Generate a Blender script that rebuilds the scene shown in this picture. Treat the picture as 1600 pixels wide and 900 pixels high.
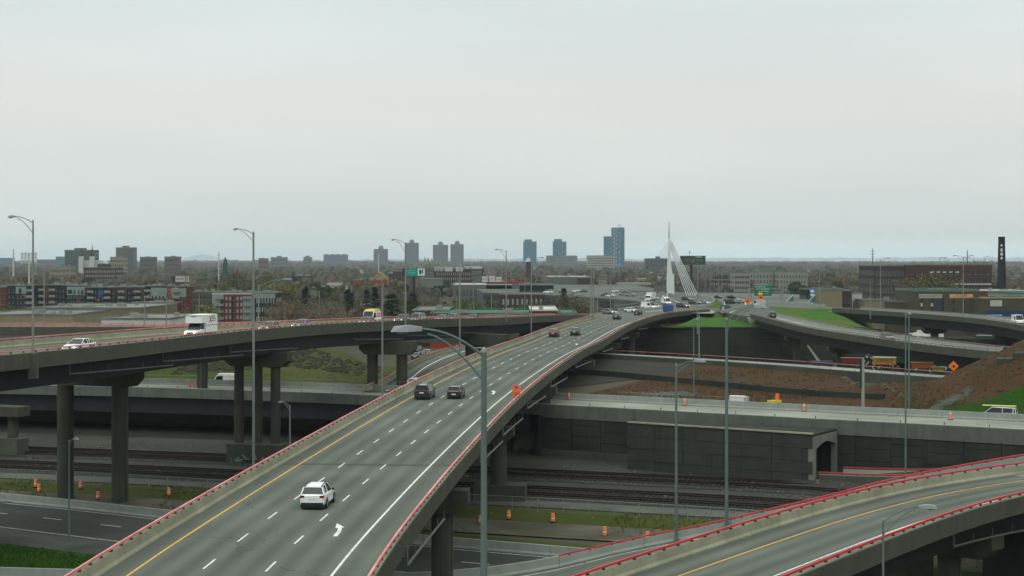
import bpy, bmesh, math, random
from math import sin, cos, pi, radians, hypot, atan2
from mathutils import Vector, noise
S = bpy.context.scene
for _o in list(bpy.data.objects): bpy.data.objects.remove(_o)
C = S.collection
RND = random.Random(7)

# ---------------------------------------------------------------- camera, sky, sun, exposure
CAMZ = 29.0; F = 2500.0                       # camera height; focal length in photo pixels (1600 wide)
cam = bpy.data.objects.new('camera', bpy.data.cameras.new('camera')); C.objects.link(cam)
cam.location = (0, 0, CAMZ); cam.rotation_euler = (pi/2, 0, 0)
cam.data.sensor_width = 36; cam.data.lens = 36*F/1600; cam.data.shift_y = -42/1600
cam.data.clip_start = 1; cam.data.clip_end = 80000
S.camera = cam
W_ = bpy.data.worlds.new('World'); S.world = W_; W_.use_nodes = True
nt = W_.node_tree; nt.nodes.clear()
def N(t, **k):
    n = nt.nodes.new(t)
    for a, b in k.items(): setattr(n, a, b)
    return n
out = N('ShaderNodeOutputWorld')
sky = N('ShaderNodeTexSky', sky_type='NISHITA', sun_disc=False, sun_elevation=radians(52), sun_rotation=radians(150), dust_density=6.0, air_density=1.6)
bg1 = N('ShaderNodeBackground'); bg1.inputs['Strength'].default_value = 0.05
nt.links.new(sky.outputs[0], bg1.inputs['Color'])
tc = N('ShaderNodeTexCoord'); sx = N('ShaderNodeSeparateXYZ'); nt.links.new(tc.outputs['Generated'], sx.inputs[0])
ramp = N('ShaderNodeValToRGB'); cr = ramp.color_ramp; cr.interpolation = 'EASE'
def lin(h):
    v = [int(h[i:i+2], 16)/255 for i in (0, 2, 4)]
    return tuple((c/12.92 if c <= .04045 else ((c+.055)/1.055)**2.4) for c in v)+(1,)
stops = [(0.0, 'd0d8d6'), (0.03, 'd6dcd9'), (0.062, 'dce0dd'), (0.10, 'e1e4e1'), (0.15, 'dce4e4'), (1.0, 'd9dcd5')]
cr.elements[0].position = stops[0][0]; cr.elements[0].color = lin(stops[0][1])
cr.elements[1].position = 1.0; cr.elements[1].color = lin(stops[-1][1])
for p, h in stops[1:-1]:
    e = cr.elements.new(p); e.color = lin(h)
nt.links.new(sx.outputs['Z'], ramp.inputs[0])
# soft cloud deck: very faint large mottling
mp = N('ShaderNodeMapping'); mp.inputs['Scale'].default_value = (2.2, 2.2, 16)
nz = N('ShaderNodeTexNoise'); nz.inputs['Scale'].default_value = 1.3; nz.inputs['Detail'].default_value = 4
nt.links.new(tc.outputs['Generated'], mp.inputs[0]); nt.links.new(mp.outputs[0], nz.inputs['Vector'])
mr = N('ShaderNodeMapRange'); mr.inputs['From Min'].default_value = .3; mr.inputs['From Max'].default_value = .7
mr.inputs['To Min'].default_value = .955; mr.inputs['To Max'].default_value = 1.045
nt.links.new(nz.outputs[0], mr.inputs[0])
# overcast sky: several times brighter overhead than near the horizon
mz = N('ShaderNodeMapRange', interpolation_type='SMOOTHSTEP'); mz.inputs['From Min'].default_value = .15; mz.inputs['From Max'].default_value = 1.0
mz.inputs['To Min'].default_value = 1.0; mz.inputs['To Max'].default_value = 2.55; nt.links.new(sx.outputs['Z'], mz.inputs[0])
ml = N('ShaderNodeMath', operation='MULTIPLY'); nt.links.new(mr.outputs[0], ml.inputs[0]); nt.links.new(mz.outputs[0], ml.inputs[1])
mm = N('ShaderNodeVectorMath', operation='SCALE'); nt.links.new(ramp.outputs[0], mm.inputs[0]); nt.links.new(ml.outputs[0], mm.inputs['Scale'])
bg2 = N('ShaderNodeBackground'); bg2.inputs['Strength'].default_value = 1.0
nt.links.new(mm.outputs[0], bg2.inputs['Color'])
add = N('ShaderNodeAddShader'); nt.links.new(bg1.outputs[0], add.inputs[0]); nt.links.new(bg2.outputs[0], add.inputs[1])
nt.links.new(add.outputs[0], out.inputs['Surface'])
bg1.inputs['Strength'].default_value = 0.004   # overcast: the blue sky barely gets through the cloud deck
sun = bpy.data.objects.new('sun', bpy.data.lights.new('sun', 'SUN')); C.objects.link(sun)
sun.data.energy = 0.6; sun.data.angle = radians(30); sun.data.color = (1, .985, .96)
sun.rotation_euler = (radians(38), 0, radians(-30)); sun.location = (0, 0, 300)
S.view_settings.view_transform = 'Standard'; S.view_settings.look = 'None'
S.view_settings.exposure = 0.0; S.view_settings.gamma = 1
S.render.engine = 'CYCLES'
S.cycles.max_bounces = 6; S.cycles.diffuse_bounces = 3; S.cycles.glossy_bounces = 2; S.cycles.transparent_max_bounces = 6
S.cycles.volume_bounces = 1

# ---------------------------------------------------------------- pixel <-> place
def PD(u, v, d): return ((u-800)*d/F, d, CAMZ-(v-408)*d/F)
def PZ(u, v, z):
    d = F*(CAMZ-z)/(v-408); return ((u-800)*d/F, d, z)

# ---------------------------------------------------------------- materials
MATS = {}
KEEP = set()
def mat(name, c1, c2=None, scale=1.0, rough=.85, detail=5, stretch=(1, 1, 1), bump=0.0, c3=None, scale3=.05, metal=0.0, spec=.06, coord='P', lo=.35, hi=.65, streak=0.0):
    """procedural: two colours mixed by noise, optional third large-scale patches (wear, dirt)"""
    if name in MATS: return MATS[name]
    m = bpy.data.materials.new(name); m.use_nodes = True; MATS[name] = m
    t = m.node_tree; b = t.nodes['Principled BSDF']
    b.inputs['Roughness'].default_value = rough; b.inputs['Metallic'].default_value = metal
    b.inputs['Specular IOR Level'].default_value = spec
    if c2 is None: c2 = tuple(x*.86 for x in c1[:3])
    if max(c1) < .42 and name not in KEEP: c1, c2, c3 = [None if c is None else (c[0]*.72, c[1]*.72, c[2]*.68) for c in (c1, c2, c3)]
    c1 = tuple(c1)+(1,)
    c2 = tuple(c2[:3])+(1,)
    def n(k): return t.nodes.new(k)
    if coord == 'P': src = n('ShaderNodeNewGeometry').outputs['Position']
    elif coord == 'UV': src = n('ShaderNodeTexCoord').outputs['UV']
    else: src = n('ShaderNodeTexCoord').outputs['Object']
    mp = n('ShaderNodeMapping'); mp.inputs['Scale'].default_value = stretch; t.links.new(src, mp.inputs[0])
    tx = n('ShaderNodeTexNoise'); tx.inputs['Scale'].default_value = scale; tx.inputs['Detail'].default_value = detail
    t.links.new(mp.outputs[0], tx.inputs['Vector'])
    rg = n('ShaderNodeMapRange'); rg.inputs['From Min'].default_value = lo; rg.inputs['From Max'].default_value = hi
    t.links.new(tx.outputs[0], rg.inputs[0])
    mx = n('ShaderNodeMix'); mx.data_type = 'RGBA'; mx.inputs['A'].default_value = c1; mx.inputs['B'].default_value = c2
    t.links.new(rg.outputs[0], mx.inputs['Factor']); col = mx.outputs['Result']
    if c3 is not None:
        t3 = n('ShaderNodeTexNoise'); t3.inputs['Scale'].default_value = scale3; t3.inputs['Detail'].default_value = 3
        t.links.new(src, t3.inputs['Vector'])
        r3 = n('ShaderNodeMapRange'); r3.inputs['From Min'].default_value = .47; r3.inputs['From Max'].default_value = .62
        t.links.new(t3.outputs[0], r3.inputs[0])
        m3 = n('ShaderNodeMix'); m3.data_type = 'RGBA'; t.links.new(r3.outputs[0], m3.inputs['Factor'])
        t.links.new(col, m3.inputs['A']); m3.inputs['B'].default_value = tuple(c3)+(1,); col = m3.outputs['Result']
    if streak:
        ms = n('ShaderNodeMapping'); ms.inputs['Scale'].default_value = (1.1, 1.1, .06); t.links.new(src, ms.inputs[0])
        ts = n('ShaderNodeTexNoise'); ts.inputs['Scale'].default_value = 1.6; ts.inputs['Detail'].default_value = 4
        t.links.new(ms.outputs[0], ts.inputs['Vector'])
        rs = n('ShaderNodeMapRange'); rs.inputs['From Min'].default_value = .5; rs.inputs['From Max'].default_value = .75
        rs.inputs['To Max'].default_value = streak; t.links.new(ts.outputs[0], rs.inputs[0])
        m4 = n('ShaderNodeMix'); m4.data_type = 'RGBA'; t.links.new(rs.outputs[0], m4.inputs['Factor'])
        t.links.new(col, m4.inputs['A']); m4.inputs['B'].default_value = tuple(x*.4 for x in c1[:3])+(1,); col = m4.outputs['Result']
    t.links.new(col, b.inputs['Base Color'])
    if bump:
        bp = n('ShaderNodeBump'); bp.inputs['Strength'].default_value = bump; bp.inputs['Distance'].default_value = .05
        t.links.new(tx.outputs[0], bp.inputs['Height']); t.links.new(bp.outputs[0], b.inputs['Normal'])
    return m
def flat(name, c, rough=.5, metal=0.0, spec=.4, emit=None, coat=0.0):
    if name in MATS: return MATS[name]
    m = mat(name, c, tuple(x*.93 for x in c), scale=3.0, rough=rough, metal=metal, spec=spec)
    b = m.node_tree.nodes['Principled BSDF']
    if coat: b.inputs['Coat Weight'].default_value = coat; b.inputs['Coat Roughness'].default_value = .08
    if emit:
        b.inputs['Emission Color'].default_value = tuple(c)+(1,); b.inputs['Emission Strength'].default_value = emit
    return m
G = lambda r, g, b: (r, g, b)
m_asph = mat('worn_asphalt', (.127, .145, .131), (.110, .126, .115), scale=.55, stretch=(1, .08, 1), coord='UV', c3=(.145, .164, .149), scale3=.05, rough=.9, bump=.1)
def wear(m, period=3.75, off=.0, k=.10, crack=.5):
    """lighter polished wheel paths, tar-sealed cracks and a few darker repair patches, in road coordinates"""
    t = m.node_tree; b = t.nodes['Principled BSDF']; col = b.inputs['Base Color'].links[0].from_socket
    n = lambda q: t.nodes.new(q)
    uv = n('ShaderNodeTexCoord').outputs['UV']; sp = n('ShaderNodeSeparateXYZ'); t.links.new(uv, sp.inputs[0])
    def ma(op, a, c=None):
        q = n('ShaderNodeMath'); q.operation = op
        for i, x in enumerate((a, c)):
            if x is None: continue
            if isinstance(x, (int, float)): q.inputs[i].default_value = x
            else: t.links.new(x, q.inputs[i])
        return q.outputs[0]
    w = ma('COSINE', ma('MULTIPLY', ma('ADD', sp.outputs[0], off), 4*pi/period))
    w = ma('MULTIPLY', w, k)
    ns = n('ShaderNodeTexNoise'); ns.inputs['Scale'].default_value = .12; t.links.new(uv, ns.inputs['Vector'])
    w = ma('ADD', ma('MULTIPLY', w, ns.outputs[0]), 1.0)
    vo = n('ShaderNodeTexVoronoi'); vo.feature = 'DISTANCE_TO_EDGE'; vo.inputs['Scale'].default_value = .16
    mpp = n('ShaderNodeMapping'); mpp.inputs['Scale'].default_value = (1, .45, 1); nn = n('ShaderNodeTexNoise'); nn.inputs['Scale'].default_value = 1.2
    t.links.new(uv, nn.inputs['Vector']); vm = n('ShaderNodeVectorMath'); vm.operation = 'MULTIPLY_ADD'; t.links.new(nn.outputs[1], vm.inputs[0]); vm.inputs[1].default_value = (1.4, 1.4, 0); t.links.new(uv, vm.inputs[2])
    t.links.new(vm.outputs[0], mpp.inputs[0]); t.links.new(mpp.outputs[0], vo.inputs['Vector'])
    cr_ = ma('LESS_THAN', vo.outputs['Distance'], .0032); n2 = n('ShaderNodeTexNoise'); n2.inputs['Scale'].default_value = .06; t.links.new(uv, n2.inputs['Vector'])
    cr_ = ma('MULTIPLY', cr_, ma('GREATER_THAN', n2.outputs[0], .52)); cr_ = ma('SUBTRACT', 1.0, ma('MULTIPLY', cr_, crack))
    f = ma('MULTIPLY', w, cr_)
    sc_ = n('ShaderNodeVectorMath'); sc_.operation = 'SCALE'; t.links.new(col, sc_.inputs[0]); t.links.new(f, sc_.inputs['Scale']); t.links.new(sc_.outputs[0], b.inputs['Base Color'])
wear(m_asph, off=.0, k=.30)
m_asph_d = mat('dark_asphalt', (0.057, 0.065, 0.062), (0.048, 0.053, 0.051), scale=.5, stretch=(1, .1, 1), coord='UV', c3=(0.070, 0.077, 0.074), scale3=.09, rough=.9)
m_conc_road = mat('pale_concrete_paving', (.27, .295, .265), (.22, .245, .225), scale=.5, stretch=(1, .12, 1), coord='UV', c3=(.33, .35, .32), scale3=.08)
m_conc = mat('light_concrete', (.34, .345, .265), (.285, .29, .22), scale=.7, rough=.9, streak=.25, bump=.15, c3=(.385, .385, .30), scale3=.2)
m_conc_new = mat('new_pale_concrete', (0.342, 0.380, 0.361), (0.294, 0.328, 0.314), scale=.6, rough=.9, streak=.15, bump=.1)
m_conc_dk = mat('weathered_concrete', (0.084, 0.090, 0.074), (0.068, 0.074, 0.060), scale=.5, rough=.92, streak=.35, bump=.15, c3=(0.095, 0.102, 0.084), scale3=.12)
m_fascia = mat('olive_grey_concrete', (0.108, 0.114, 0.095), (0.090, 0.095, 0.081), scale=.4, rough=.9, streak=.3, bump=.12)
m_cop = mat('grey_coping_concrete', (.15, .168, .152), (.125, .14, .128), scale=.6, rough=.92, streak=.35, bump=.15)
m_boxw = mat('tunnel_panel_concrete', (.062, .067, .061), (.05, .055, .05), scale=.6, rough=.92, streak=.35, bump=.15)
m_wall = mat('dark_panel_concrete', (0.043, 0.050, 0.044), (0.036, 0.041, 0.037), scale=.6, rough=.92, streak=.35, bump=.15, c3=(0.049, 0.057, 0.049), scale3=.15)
m_girder = mat('dark_painted_steel', (0.024, 0.030, 0.036), (0.020, 0.025, 0.030), scale=.4, rough=.6, spec=.3, streak=.2)
m_rail = mat('faded_red_steel', (.54, .20, .20), (.46, .155, .16), scale=.7, rough=.55, c3=(.58, .27, .26), scale3=.25)
m_rail2 = mat('bright_red_steel', (.50, .055, .065), (.42, .045, .055), scale=.7, rough=.5)
m_post = mat('grey_post_steel', (.11, .12, .12), scale=2, rough=.6)
m_galv = mat('galvanised_steel', (.30, .335, .33), (.25, .285, .28), scale=.8, rough=.5, metal=.15)
m_pole = mat('green_grey_pole', (.17, .235, .225), (.14, .20, .19), scale=.5, rough=.5, metal=.1)
m_pipe = mat('drain_pipe_steel', (.15, .165, .16), scale=1, rough=.5)
m_white = mat('white_line_paint', (.58, .60, .57), (.30, .32, .30), scale=2.6, rough=.8, lo=.5, hi=.72)
m_yell = mat('orange_yellow_line_paint', (.62, .33, .05), (.34, .21, .07), scale=2.2, rough=.8, lo=.5, hi=.72)
m_grass = mat('fresh_green_grass', (0.022, 0.080, 0.005), (0.016, 0.055, 0.005), scale=.6, rough=1, bump=.5, c3=(0.035, 0.071, 0.007), scale3=.1)
m_grass2 = mat('dull_spring_grass', (0.056, 0.079, 0.014), (0.044, 0.058, 0.012), scale=.35, rough=1, bump=.5, c3=(0.070, 0.077, 0.023), scale3=.06)
m_soil = mat('bare_brown_soil', (0.079, 0.043, 0.022), (0.063, 0.036, 0.019), scale=.5, rough=1, bump=.6, c3=(0.064, 0.041, 0.023), scale3=.12, detail=9)
m_grav = mat('grey_gravel', (0.061, 0.063, 0.058), (0.045, 0.047, 0.043), scale=1.6, rough=1, detail=10, bump=.5, c3=(0.072, 0.073, 0.066), scale3=.09)
m_ballast = mat('railway_ballast', (0.069, 0.070, 0.066), (0.028, 0.029, 0.028), scale=4.5, rough=1, detail=12, bump=.9, c3=(0.042, 0.043, 0.041), scale3=.1, lo=.42, hi=.6)
m_dust = mat('dusty_track', (0.132, 0.128, 0.102), (0.092, 0.090, 0.072), scale=.5, stretch=(.35, 1, 1), rough=1, c3=(0.072, 0.074, 0.052), scale3=.1)
m_railst = mat('rusty_rail_steel', (.030, .022, .020), (.022, .017, .015), scale=2, rough=.6)
m_tie = mat('dark_timber_tie', (.052, .050, .046), scale=3, rough=.95)
m_rubber = flat('tyre_rubber', (.018, .018, .019), rough=.85)
m_rim = flat('alloy_rim', (.40, .41, .42), rough=.35, metal=.6)
m_glass = flat('tinted_car_glass', (.012, .018, .018), rough=.12, spec=.3)
m_glass_b = flat('building_glass', (.030, .040, .046), rough=.15, spec=.6)
m_black = flat('black_trim', (.02, .02, .022), rough=.6)
m_red_l = flat('red_tail_lamp', (.22, .012, .014), rough=.2)
m_head = flat('lit_head_lamp', (1.0, .95, .82), rough=.3, emit=2.5)
m_plate = flat('licence_plate', (.62, .64, .66))
m_barrel = flat('orange_barrel', (.80, .17, .03), rough=.5)
m_reflw = flat('white_reflective_band', (.70, .68, .62), rough=.4)
m_orange = flat('orange_sign_face', (.72, .16, .015), rough=.5)
m_lum = flat('luminaire_housing', (.30, .32, .345), rough=.4, metal=.2)
m_lens = flat('luminaire_lens', (.20, .28, .26), rough=.2)
m_stone = mat('pale_riprap_stone', (.20, .21, .18), (.11, .115, .10), scale=1.5, rough=1)

# ---------------------------------------------------------------- object helpers
def ob(name, me, parent=None, loc=None, rz=None):
    o = bpy.data.objects.new(name, me); C.objects.link(o)
    if parent: o.parent = parent
    if loc is not None: o.location = loc
    if rz is not None: o.rotation_euler = (0, 0, rz)
    return o
def tag(o, label=None, cat=None, group=None, kind=None):
    if label: o['label'] = label
    if cat: o['category'] = cat
    if group: o['group'] = group
    if kind: o['kind'] = kind
    return o
def thing(name, label, cat, loc=(0, 0, 0), rz=0, group=None):
    return tag(ob(name, None, None, loc, rz), label, cat, group)
def copy_tree(o, parent=None):
    c = o.copy(); C.objects.link(c); c.parent = parent
    for ch in list(KIDS.get(o.name, ())) or o.children: copy_tree(ch, c)
    return c
KIDS = {}
class MB:
    """collects geometry for ONE mesh object"""
    def __init__(s): s.v = []; s.f = []; s.uv = {}; s.mi = []; s.cm = 0
    def quad(s, a, b, c, d): s.poly([a, b, c, d])
    def poly(s, ps, uv=None):
        i = len(s.v); s.v += [tuple(p) for p in ps]; s.f.append(tuple(range(i, i+len(ps)))); s.mi.append(s.cm)
        if uv: s.uv[len(s.f)-1] = uv
    def box(s, x0, x1, y0, y1, z0, z1):
        i = len(s.v)
        s.v += [(x0, y0, z0), (x1, y0, z0), (x1, y1, z0), (x0, y1, z0), (x0, y0, z1), (x1, y0, z1), (x1, y1, z1), (x0, y1, z1)]
        for f in ((0, 3, 2, 1), (4, 5, 6, 7), (0, 1, 5, 4), (1, 2, 6, 5), (2, 3, 7, 6), (3, 0, 4, 7)):
            s.f.append(tuple(i+k for k in f)); s.mi.append(s.cm)
    def obox(s, c, ax, ay, hx, hy, z0, z1):
        """box with horizontal axes ax, ay"""
        i = len(s.v)
        for z in (z0, z1):
            for sx_, sy_ in ((-1, -1), (1, -1), (1, 1), (-1, 1)):
                s.v.append((c[0]+ax[0]*hx*sx_+ay[0]*hy*sy_, c[1]+ax[1]*hx*sx_+ay[1]*hy*sy_, z))
        for f in ((0, 3, 2, 1), (4, 5, 6, 7), (0, 1, 5, 4), (1, 2, 6, 5), (2, 3, 7, 6), (3, 0, 4, 7)):
            s.f.append(tuple(i+k for k in f)); s.mi.append(s.cm)
    def tube(s, pts, r, n=8, cap=True):
        pts = [Vector(p) for p in pts]
        rr = r if isinstance(r, (list, tuple)) else [r]*len(pts)
        i0 = len(s.v)
        for k, p in enumerate(pts):
            t = (pts[min(k+1, len(pts)-1)]-pts[max(k-1, 0)]).normalized()
            up = Vector((0, 0, 1)) if abs(t.z) < .95 else Vector((1, 0, 0))
            a = t.cross(up).normalized(); b = a.cross(t)
            for j in range(n):
                q = p+(a*cos(2*pi*j/n)+b*sin(2*pi*j/n))*rr[k]; s.v.append(tuple(q))
        for k in range(len(pts)-1):
            for j in range(n):
                a0 = i0+k*n+j; a1 = i0+k*n+(j+1) % n
                s.f.append((a0, a0+n, a1+n, a1)); s.mi.append(s.cm)
        if cap:
            s.f.append(tuple(i0+j for j in range(n))); s.mi.append(s.cm)
            s.f.append(tuple(i0+(len(pts)-1)*n+j for j in reversed(range(n)))); s.mi.append(s.cm)
    def loft(s, rings, cap=True):
        n = len(rings[0]); i0 = len(s.v)
        for r in rings: s.v += [tuple(p) for p in r]
        for k in range(len(rings)-1):
            for j in range(n):
                a = i0+k*n+j; b = i0+k*n+(j+1) % n
                s.f.append((a, b, b+n, a+n)); s.mi.append(s.cm)
        if cap:
            s.f.append(tuple(i0+j for j in reversed(range(n)))); s.mi.append(s.cm)
            s.f.append(tuple(i0+(len(rings)-1)*n+j for j in range(n))); s.mi.append(s.cm)
    def mesh(s, name, m, smooth=False, fix=False):
        me = bpy.data.meshes.new(name); me.from_pydata(s.v, [], s.f)
        for x in (m if isinstance(m, (list, tuple)) else [m]): me.materials.append(x)
        if isinstance(m, (list, tuple)): me.polygons.foreach_set('material_index', s.mi)
        if smooth: me.polygons.foreach_set('use_smooth', [True]*len(me.polygons))
        if s.uv:
            ul = me.uv_layers.new(name='UVMap')
            for fi, uvs in s.uv.items():
                ls = me.polygons[fi].loop_start
                for k, q in enumerate(uvs): ul.data[ls+k].uv = q
        if fix:
            b = bmesh.new(); b.from_mesh(me); bmesh.ops.recalc_face_normals(b, faces=b.faces); b.to_mesh(me); b.free()
        me.update(); return me
    def build(s, name, m, parent=None, loc=None, rz=None, smooth=False, fix=True):
        return ob(name, s.mesh(name, m, smooth, fix), parent, loc, rz)

# ---------------------------------------------------------------- paths
class Path:
    def __init__(s, pts, step=1.0):
        pts = [Vector(p) for p in pts]; P = [pts[0]*2-pts[1]]+pts+[pts[-1]*2-pts[-2]]
        d = []
        for i in range(1, len(P)-2):
            p0, p1, p2, p3 = P[i-1:i+3]
            n = max(2, int((p2-p1).length/step))
            for k in range(n):
                t = k/n
                d.append(.5*((2*p1)+(p2-p0)*t+(2*p0-5*p1+4*p2-p3)*t*t+(3*p1-p0-3*p2+p3)*t**3))
        d.append(pts[-1])
        for _ in range(12):                    # smooth out measuring jitter
            d = [d[0]]+[(d[i-1]+d[i]*2+d[i+1])/4 for i in range(1, len(d)-1)]+[d[-1]]
        s.p = d; s.c = [0.0]
        for a, b in zip(d, d[1:]): s.c.append(s.c[-1]+hypot(b.x-a.x, b.y-a.y))
        s.L = s.c[-1]
    def at(s, q):
        import bisect
        q = max(0.0, min(s.L, q)); i = min(len(s.p)-2, max(0, bisect.bisect_right(s.c, q)-1))
        a, b = s.p[i], s.p[i+1]; t = (q-s.c[i])/max(1e-6, s.c[i+1]-s.c[i])
        j0 = max(0, i-2); j1 = min(len(s.p)-1, i+3)
        tg = (s.p[j1]-s.p[j0]); tg.z = 0; tg.normalize()
        return a.lerp(b, t), tg
    def off(s, q, lat, dz=0.0):
        p, t = s.at(q); return Vector((p.x+t.y*lat, p.y-t.x*lat, p.z+dz))
    def ang(s, q):
        t = s.at(q)[1]; return atan2(t.y, t.x)
    def s_at_y(s, y):
        for i, p in enumerate(s.p):
            if p.y >= y: return s.c[i]
        return s.L
    def near(s, x, y):
        i = min(range(len(s.p)), key=lambda k: (s.p[k].x-x)**2+(s.p[k].y-y)**2); return s.c[i]
def sweep(name, path, prof, m, parent=None, s0=0, s1=None, step=3.0, cap=True, mb=None, uvs=True):
    """closed profile (list of (lat,dz) or function of s) swept along a path"""
    s1 = path.L if s1 is None else s1
    n = max(1, int(math.ceil((s1-s0)/step)))
    own = mb is None; mb = mb or MB(); rings = []; lats = []
    for k in range(n+1):
        q = s0+(s1-s0)*k/n; pr = prof(q) if callable(prof) else prof
        rings.append([path.off(q, l, dz) for l, dz in pr]); lats.append((q, [l for l, _ in pr]))
    i0 = len(mb.v); k_ = len(rings[0])
    for r in rings: mb.v += [tuple(p) for p in r]
    for k in range(n):
        for j in range(k_):
            j2 = (j+1) % k_
            mb.f.append((i0+k*k_+j, i0+k*k_+j2, i0+(k+1)*k_+j2, i0+(k+1)*k_+j)); mb.mi.append(mb.cm)
            mb.uv[len(mb.f)-1] = [(lats[k][1][j], lats[k][0]), (lats[k][1][j2], lats[k][0]), (lats[k+1][1][j2], lats[k+1][0]), (lats[k+1][1][j], lats[k+1][0])]
    if cap:
        mb.f.append(tuple(i0+j for j in range(k_))); mb.mi.append(mb.cm)
        mb.f.append(tuple(i0+n*k_+j for j in reversed(range(k_)))); mb.mi.append(mb.cm)
    if own: return mb.build(name, m, parent)
def sheet(name, path, l0, l1, dz, m, parent=None, s0=0, s1=None, step=3.0):
    """flat ribbon laid on a surface (l0,l1 numbers or functions of s)"""
    s1 = path.L if s1 is None else s1; n = max(1, int(math.ceil((s1-s0)/step))); mb = MB()
    f0 = l0 if callable(l0) else (lambda q: l0); f1 = l1 if callable(l1) else (lambda q: l1)
    for k in range(n):
        a = s0+(s1-s0)*k/n; b = s0+(s1-s0)*(k+1)/n
        mb.poly([path.off(a, f0(a), dz), path.off(a, f1(a), dz), path.off(b, f1(b), dz), path.off(b, f0(b), dz)],
                uv=[(f0(a), a), (f1(a), a), (f1(b), b), (f0(b), b)])
    return mb.build(name, m, parent, fix=False)
def dashes(path, lat, s_first, period, length, width, dz, m, parent, s0, s1, name='lane_dash'):
    q = s_first
    while q > s0: q -= period
    while q < s1:
        if q-length/2 > s0 and q+length/2 < s1:
            sheet(name, path, lat-width/2, lat+width/2, dz, m, parent, q-length/2, q+length/2, 3)
        q += period
def interp(tab):
    def f(q):
        if q <= tab[0][0]: return tab[0][1]
        for (a, x), (b, y) in zip(tab, tab[1:]):
            if q <= b: return x+(y-x)*(q-a)/(b-a)
        return tab[-1][1]
    return f
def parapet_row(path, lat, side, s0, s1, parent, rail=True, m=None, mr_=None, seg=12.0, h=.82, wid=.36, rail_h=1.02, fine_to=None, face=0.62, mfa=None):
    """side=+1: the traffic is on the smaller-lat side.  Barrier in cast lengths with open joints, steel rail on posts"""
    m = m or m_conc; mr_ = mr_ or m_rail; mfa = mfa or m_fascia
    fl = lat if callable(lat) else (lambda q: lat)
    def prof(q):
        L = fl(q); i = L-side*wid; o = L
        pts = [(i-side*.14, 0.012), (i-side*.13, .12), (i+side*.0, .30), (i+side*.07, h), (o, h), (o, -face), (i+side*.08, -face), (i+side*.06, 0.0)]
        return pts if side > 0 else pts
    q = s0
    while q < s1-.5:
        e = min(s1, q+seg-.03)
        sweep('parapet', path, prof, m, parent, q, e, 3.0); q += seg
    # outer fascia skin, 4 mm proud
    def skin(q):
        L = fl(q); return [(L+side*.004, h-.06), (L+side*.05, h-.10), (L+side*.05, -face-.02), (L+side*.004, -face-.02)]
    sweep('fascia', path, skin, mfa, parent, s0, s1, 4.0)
    if rail:
        def rp(q):
            L = fl(q)-side*.16; return [(L-.07, rail_h-.06), (L+.07, rail_h-.06), (L+.07, rail_h+.075), (L-.07, rail_h+.075)]
        sweep('rail', path, rp, mr_, parent, s0, s1, 3.0)
        me = bpy.data.meshes.get('post_mesh')
        if me is None:
            b = MB(); b.box(-.045, .045, -.11, .11, 0, .03); b.box(-.02, .02, -.085, .085, .03, .2); b.box(-.07, .07, -.085, -.065, .03, .2); b.box(-.07, .07, .065, .085, .03, .2)
            me = b.mesh('post_mesh', m_post)
        q = s0+1; k = 0; rest = MB()
        ft = fine_to if fine_to is not None else s1
        while q < s1:
            p = path.off(q, fl(q)-side*.16, h)
            if q < ft and k < 290:
                o = ob('rail_post', me, parent, p, path.ang(q)); o.scale = (1, 1, (rail_h-.06-h)/.2); k += 1
            else: rest.box(p.x-.06, p.x+.06, p.y-.06, p.y+.06, p.z, p.z+rail_h-.06-h)
            q += 2.0
        if rest.v: tag(rest.build('rail_posts', m_post, parent, fix=False), kind='stuff')
def pier(path, q, lats, ztop_dz, capl0, capl1, parent, r=.9, capd=2.0, capw=1.1, zb=0.0, m=None, block=None):
    m = m or m_conc_dk
    p, t = path.at(q); n = Vector((t.y, -t.x, 0)); zt = p.z+ztop_dz; b = MB()
    A = [(capl0, zt), (capl1, zt), (capl1, zt-capd*.55), (capl1-1.0, zt-capd), (capl0+1.0, zt-capd), (capl0, zt-capd*.55)]
    rings = [[(p.x+n.x*l+t.x*w, p.y+n.y*l+t.y*w, z) for l, z in A] for w in (-capw, capw)]
    b.loft(rings); o = b.build('pier_cap', m, parent)
    for l in lats:
        c = p+n*l; b = MB(); b.tube([(c.x, c.y, zb-.5), (c.x, c.y, zt-capd+.02)], r, 20)
        b.build('column', m, o, smooth=False)
        b = MB(); b.tube([(c.x+n.x*(r+.09), c.y+n.y*(r+.09), zb), (c.x+n.x*(r+.09), c.y+n.y*(r+.09), zt-capd+.4)], .08, 6); b.build('downpipe', m_pipe, o)
    if block:
        l0, l1, zt2 = block; b = MB(); c = p+n*((l0+l1)/2); b.obox(c, n, t, (l1-l0)/2, 1.5, zb-.5, zt2); b.build('crash_wall', m, o)
    return o
def drain(path, lat, dz, s0, s1, parent):
    b = MB(); n = max(2, int((s1-s0)/4)); pts = [path.off(s0+(s1-s0)*k/n, lat, dz-.6*k/n) for k in range(n+1)]
    b.tube(pts, .09, 6)
    for k in range(n+1):
        p = pts[k]; b.box(p.x-.03, p.x+.03, p.y-.03, p.y+.03, p.z, p.z+.7)
    b.tube([pts[0], pts[0]+Vector((0, 0, 1.2))], .09, 6)
    b.build('drain_pipe', m_pipe, parent)
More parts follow.
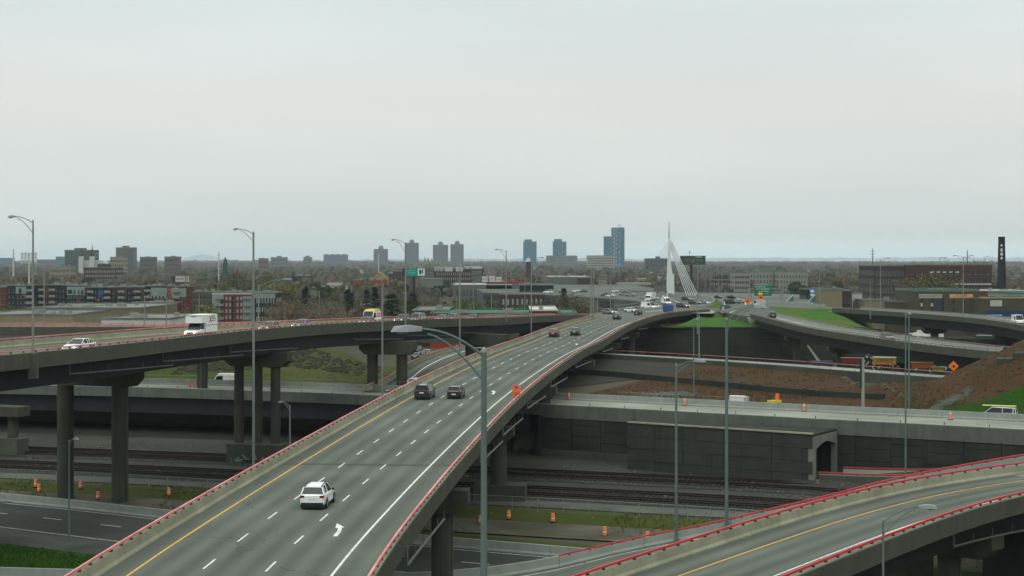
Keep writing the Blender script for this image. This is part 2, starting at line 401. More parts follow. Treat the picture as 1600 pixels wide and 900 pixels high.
# ================================================================ the lie of the land
def ip(tab):
    return interp(tab)
yN = ip([(-400, 330), (-143, 282), (-85, 266.5), (-60, 260.5), (-27, 248), (6.9, 228.6), (33.8, 212), (62.5, 195), (97, 171), (150, 130)])
_w = ip([(-143, 20), (0, 21.5), (33, 22.5), (62, 24), (97, 26)])
yF = lambda x: yN(x)+_w(x)
T1 = Path([(-180, 282, 1.2), (-114, 255, 1.2), (-77, 241.5, 1.2), (-36.8, 229.5, 1.2), (0, 215.4, 1.2), (32.7, 203.5, 1.2), (45, 197.5, 1.2), (80, 178, 1.2), (130, 148, 1.2)])
yT = ip([(-400, 350), (-180, 282), (-114, 255), (-77, 241.5), (-36.8, 229.5), (0, 215.4), (32.7, 203.5), (45, 197.5), (80, 178), (130, 148)])
yNN = ip([(-30, 345), (0, 332), (22.5, 312), (45.6, 285), (58, 265), (69, 253), (95, 232), (140, 200)])
sm = lambda t: max(0.0, min(1.0, t))
def hfun(x, y):
    n = yN(x)
    # railway formation
    d = (yT(x)-y)*.92
    base = 1.0*sm((40-d)/9) if y < yT(x)+14 or y < n+3 else 1.0
    if y < 60 or y > 470 or x < -175: base *= .0 if (y < 60 or y > 470) else 1
    h = base
    if 30 < x and y < n+3:
        h += (.7*sm((x-30)/8)+3.3*sm((x-45)/20))*sm((y-(n-19))/12)
    lim = 2.0 if x > 0 else None
    if x > 0:
        t = y-(n+3.6)
        fill = 7.2*sm(t/1.5)
    else:
        fill = 7.2*sm((y-(yF(x)-2.5))/2.0)
    if fill > 0 and y > n:
        f = yF(x); t = y-f; hh = fill
        if x < -12 and t > 0:
            hh = 7.2+5.2*sm(t/55)*sm((-28-x)/14)
        if x >= 0 and t > 0:
            nn = yNN(x)
            if y < nn: hh = 7.2+2.5*sm(t/max(4, nn-f))
            else: hh = 9.7
            if x > 56:
                hill = 7.2+sm(t/26)*(2.2+max(0, (x-66))*.46)+.5*sm(t/10)
                hh = max(hh if y < nn+3 else 0, hill) if y < 252 else max(0, hill*(1-sm((y-252)/10)))
        end = 400 if -32 < x < 0 else (yNN(x)+13 if x >= 0 else f+75)
        hh *= 1-sm((y-end)/16)
        h = max(h*(1-sm(fill)), hh) if hh > .2 else 0.8
    if y > 470: h = 0
    return h
xs = []; ys = []
v = -110.0
while v <= 112: xs.append(v); v += 2.0
e = 6.0; v = 112
while v < 30000: v += e; xs.append(v); xs.insert(0, -v+2); e *= 1.35
v = 44.0
while v <= 480: ys.append(v); v += 2.0
e = 6; v = 480
while v < 60000: v += e; ys.append(v); e *= 1.3
ys = [-600, -100, 0]+ys
HG = [[hfun(x, y) for x in xs] for y in ys]
import bisect
def gh(x, y):
    i = max(0, min(len(xs)-2, bisect.bisect_right(xs, x)-1)); j = max(0, min(len(ys)-2, bisect.bisect_right(ys, y)-1))
    a = (x-xs[i])/(xs[i+1]-xs[i]); b = (y-ys[j])/(ys[j+1]-ys[j])
    return (HG[j][i]*(1-a)+HG[j][i+1]*a)*(1-b)+(HG[j+1][i]*(1-a)+HG[j+1][i+1]*a)*b
g = MB(); nx = len(xs)
for j, y in enumerate(ys):
    for i, x in enumerate(xs): g.v.append((x, y, HG[j][i]))
for j in range(len(ys)-1):
    for i in range(nx-1): g.f.append((j*nx+i, j*nx+i+1, (j+1)*nx+i+1, (j+1)*nx+i)); g.mi.append(0)
m_ground = mat('spring_ground', (.085, .088, .062), (.062, .066, .048), scale=.03, rough=1, c3=(.105, .095, .07), scale3=.006, detail=8)
tag(g.build('ground', m_ground, fix=False), kind='structure')

def drape(name, path, l0, l1, m, s0=0, s1=None, dz=.07, step=2.0, kind='structure', parent=None):
    s1 = path.L if s1 is None else s1; n = max(1, int((s1-s0)/step)); b = MB()
    f0 = l0 if callable(l0) else (lambda q: l0); f1 = l1 if callable(l1) else (lambda q: l1)
    kmax = max(2, int(max(abs(f1(s0+(s1-s0)*k/n)-f0(s0+(s1-s0)*k/n)) for k in range(n+1))/step)+1)
    for k in range(n+1):
        q = s0+(s1-s0)*k/n
        for c in range(kmax+1):
            l = f0(q)+(f1(q)-f0(q))*c/kmax; p = path.off(q, l); b.v.append((p.x, p.y, gh(p.x, p.y)+dz))
    w = kmax+1
    for k in range(n):
        for c in range(kmax):
            b.f.append((k*w+c, k*w+c+1, (k+1)*w+c+1, (k+1)*w+c)); b.mi.append(0)
    o = b.build(name, m, parent, fix=False)
    if kind: tag(o, kind=kind)
    return o
drape('rail_bed', T1, -17, 30, m_grav, dz=.06)
m_shade_ground = mat('dark_painted_shade', (.040, .041, .038), (.028, .029, .027), scale=.5, rough=1)  # shade under the girder bridge, put into the ground colour
drape('painted_shade_ground', T1, -34, -8.5, m_shade_ground, 0, T1.near(2, 214), dz=.05)
def ballast(l0, l1, nm='ballast_strip'):
    drape(nm, T1, l0, l1, m_ballast, dz=.12)
ballast(-.5, 10.5); ballast(14.5, 25.5)
m_light_gravel = mat('light_service_gravel', (.135, .137, .125), (.10, .103, .094), scale=.6, stretch=(.3, 1, 1), rough=1, c3=(.085, .088, .08), scale3=.12)
drape('gravel_path', T1, 26.5, 31, m_light_gravel, dz=.11)
drape('grass_verge', T1, 31.5, 39.5, m_grass2, dz=.09)
drape('dusty_track', T1, 37.5, 44, m_dust, dz=.14, s0=60)
# tracks
for i, (lt, lab) in enumerate(((2.8, 'farthest railway track from the camera, close below the dark retaining wall'), (6.9, 'second railway track out from the dark retaining wall'), (17.8, 'third railway track out from the wall, beyond the last one'), (22.8, 'nearest railway track, beside the light gravel service path'))):
    t = thing('railway_track', lab, 'railway track', group='railway tracks under the viaducts')
    for g_ in (-.75, .75):
        sweep('rail', T1, [(lt+g_-.06, .12), (lt+g_+.06, .12), (lt+g_+.05, .30), (lt+g_-.05, .30)], m_railst, t, 20, T1.L-10, 4)
    b = MB(); q = 22
    while q < T1.L-12:
        p, tg_ = T1.at(q); c = T1.off(q, lt); b.obox((c.x, c.y), (tg_.x, tg_.y), (tg_.y, -tg_.x), .12, 1.3, 1.02, 1.22+.02*RND.random()); q += .62
    tag(b.build('timber_ties', m_tie, t, fix=False), kind='stuff')
# scattered loose stones and litter on the ballast
b = MB()
for k in range(2600):
    q = RND.uniform(30, T1.L-20); l = RND.uniform(-8, 36); p = T1.off(q, l); z = gh(p.x, p.y)+.1; r = RND.uniform(.04, .17)
    if k % 40 == 0: r *= 2
    a = RND.uniform(0, 3); b.obox((p.x, p.y), (cos(a), sin(a)), (-sin(a), cos(a)), r, r*.7, z-.05, z+r*.7)
tag(b.build('loose_stones', m_stone, fix=False), kind='stuff')

# ---------------------------------------------------------------- main viaduct
MP = Path([(-15.3, 40, 11.2), (-15, 60, 11.2), (-14.1, 92, 11.22), (-12.6, 118, 11.2), (-10.6, 144.5, 11.28), (-8.2, 171.5, 11.5), (-5.4, 198.2, 11.84), (-2.1, 224.6, 12.24), (1.6, 250.9, 12.64), (5.9, 278.6, 13.0), (10.6, 304.8, 13.25), (16.9, 348.8, 13.4), (24, 394.9, 13.4), (33, 440, 13.4), (40, 466, 13.4), (50, 488, 13.4), (60, 505, 13.4), (72, 522, 13.4)])
sE = MP.s_at_y(497); sJ = MP.s_at_y(434)
V = thing('motorway_viaduct', 'wide three-lane viaduct with faded red rails sweeping from the bottom left into the distance', 'viaduct')
lL, lR = -9.5, 6.9
_lf = interp([(0, lL), (sJ-1, lL), (sJ, lL-9.4), (sE, lL-10.5)])
def slab(q): return [(_lf(q)+.02, 0), (lR-.02, 0), (lR-.02, -.55), (lR-1.5, -.75), (_lf(q)+1.5, -.75), (_lf(q)+.02, -.55)]
sweep('deck', MP, slab, m_asph, V, 0, sE, 3)
for a, b_ in ((-8.0, -3.9), (1.3, 5.4)):
    sweep('girder', MP, [(a, -.7), (b_, -.7), (b_-.5, -2.0), (a+.5, -2.0)], m_girder, V, 0, sE, 4)
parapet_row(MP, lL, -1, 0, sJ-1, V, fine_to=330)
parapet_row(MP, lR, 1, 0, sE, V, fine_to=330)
sheet('shoulder', MP, lL+.5, -7.9, .004, m_conc_road, V, 0, sJ-1) if False else None
sheet('edge_line', MP, -7.64, -7.50, .008, m_yell, V, 0, sJ+10)
sheet('edge_line', MP, 3.88, 4.04, .008, m_white, V, 0, sE)
sB = MP.s_at_y(92.2)
dashes(MP, 0, sB, 9, 3.0, .13, .008, m_white, V, 0, 400)
dashes(MP, -3.75, sB+.6, 9, 3.0, .13, .008, m_white, V, 0, 400)
for b0, n_ in ((400, 14),):
    pass
# painted lane arrows (outline in road coordinates)
AR = [PZ(460+x/8.18, 740+y/8.18, 11.22) for x, y in ((490, 800), (550, 800), (598, 738), (607, 690), (640, 685), (540, 632), (523, 693), (560, 695), (545, 735))]
s_a = MP.near(*AR[0][:2]); p0, t0_ = MP.at(s_a)
arl = [((x-p0.x)*t0_.y-(y-p0.y)*t0_.x, (x-p0.x)*t0_.x+(y-p0.y)*t0_.y) for x, y, _ in AR]
for (u_, v_, z_) in ((527, 829, None), (768, 616, 11.75), (903, 538.5, 13.2)):
    if z_ is None: ss = s_a
    else:
        P_ = PZ(u_, v_, z_); ss = MP.near(P_[0], P_[1])-2.4
    b = MB(); b.poly([tuple(MP.off(ss+y, x, .009)) for x, y in arl]); b.build('lane_arrow', m_white, V, fix=False)
# expansion joints
for y in (139, 238, 345):
    s = MP.s_at_y(y); sheet('expansion_joint', MP, lL+.6, lR-.6, .006, m_black, V, s-.16, s+.16); sheet('joint_nosing', MP, lL+.6, lR-.6, .005, m_conc_dk, V, s-.5, s+.5)
for y, cap in ((139, 7.3), (187, 6.8), (238, 6.9), (290, 6.9), (345, 6.9), (398, 6.9), (450, 6.9)):
    s = MP.s_at_y(y); gz = min(gh(*MP.off(s, 4.8)[:2]), gh(*MP.off(s, -6)[:2]))
    pier(MP, s, (4.9, -5.8), -2.05, -8.6, cap, V, r=.88, zb=gz, block=(2.2, 8.2, 2.9) if y == 187 else None)
for y in (100, 150, 172, 200, 228, 262, 300, 345, 395):
    s = MP.s_at_y(y); drain(MP, lR+.25, -1.25, s, s+22, V)
b = MB(); c = MP.off(sE, 6.2); b.obox((c.x+.6, c.y+1), (.8, .6), (-.6, .8), 1.3, 2.2, 9.5, 13.2); b.build('abutment', m_conc, V)
# orange route board on the right parapet
sg = thing('construction_sign', 'orange route sign with blue shield mounted on the right parapet of the wide viaduct', 'sign')
su = MP.near(*PZ(796, 629, 11.9)[:2]); cpt = MP.off(su, lR-.2)
ux = Vector((1, 0, 0))
x0 = cpt.x-.78; yb = cpt.y; zb = cpt.z+.95; sc = yb/F
b = MB(); b.box(x0, x0+13*sc, yb-.05, yb, zb+4.5*sc+.1, zb+17*sc); b.build('board', m_orange, sg)
b = MB(); b.box(x0, x0+13*sc, yb-.05, yb, zb-1*sc, zb+4.5*sc); b.build('arrow_plate', flat('orange_red_sign_face', (.75, .10, .012)), sg)
b = MB(); b.poly([(x0+(6.5+a)*sc, yb-.062, zb+z_*sc) for a, z_ in ((-2.1, 14.8), (-1.5, 16), (0, 15.4), (1.5, 16), (2.1, 14.8), (1.9, 12), (0, 10.2), (-1.9, 12))]); b.build('route_shield', flat('sign_blue_purple', (.13, .06, .45)), sg, fix=False)
b = MB()
for (a, c_) in ((-1.9, -.6), (.6, 2.4)): b.box(x0+(6.5+a)*sc, x0+(6.5+c_)*sc, yb-.06, yb-.052, zb+.9*sc, zb+2.2*sc)
b.box(x0+4*sc, x0+11*sc, yb-.06, yb-.052, zb+2.8*sc, zb+3.3*sc); b.build('sign_print', flat('sign_brown_print', (.2, .03, .01)), sg)
b = MB(); b.box(x0+3*sc, x0+3*sc+.08, yb, yb+.08, cpt.z-.1, zb+9*sc); b.box(x0+10*sc, x0+10*sc+.08, yb, yb+.08, cpt.z-.1, zb+9*sc); b.build('post', m_post, sg)

# ---------------------------------------------------------------- left curved viaduct (near edge is the base line, deck lies to its left)
LP = Path([(-68, 95, 19.2), (-60, 120, 19.2), (-52.5, 143, 19.2), (-49, 153, 19.2), (-45.5, 163.6, 19.2), (-41.9, 176.7, 19.2), (-39, 189.6, 19.2), (-33.9, 212, 19.15), (-28.6, 234, 18.95), (-20.6, 262, 18.4), (-14.4, 287, 17.85), (-6, 318, 16.9), (-1, 336, 16.4), (9, 375, 15.5), (19.6, 425, 13.95), (21.2, 436, 13.55)])
VL = thing('curved_viaduct', 'curved viaduct on tall twin columns crossing the left half, carrying the white box truck', 'viaduct')
lw = interp([(0, -22), (LP.s_at_y(150), -18.5), (LP.s_at_y(190), -14.5), (LP.s_at_y(232), -10.2), (LP.L, -9.6)])
sweep('deck', LP, lambda q: [(lw(q)+.02, 0), (-.02, 0), (-.02, -.55), (-1.4, -.8), (lw(q)+1.4, -.8), (lw(q)+.02, -.55)], m_asph, VL, 0, LP.L, 3)
sweep('girder', LP, [(-4.9, -.7), (-1.2, -.7), (-1.7, -2.9), (-4.4, -2.9)], m_girder, VL, 0, LP.L, 4)
sweep('girder', LP, lambda q: [(lw(q)+1.2, -.7), (lw(q)+4.4, -.7), (lw(q)+3.9, -2.9), (lw(q)+1.7, -2.9)], m_girder, VL, 0, LP.L, 4)
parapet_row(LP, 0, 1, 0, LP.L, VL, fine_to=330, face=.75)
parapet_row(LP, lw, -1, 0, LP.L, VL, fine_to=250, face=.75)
sheet('edge_line', LP, -1.55, -1.4, .008, m_white, VL, 0, LP.L)
sheet('edge_line', LP, lambda q: lw(q)+1.4, lambda q: lw(q)+1.55, .008, m_yell, VL, 0, LP.L)
dashes(LP, -5.2, 4, 9, 3, .15, .008, m_white, VL, 0, LP.L)
s1_ = LP.near(-40, 190)
# pier 1 stands a little inside of the base line
def free_pier(cols, cap0, cap1, zt, capd, parent, zb, r, block=None):
    a = Vector(cap0+(0,)); c = Vector(cap1+(0,)); n = (c-a).normalized(); t = Vector((-n.y, n.x, 0)); Lh = (c-a).length
    A = [(0, zt), (Lh, zt), (Lh, zt-capd*.6), (Lh-.9, zt-capd), (.9, zt-capd), (0, zt-capd*.6)]
    b = MB(); b.loft([[(a.x+n.x*l+t.x*w, a.y+n.y*l+t.y*w, z) for l, z in A] for w in (-1.1, 1.1)]); o = b.build('pier_cap', m_conc_dk, parent)
    for (x, y) in cols:
        b = MB(); b.tube([(x, y, zb-.5), (x, y, zt-capd+.02)], r, 24); b.build('column', m_conc_dk, o)
        b = MB(); b.tube([(x+r*.8, y-r*.55, zb), (x+r*.8, y-r*.55, zt-capd)], .09, 6); b.build('downpipe', m_black, o)
    if block:
        b = MB(); bx = Vector(block[0]+(0,)); by = Vector(block[1]+(0,)); cc = (bx+by)/2; nn = (by-bx).normalized()
        b.obox(cc, nn, (-nn.y, nn.x), (by-bx).length/2, 1.2, zb-.5, block[2]); w = b.build('crash_wall', m_conc_dk, o)
        return o, w
    return o
free_pier([(-54, 193.5), (-46.8, 191)], (-56.2, 195), (-44.4, 190.5), 16.3, 2.25, VL, .2, .98)
o2, blk = free_pier([(-38.3, 224.5), (-35.6, 224), (-33, 223.3)], (-40, 225), (-31, 223), 16.3, 2.0, VL, .9, .68, block=((-39.4, 223.2), (-31.6, 221.5), 3.6))
free_pier([(-23.4, 268.5), (-18.4, 267.5)], (-25.4, 268.5), (-16, 267), 15.6, 2.2, VL, 7.2, .92)
free_pier([(-8.4, 316.5), (-2.6, 315)], (-10, 317), (-1.0, 314.6), 14.6, 2.2, VL, 0.5, .85)
free_pier([(5, 366), (9.5, 364.5)], (2, 367), (11, 364), 12.9, 2.0, VL, 0.5, .85)
free_pier([(-78, 172), (-66, 168.5)], (-80, 172), (-64, 168), 16.3, 2.2, VL, .2, .98)
for y in (165, 186, 205, 250, 275, 305):
    s = LP.s_at_y(y); drain(LP, -.9, -1.9, s, s+24, VL)
# graffiti letters sprayed on the crash wall (flat paint strokes)
def strokes(name, pts_list, org, ux, w, m, parent, nrm):
    b = MB(); ux = Vector(ux); nrm = Vector(nrm)
    for (x0, z0, x1, z1) in pts_list:
        a = Vector(org)+ux*x0+Vector((0, 0, z0)); c = Vector(org)+ux*x1+Vector((0, 0, z1)); d = (c-a)
        pz = d.cross(nrm).normalized()*w
        b.poly([a+pz+nrm*.02, c+pz+nrm*.02, c-pz+nrm*.02, a-pz+nrm*.02])
    return b.build(name, m, parent, fix=False)
gw = Vector((-31.6+39.4, 221.5-223.2, 0)); gwn = gw.normalized(); gn = Vector((gwn.y, -gwn.x, 0))
rg_ = random.Random(3); st = []; st2 = []
base_g = Vector((-39.4, 223.2, 0))+gn*1.2
for k in range(17):
    x = .7+k*.42+rg_.uniform(-.15, .15); z = 1.2+rg_.uniform(-.2, .3)
    (st if k % 3 else st2).append((x, z+rg_.uniform(.3, .9), x+rg_.uniform(-.3, .8), z-rg_.uniform(-.1, .3)))
    (st if k % 4 else st2).append((x, z, x+rg_.uniform(.2, .6), z+rg_.uniform(-.2, .5)))
strokes('graffiti', st, base_g, gwn, .10, flat('pale_grey_spray', (.26, .33, .31)), blk, gn)
strokes('graffiti', st2, base_g, gwn, .12, flat('green_spray', (.02, .16, .11)), blk, gn)
# block with red chevron mark at the far left, between tracks and wall
tb = thing('pier_and_crash_wall', 'short column on a concrete crash wall with a red zigzag mark at the left edge', 'bridge pier')
b = MB(); b.obox((-74.5, 232.5), (.93, -.36), (.36, .93), 4.2, 1.3, .8, 3.4); b.build('crash_wall', m_fascia, tb)
b = MB(); b.tube([(-72.3, 231.8, 3.3), (-72.3, 231.8, 6.7)], .75, 18); b.build('column', m_conc_dk, tb)
b = MB(); b.obox((-73.8, 232.2), (.93, -.36), (.36, .93), 3.6, 1.4, 6.6, 8.0); b.build('pier_cap', m_conc_dk, tb)
fx = Vector((-74.5, 232.5, 0))+Vector((-.36, -.93, 0))*1.3
strokes('red_mark', [(-.3, 3.3, .6, 2.8), (.6, 2.8, .6, 2.0), (.6, 2.0, .2, 1.0)], fx, (.93, -.36, 0), .12, flat('red_spray', (.3, .05, .04)), tb, (-.36, -.93, 0))

# ---------------------------------------------------------------- middle motorway: girder bridge (left) and retaining wall (right)
MM = Path([(-230, 306, 7.5), (-143, 282, 7.5), (-85, 266.5, 7.5), (-60, 260.5, 7.5), (-27, 248, 7.5), (6.9, 228.6, 7.5), (33.8, 212, 7.5), (62.5, 195, 7.5), (97, 171, 7.5), (130, 148, 7.5)])
VM = thing('lower_motorway', 'pale new motorway crossing behind the wide viaduct above the railway tracks', 'motorway')
wf = interp([(0, -18), (MM.near(0, 232), -18), (MM.near(33, 212), -19), (MM.near(62, 195), -20), (MM.L, -21)])
sM = MM.near(2, 232)
sweep('deck', MM, lambda q: [(wf(q)+.02, 0), (-.02, 0), (-.02, -.5), (wf(q)+.02, -.5)], m_conc_road, VM, 0, MM.L, 3)
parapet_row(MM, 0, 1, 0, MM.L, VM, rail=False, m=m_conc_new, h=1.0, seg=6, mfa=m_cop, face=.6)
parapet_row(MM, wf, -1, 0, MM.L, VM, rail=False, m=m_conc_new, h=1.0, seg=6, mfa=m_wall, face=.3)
b = MB(); q = 3.0                         # low grey posts along the near barrier top
while q < MM.L:
    p = MM.off(q, -.25, 1.0); b.box(p.x-.05, p.x+.05, p.y-.05, p.y+.05, p.z, p.z+.3)
    q += 5.6
tag(b.build('barrier_brackets', m_post, VM, fix=False), kind='stuff')
sweep('kerb_strip', MM, [(-1.6, .004), (-.5, .004), (-.5, .12), (-1.6, .12)], m_conc_new, VM, 0, MM.L, 4)
sheet('edge_line', MM, -2.9, -2.75, .012, m_white, VM)
sheet('edge_line', MM, lambda q: wf(q)+2.6, lambda q: wf(q)+2.75, .012, m_yell, VM)
dashes(MM, -6.4, 5, 9, 3, .15, .012, m_white, VM, 0, MM.L)
dashes(MM, -10.1, 5, 9, 3, .15, .012, m_white, VM, 0, MM.L)
for a in (-4.8, -11, -17):
    sweep('girder', MM, [(a, -.5), (a+3.8, -.5), (a+3.6, -3.3), (a+.2, -3.3)], m_girder, VM, 0, sM, 5)
for q in (MM.near(-100, 270), ):
    pier(MM, q, (-3, -15), -3.3, -17, -.5, VM, r=.9, capd=1.6, zb=.8)
# retaining wall under the right part: coping blocks, then individual panels with open joints
def wall_panels(path, lat, s0, s1, top, bot, pw, ph, parent, m, rnd, name='wall_panel', out_=1, th=.22):
    q = s0; col = 0
    while q < s1-.3:
        e = min(q+pw-.05, s1)
        z = top(q) if callable(top) else top; zb = bot(q) if callable(bot) else bot; row = 0
        z -= (ph*.5 if col % 2 else 0)*0
        while z > zb+.1:
            hh = min(ph if not (col % 2 and row == 0) else ph*.5, z-zb); pr = rnd.choice((0, 0, 0, .03, .06))
            l = lat+out_*pr
            sweep(name, path, [(l, z-.03), (l+out_*th, z-.03), (l+out_*th, z-hh+.02), (l, z-hh+.02)], m, parent, q, e, 9)
            z -= hh; row += 1
        q += pw; col += 1
class Flat(Path):
    """same plan as another path, all heights 0 (for walls given in absolute heights)"""
    def __init__(s, p): s.p = [Vector((a.x, a.y, 0)) for a in p.p]; s.c = p.c; s.L = p.L
MF0 = Flat(MM); rw = random.Random(11)
W1 = thing('retaining_wall', 'dark panelled retaining wall holding up the pale motorway above the railway tracks', 'retaining wall')
sW0, sW1 = MM.near(4, 230), MM.L-5
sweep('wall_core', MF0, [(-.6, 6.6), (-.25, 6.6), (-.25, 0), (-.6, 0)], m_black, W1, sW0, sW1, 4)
q = sW0
while q < sW1:                            # light coping blocks right under the parapet
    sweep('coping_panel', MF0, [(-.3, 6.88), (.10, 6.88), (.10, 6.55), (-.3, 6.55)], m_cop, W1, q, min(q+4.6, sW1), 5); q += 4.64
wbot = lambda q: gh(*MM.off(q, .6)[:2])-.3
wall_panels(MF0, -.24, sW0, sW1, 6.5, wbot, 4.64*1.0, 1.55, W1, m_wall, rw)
sweep('ledge', MF0, [(.0, 2.05), (.55, 2.05), (.55, .5), (.0, .5)], m_conc_dk, W1, sW0, MM.near(24, 218), 6)
sweep('end_wall', MF0, [(-21, 6.9), (.2, 6.9), (.2, .3), (-21, .3)], m_wall, W1, sW0-.8, sW0-.1, 1)
W2 = thing('back_wall', 'shadowed abutment wall far under the left girder bridge', 'retaining wall')
sweep('wall_core', MF0, [(-19, 6.9), (-18.4, 6.9), (-18.4, .2), (-19, .2)], m_wall, W2, 0, sW0-1, 5)
# concrete box tunnel against the wall
TB = thing('box_tunnel', 'concrete box tunnel with dark arched portal projecting from the panelled retaining wall', 'tunnel')
a0, a1 = (15.5, 214.8), (37.6, 200.0)
nv = Vector((a1[0]-a0[0], a1[1]-a0[1], 0)).normalized(); bk = Vector((4.6, 7.5, 0)).normalized()
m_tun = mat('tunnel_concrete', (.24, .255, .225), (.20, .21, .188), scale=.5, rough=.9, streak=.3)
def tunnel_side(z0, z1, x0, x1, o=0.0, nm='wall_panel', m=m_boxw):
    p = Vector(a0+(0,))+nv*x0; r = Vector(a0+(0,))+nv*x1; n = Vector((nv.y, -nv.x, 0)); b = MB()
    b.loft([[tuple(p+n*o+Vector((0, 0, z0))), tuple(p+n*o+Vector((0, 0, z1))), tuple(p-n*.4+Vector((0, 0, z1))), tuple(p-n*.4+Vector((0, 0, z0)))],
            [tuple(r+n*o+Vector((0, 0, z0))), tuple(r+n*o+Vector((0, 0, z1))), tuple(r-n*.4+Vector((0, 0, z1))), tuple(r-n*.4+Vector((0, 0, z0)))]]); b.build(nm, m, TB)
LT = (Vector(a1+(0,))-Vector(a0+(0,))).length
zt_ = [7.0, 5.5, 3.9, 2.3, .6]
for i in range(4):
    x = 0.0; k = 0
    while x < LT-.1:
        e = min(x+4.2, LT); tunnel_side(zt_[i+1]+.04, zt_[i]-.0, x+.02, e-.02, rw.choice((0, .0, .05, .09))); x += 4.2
def tri_prism(pts, z0, z1, nm, m):
    b = MB(); b.loft([[(p[0], p[1], z0) for p in pts], [(p[0], p[1], z1) for p in pts]]); b.build(nm, m, TB)
A = Vector(a0+(0,)); B_ = Vector(a1+(0,)); Bb = B_+bk*8.6; Ab = A+bk*5.0
tri_prism([A, B_, Bb, Ab], 7.0, 7.3, 'roof_slab', m_wall)
tri_prism([A-Vector((0, 0, 0))+Vector((nv.y, -nv.x, 0))*.12, B_+Vector((nv.y, -nv.x, 0))*.12, B_-Vector((nv.y, -nv.x, 0))*.25, A-Vector((nv.y, -nv.x, 0))*.25], 7.303, 7.5, 'edge_coping', m_conc)
# portal frame on the end face
ex = bk; en = Vector((ex.y, -ex.x, 0))
def portal(poly, th0, th1, nm, m):
    b = MB(); b.loft([[tuple(B_+ex*l+en*th0+Vector((0, 0, z))) for l, z in poly], [tuple(B_+ex*l+en*th1+Vector((0, 0, z))) for l, z in poly]]); b.build(nm, m, TB)
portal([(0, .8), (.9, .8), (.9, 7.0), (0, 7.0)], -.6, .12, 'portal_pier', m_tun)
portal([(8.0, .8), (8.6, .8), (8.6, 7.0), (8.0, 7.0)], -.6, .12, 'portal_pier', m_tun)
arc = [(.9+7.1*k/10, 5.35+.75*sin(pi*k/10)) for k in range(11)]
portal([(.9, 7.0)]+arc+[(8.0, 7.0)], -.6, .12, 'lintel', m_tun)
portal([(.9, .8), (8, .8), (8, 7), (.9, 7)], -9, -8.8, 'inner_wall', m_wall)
# road out of the tunnel, low parapets with red rails
EX = Path([(36, 206.8, 1.5), (41, 203, 1.6), (47, 199, 1.9), (55, 193.5, 2.6), (66, 186, 3.8), (80, 176, 5)])
EXo = thing('underpass_road', 'short underpass road with low red-railed parapets leaving the box tunnel', 'road')
sweep('retaining_body', EX, [(-3.25, -.2), (3.25, -.2), (3.25, -2.2), (-3.25, -2.2)], m_conc_dk, EXo, 0, EX.L, 3); sweep('road_surface', EX, [(-3.3, 0), (3.3, 0), (3.3, -.2), (-3.3, -.2)], m_asph, EXo, 0, EX.L, 3)
parapet_row(EX, 3.3, 1, 5.5, EX.L, EXo, mr_=m_rail2, m=m_conc_new, h=.7, rail_h=.9, face=.2)
parapet_row(EX, -3.3, -1, 6, EX.L, EXo, mr_=m_rail2, m=m_conc_new, h=.7, rail_h=.9, face=.2)
drape('grass_slope', MM, 1.2, 13, m_grass2, MM.near(45, 204), MM.L-5, dz=.1)

# ---------------------------------------------------------------- ground behind the middle motorway
drape('soil_slope', MM, lambda q: wf(q)-.4, lambda q: wf(q)-1.2-max(2, yNN(MM.off(q, wf(q)).x)-MM.off(q, wf(q)).y-4.5)*.86, m_soil, MM.near(-2, 235), MM.near(64, 194), dz=.12)
drape('grass_bank', MM, -19.5, -75, m_grass2, 0, MM.near(-20, 243), dz=.12)
NP = Path([(-8, 338, 9.9), (0, 332, 9.9), (22.5, 312, 9.9), (45.6, 285, 9.9), (58, 266, 9.9), (72, 247, 9.9)])
VN = thing('upper_frontage_road', 'narrow pale service road with red-railed kerb running along the foot of the rear wall', 'road')
sweep('road_surface', NP, [(-12, .05), (0, .05), (0, -.6), (-12, -.6)], m_conc_road, VN, 0, NP.L, 3)
parapet_row(NP, 0, 1, 0, NP.L, VN, rail=False, m=m_conc_new, mfa=m_conc_dk, h=.75, face=1.0)
sweep('rail', NP, [(-2.1, .5), (-2.04, .5), (-2.04, .57), (-2.1, .57)], m_rail, VN, 0, NP.L, 4)
sweep('rail', NP, [(-11.1, .7), (-11.04, .7), (-11.04, .78), (-11.1, .78)], m_rail, VN, 0, NP.L, 4)
b = MB(); q = 2
while q < NP.L:
    for l in (-2.05, -11.05):
        p = NP.off(q, l); b.box(p.x-.05, p.x+.05, p.y-.05, p.y+.05, p.z, p.z+.75)
    q += 3
tag(b.build('rail_posts', m_post, VN, fix=False), kind='stuff')
drape('gravel_slope', NP, .4, 66, mat('dark_gravel_slope', (.052, .054, .048), (.038, .040, .036), scale=1.2, rough=1, detail=10, bump=.4), 0, NP.near(40, 292), dz=.09)
# step wall half way up the soil slope
SW = Path([(4, 296, 9), (16, 285, 9), (30, 268, 9), (44, 250, 9), (56, 240, 9)])
sw = thing('step_wall', 'low dark retaining step halfway up the bare brown soil slope', 'retaining wall')
wall_panels(Flat(SW), 0, 0, SW.L, lambda q: gh(*SW.off(q, 0)[:2])+1.0, lambda q: gh(*SW.off(q, 0)[:2])-.8, 5, 1.9, sw, m_wall, rw, th=.5)
b = MB()
for k in range(420):
    x = RND.gauss(0, 2.2); y = RND.gauss(0, 1.6); x += 24.2; y += 253; z = gh(x, y)+.1; r = RND.uniform(.1, .3); a = RND.uniform(0, 3)
    b.obox((x, y), (cos(a), sin(a)), (-sin(a), cos(a)), r, r*.7, z-.1, z+r)
tag(b.build('stone_pile', m_stone, fix=False), kind='stuff')
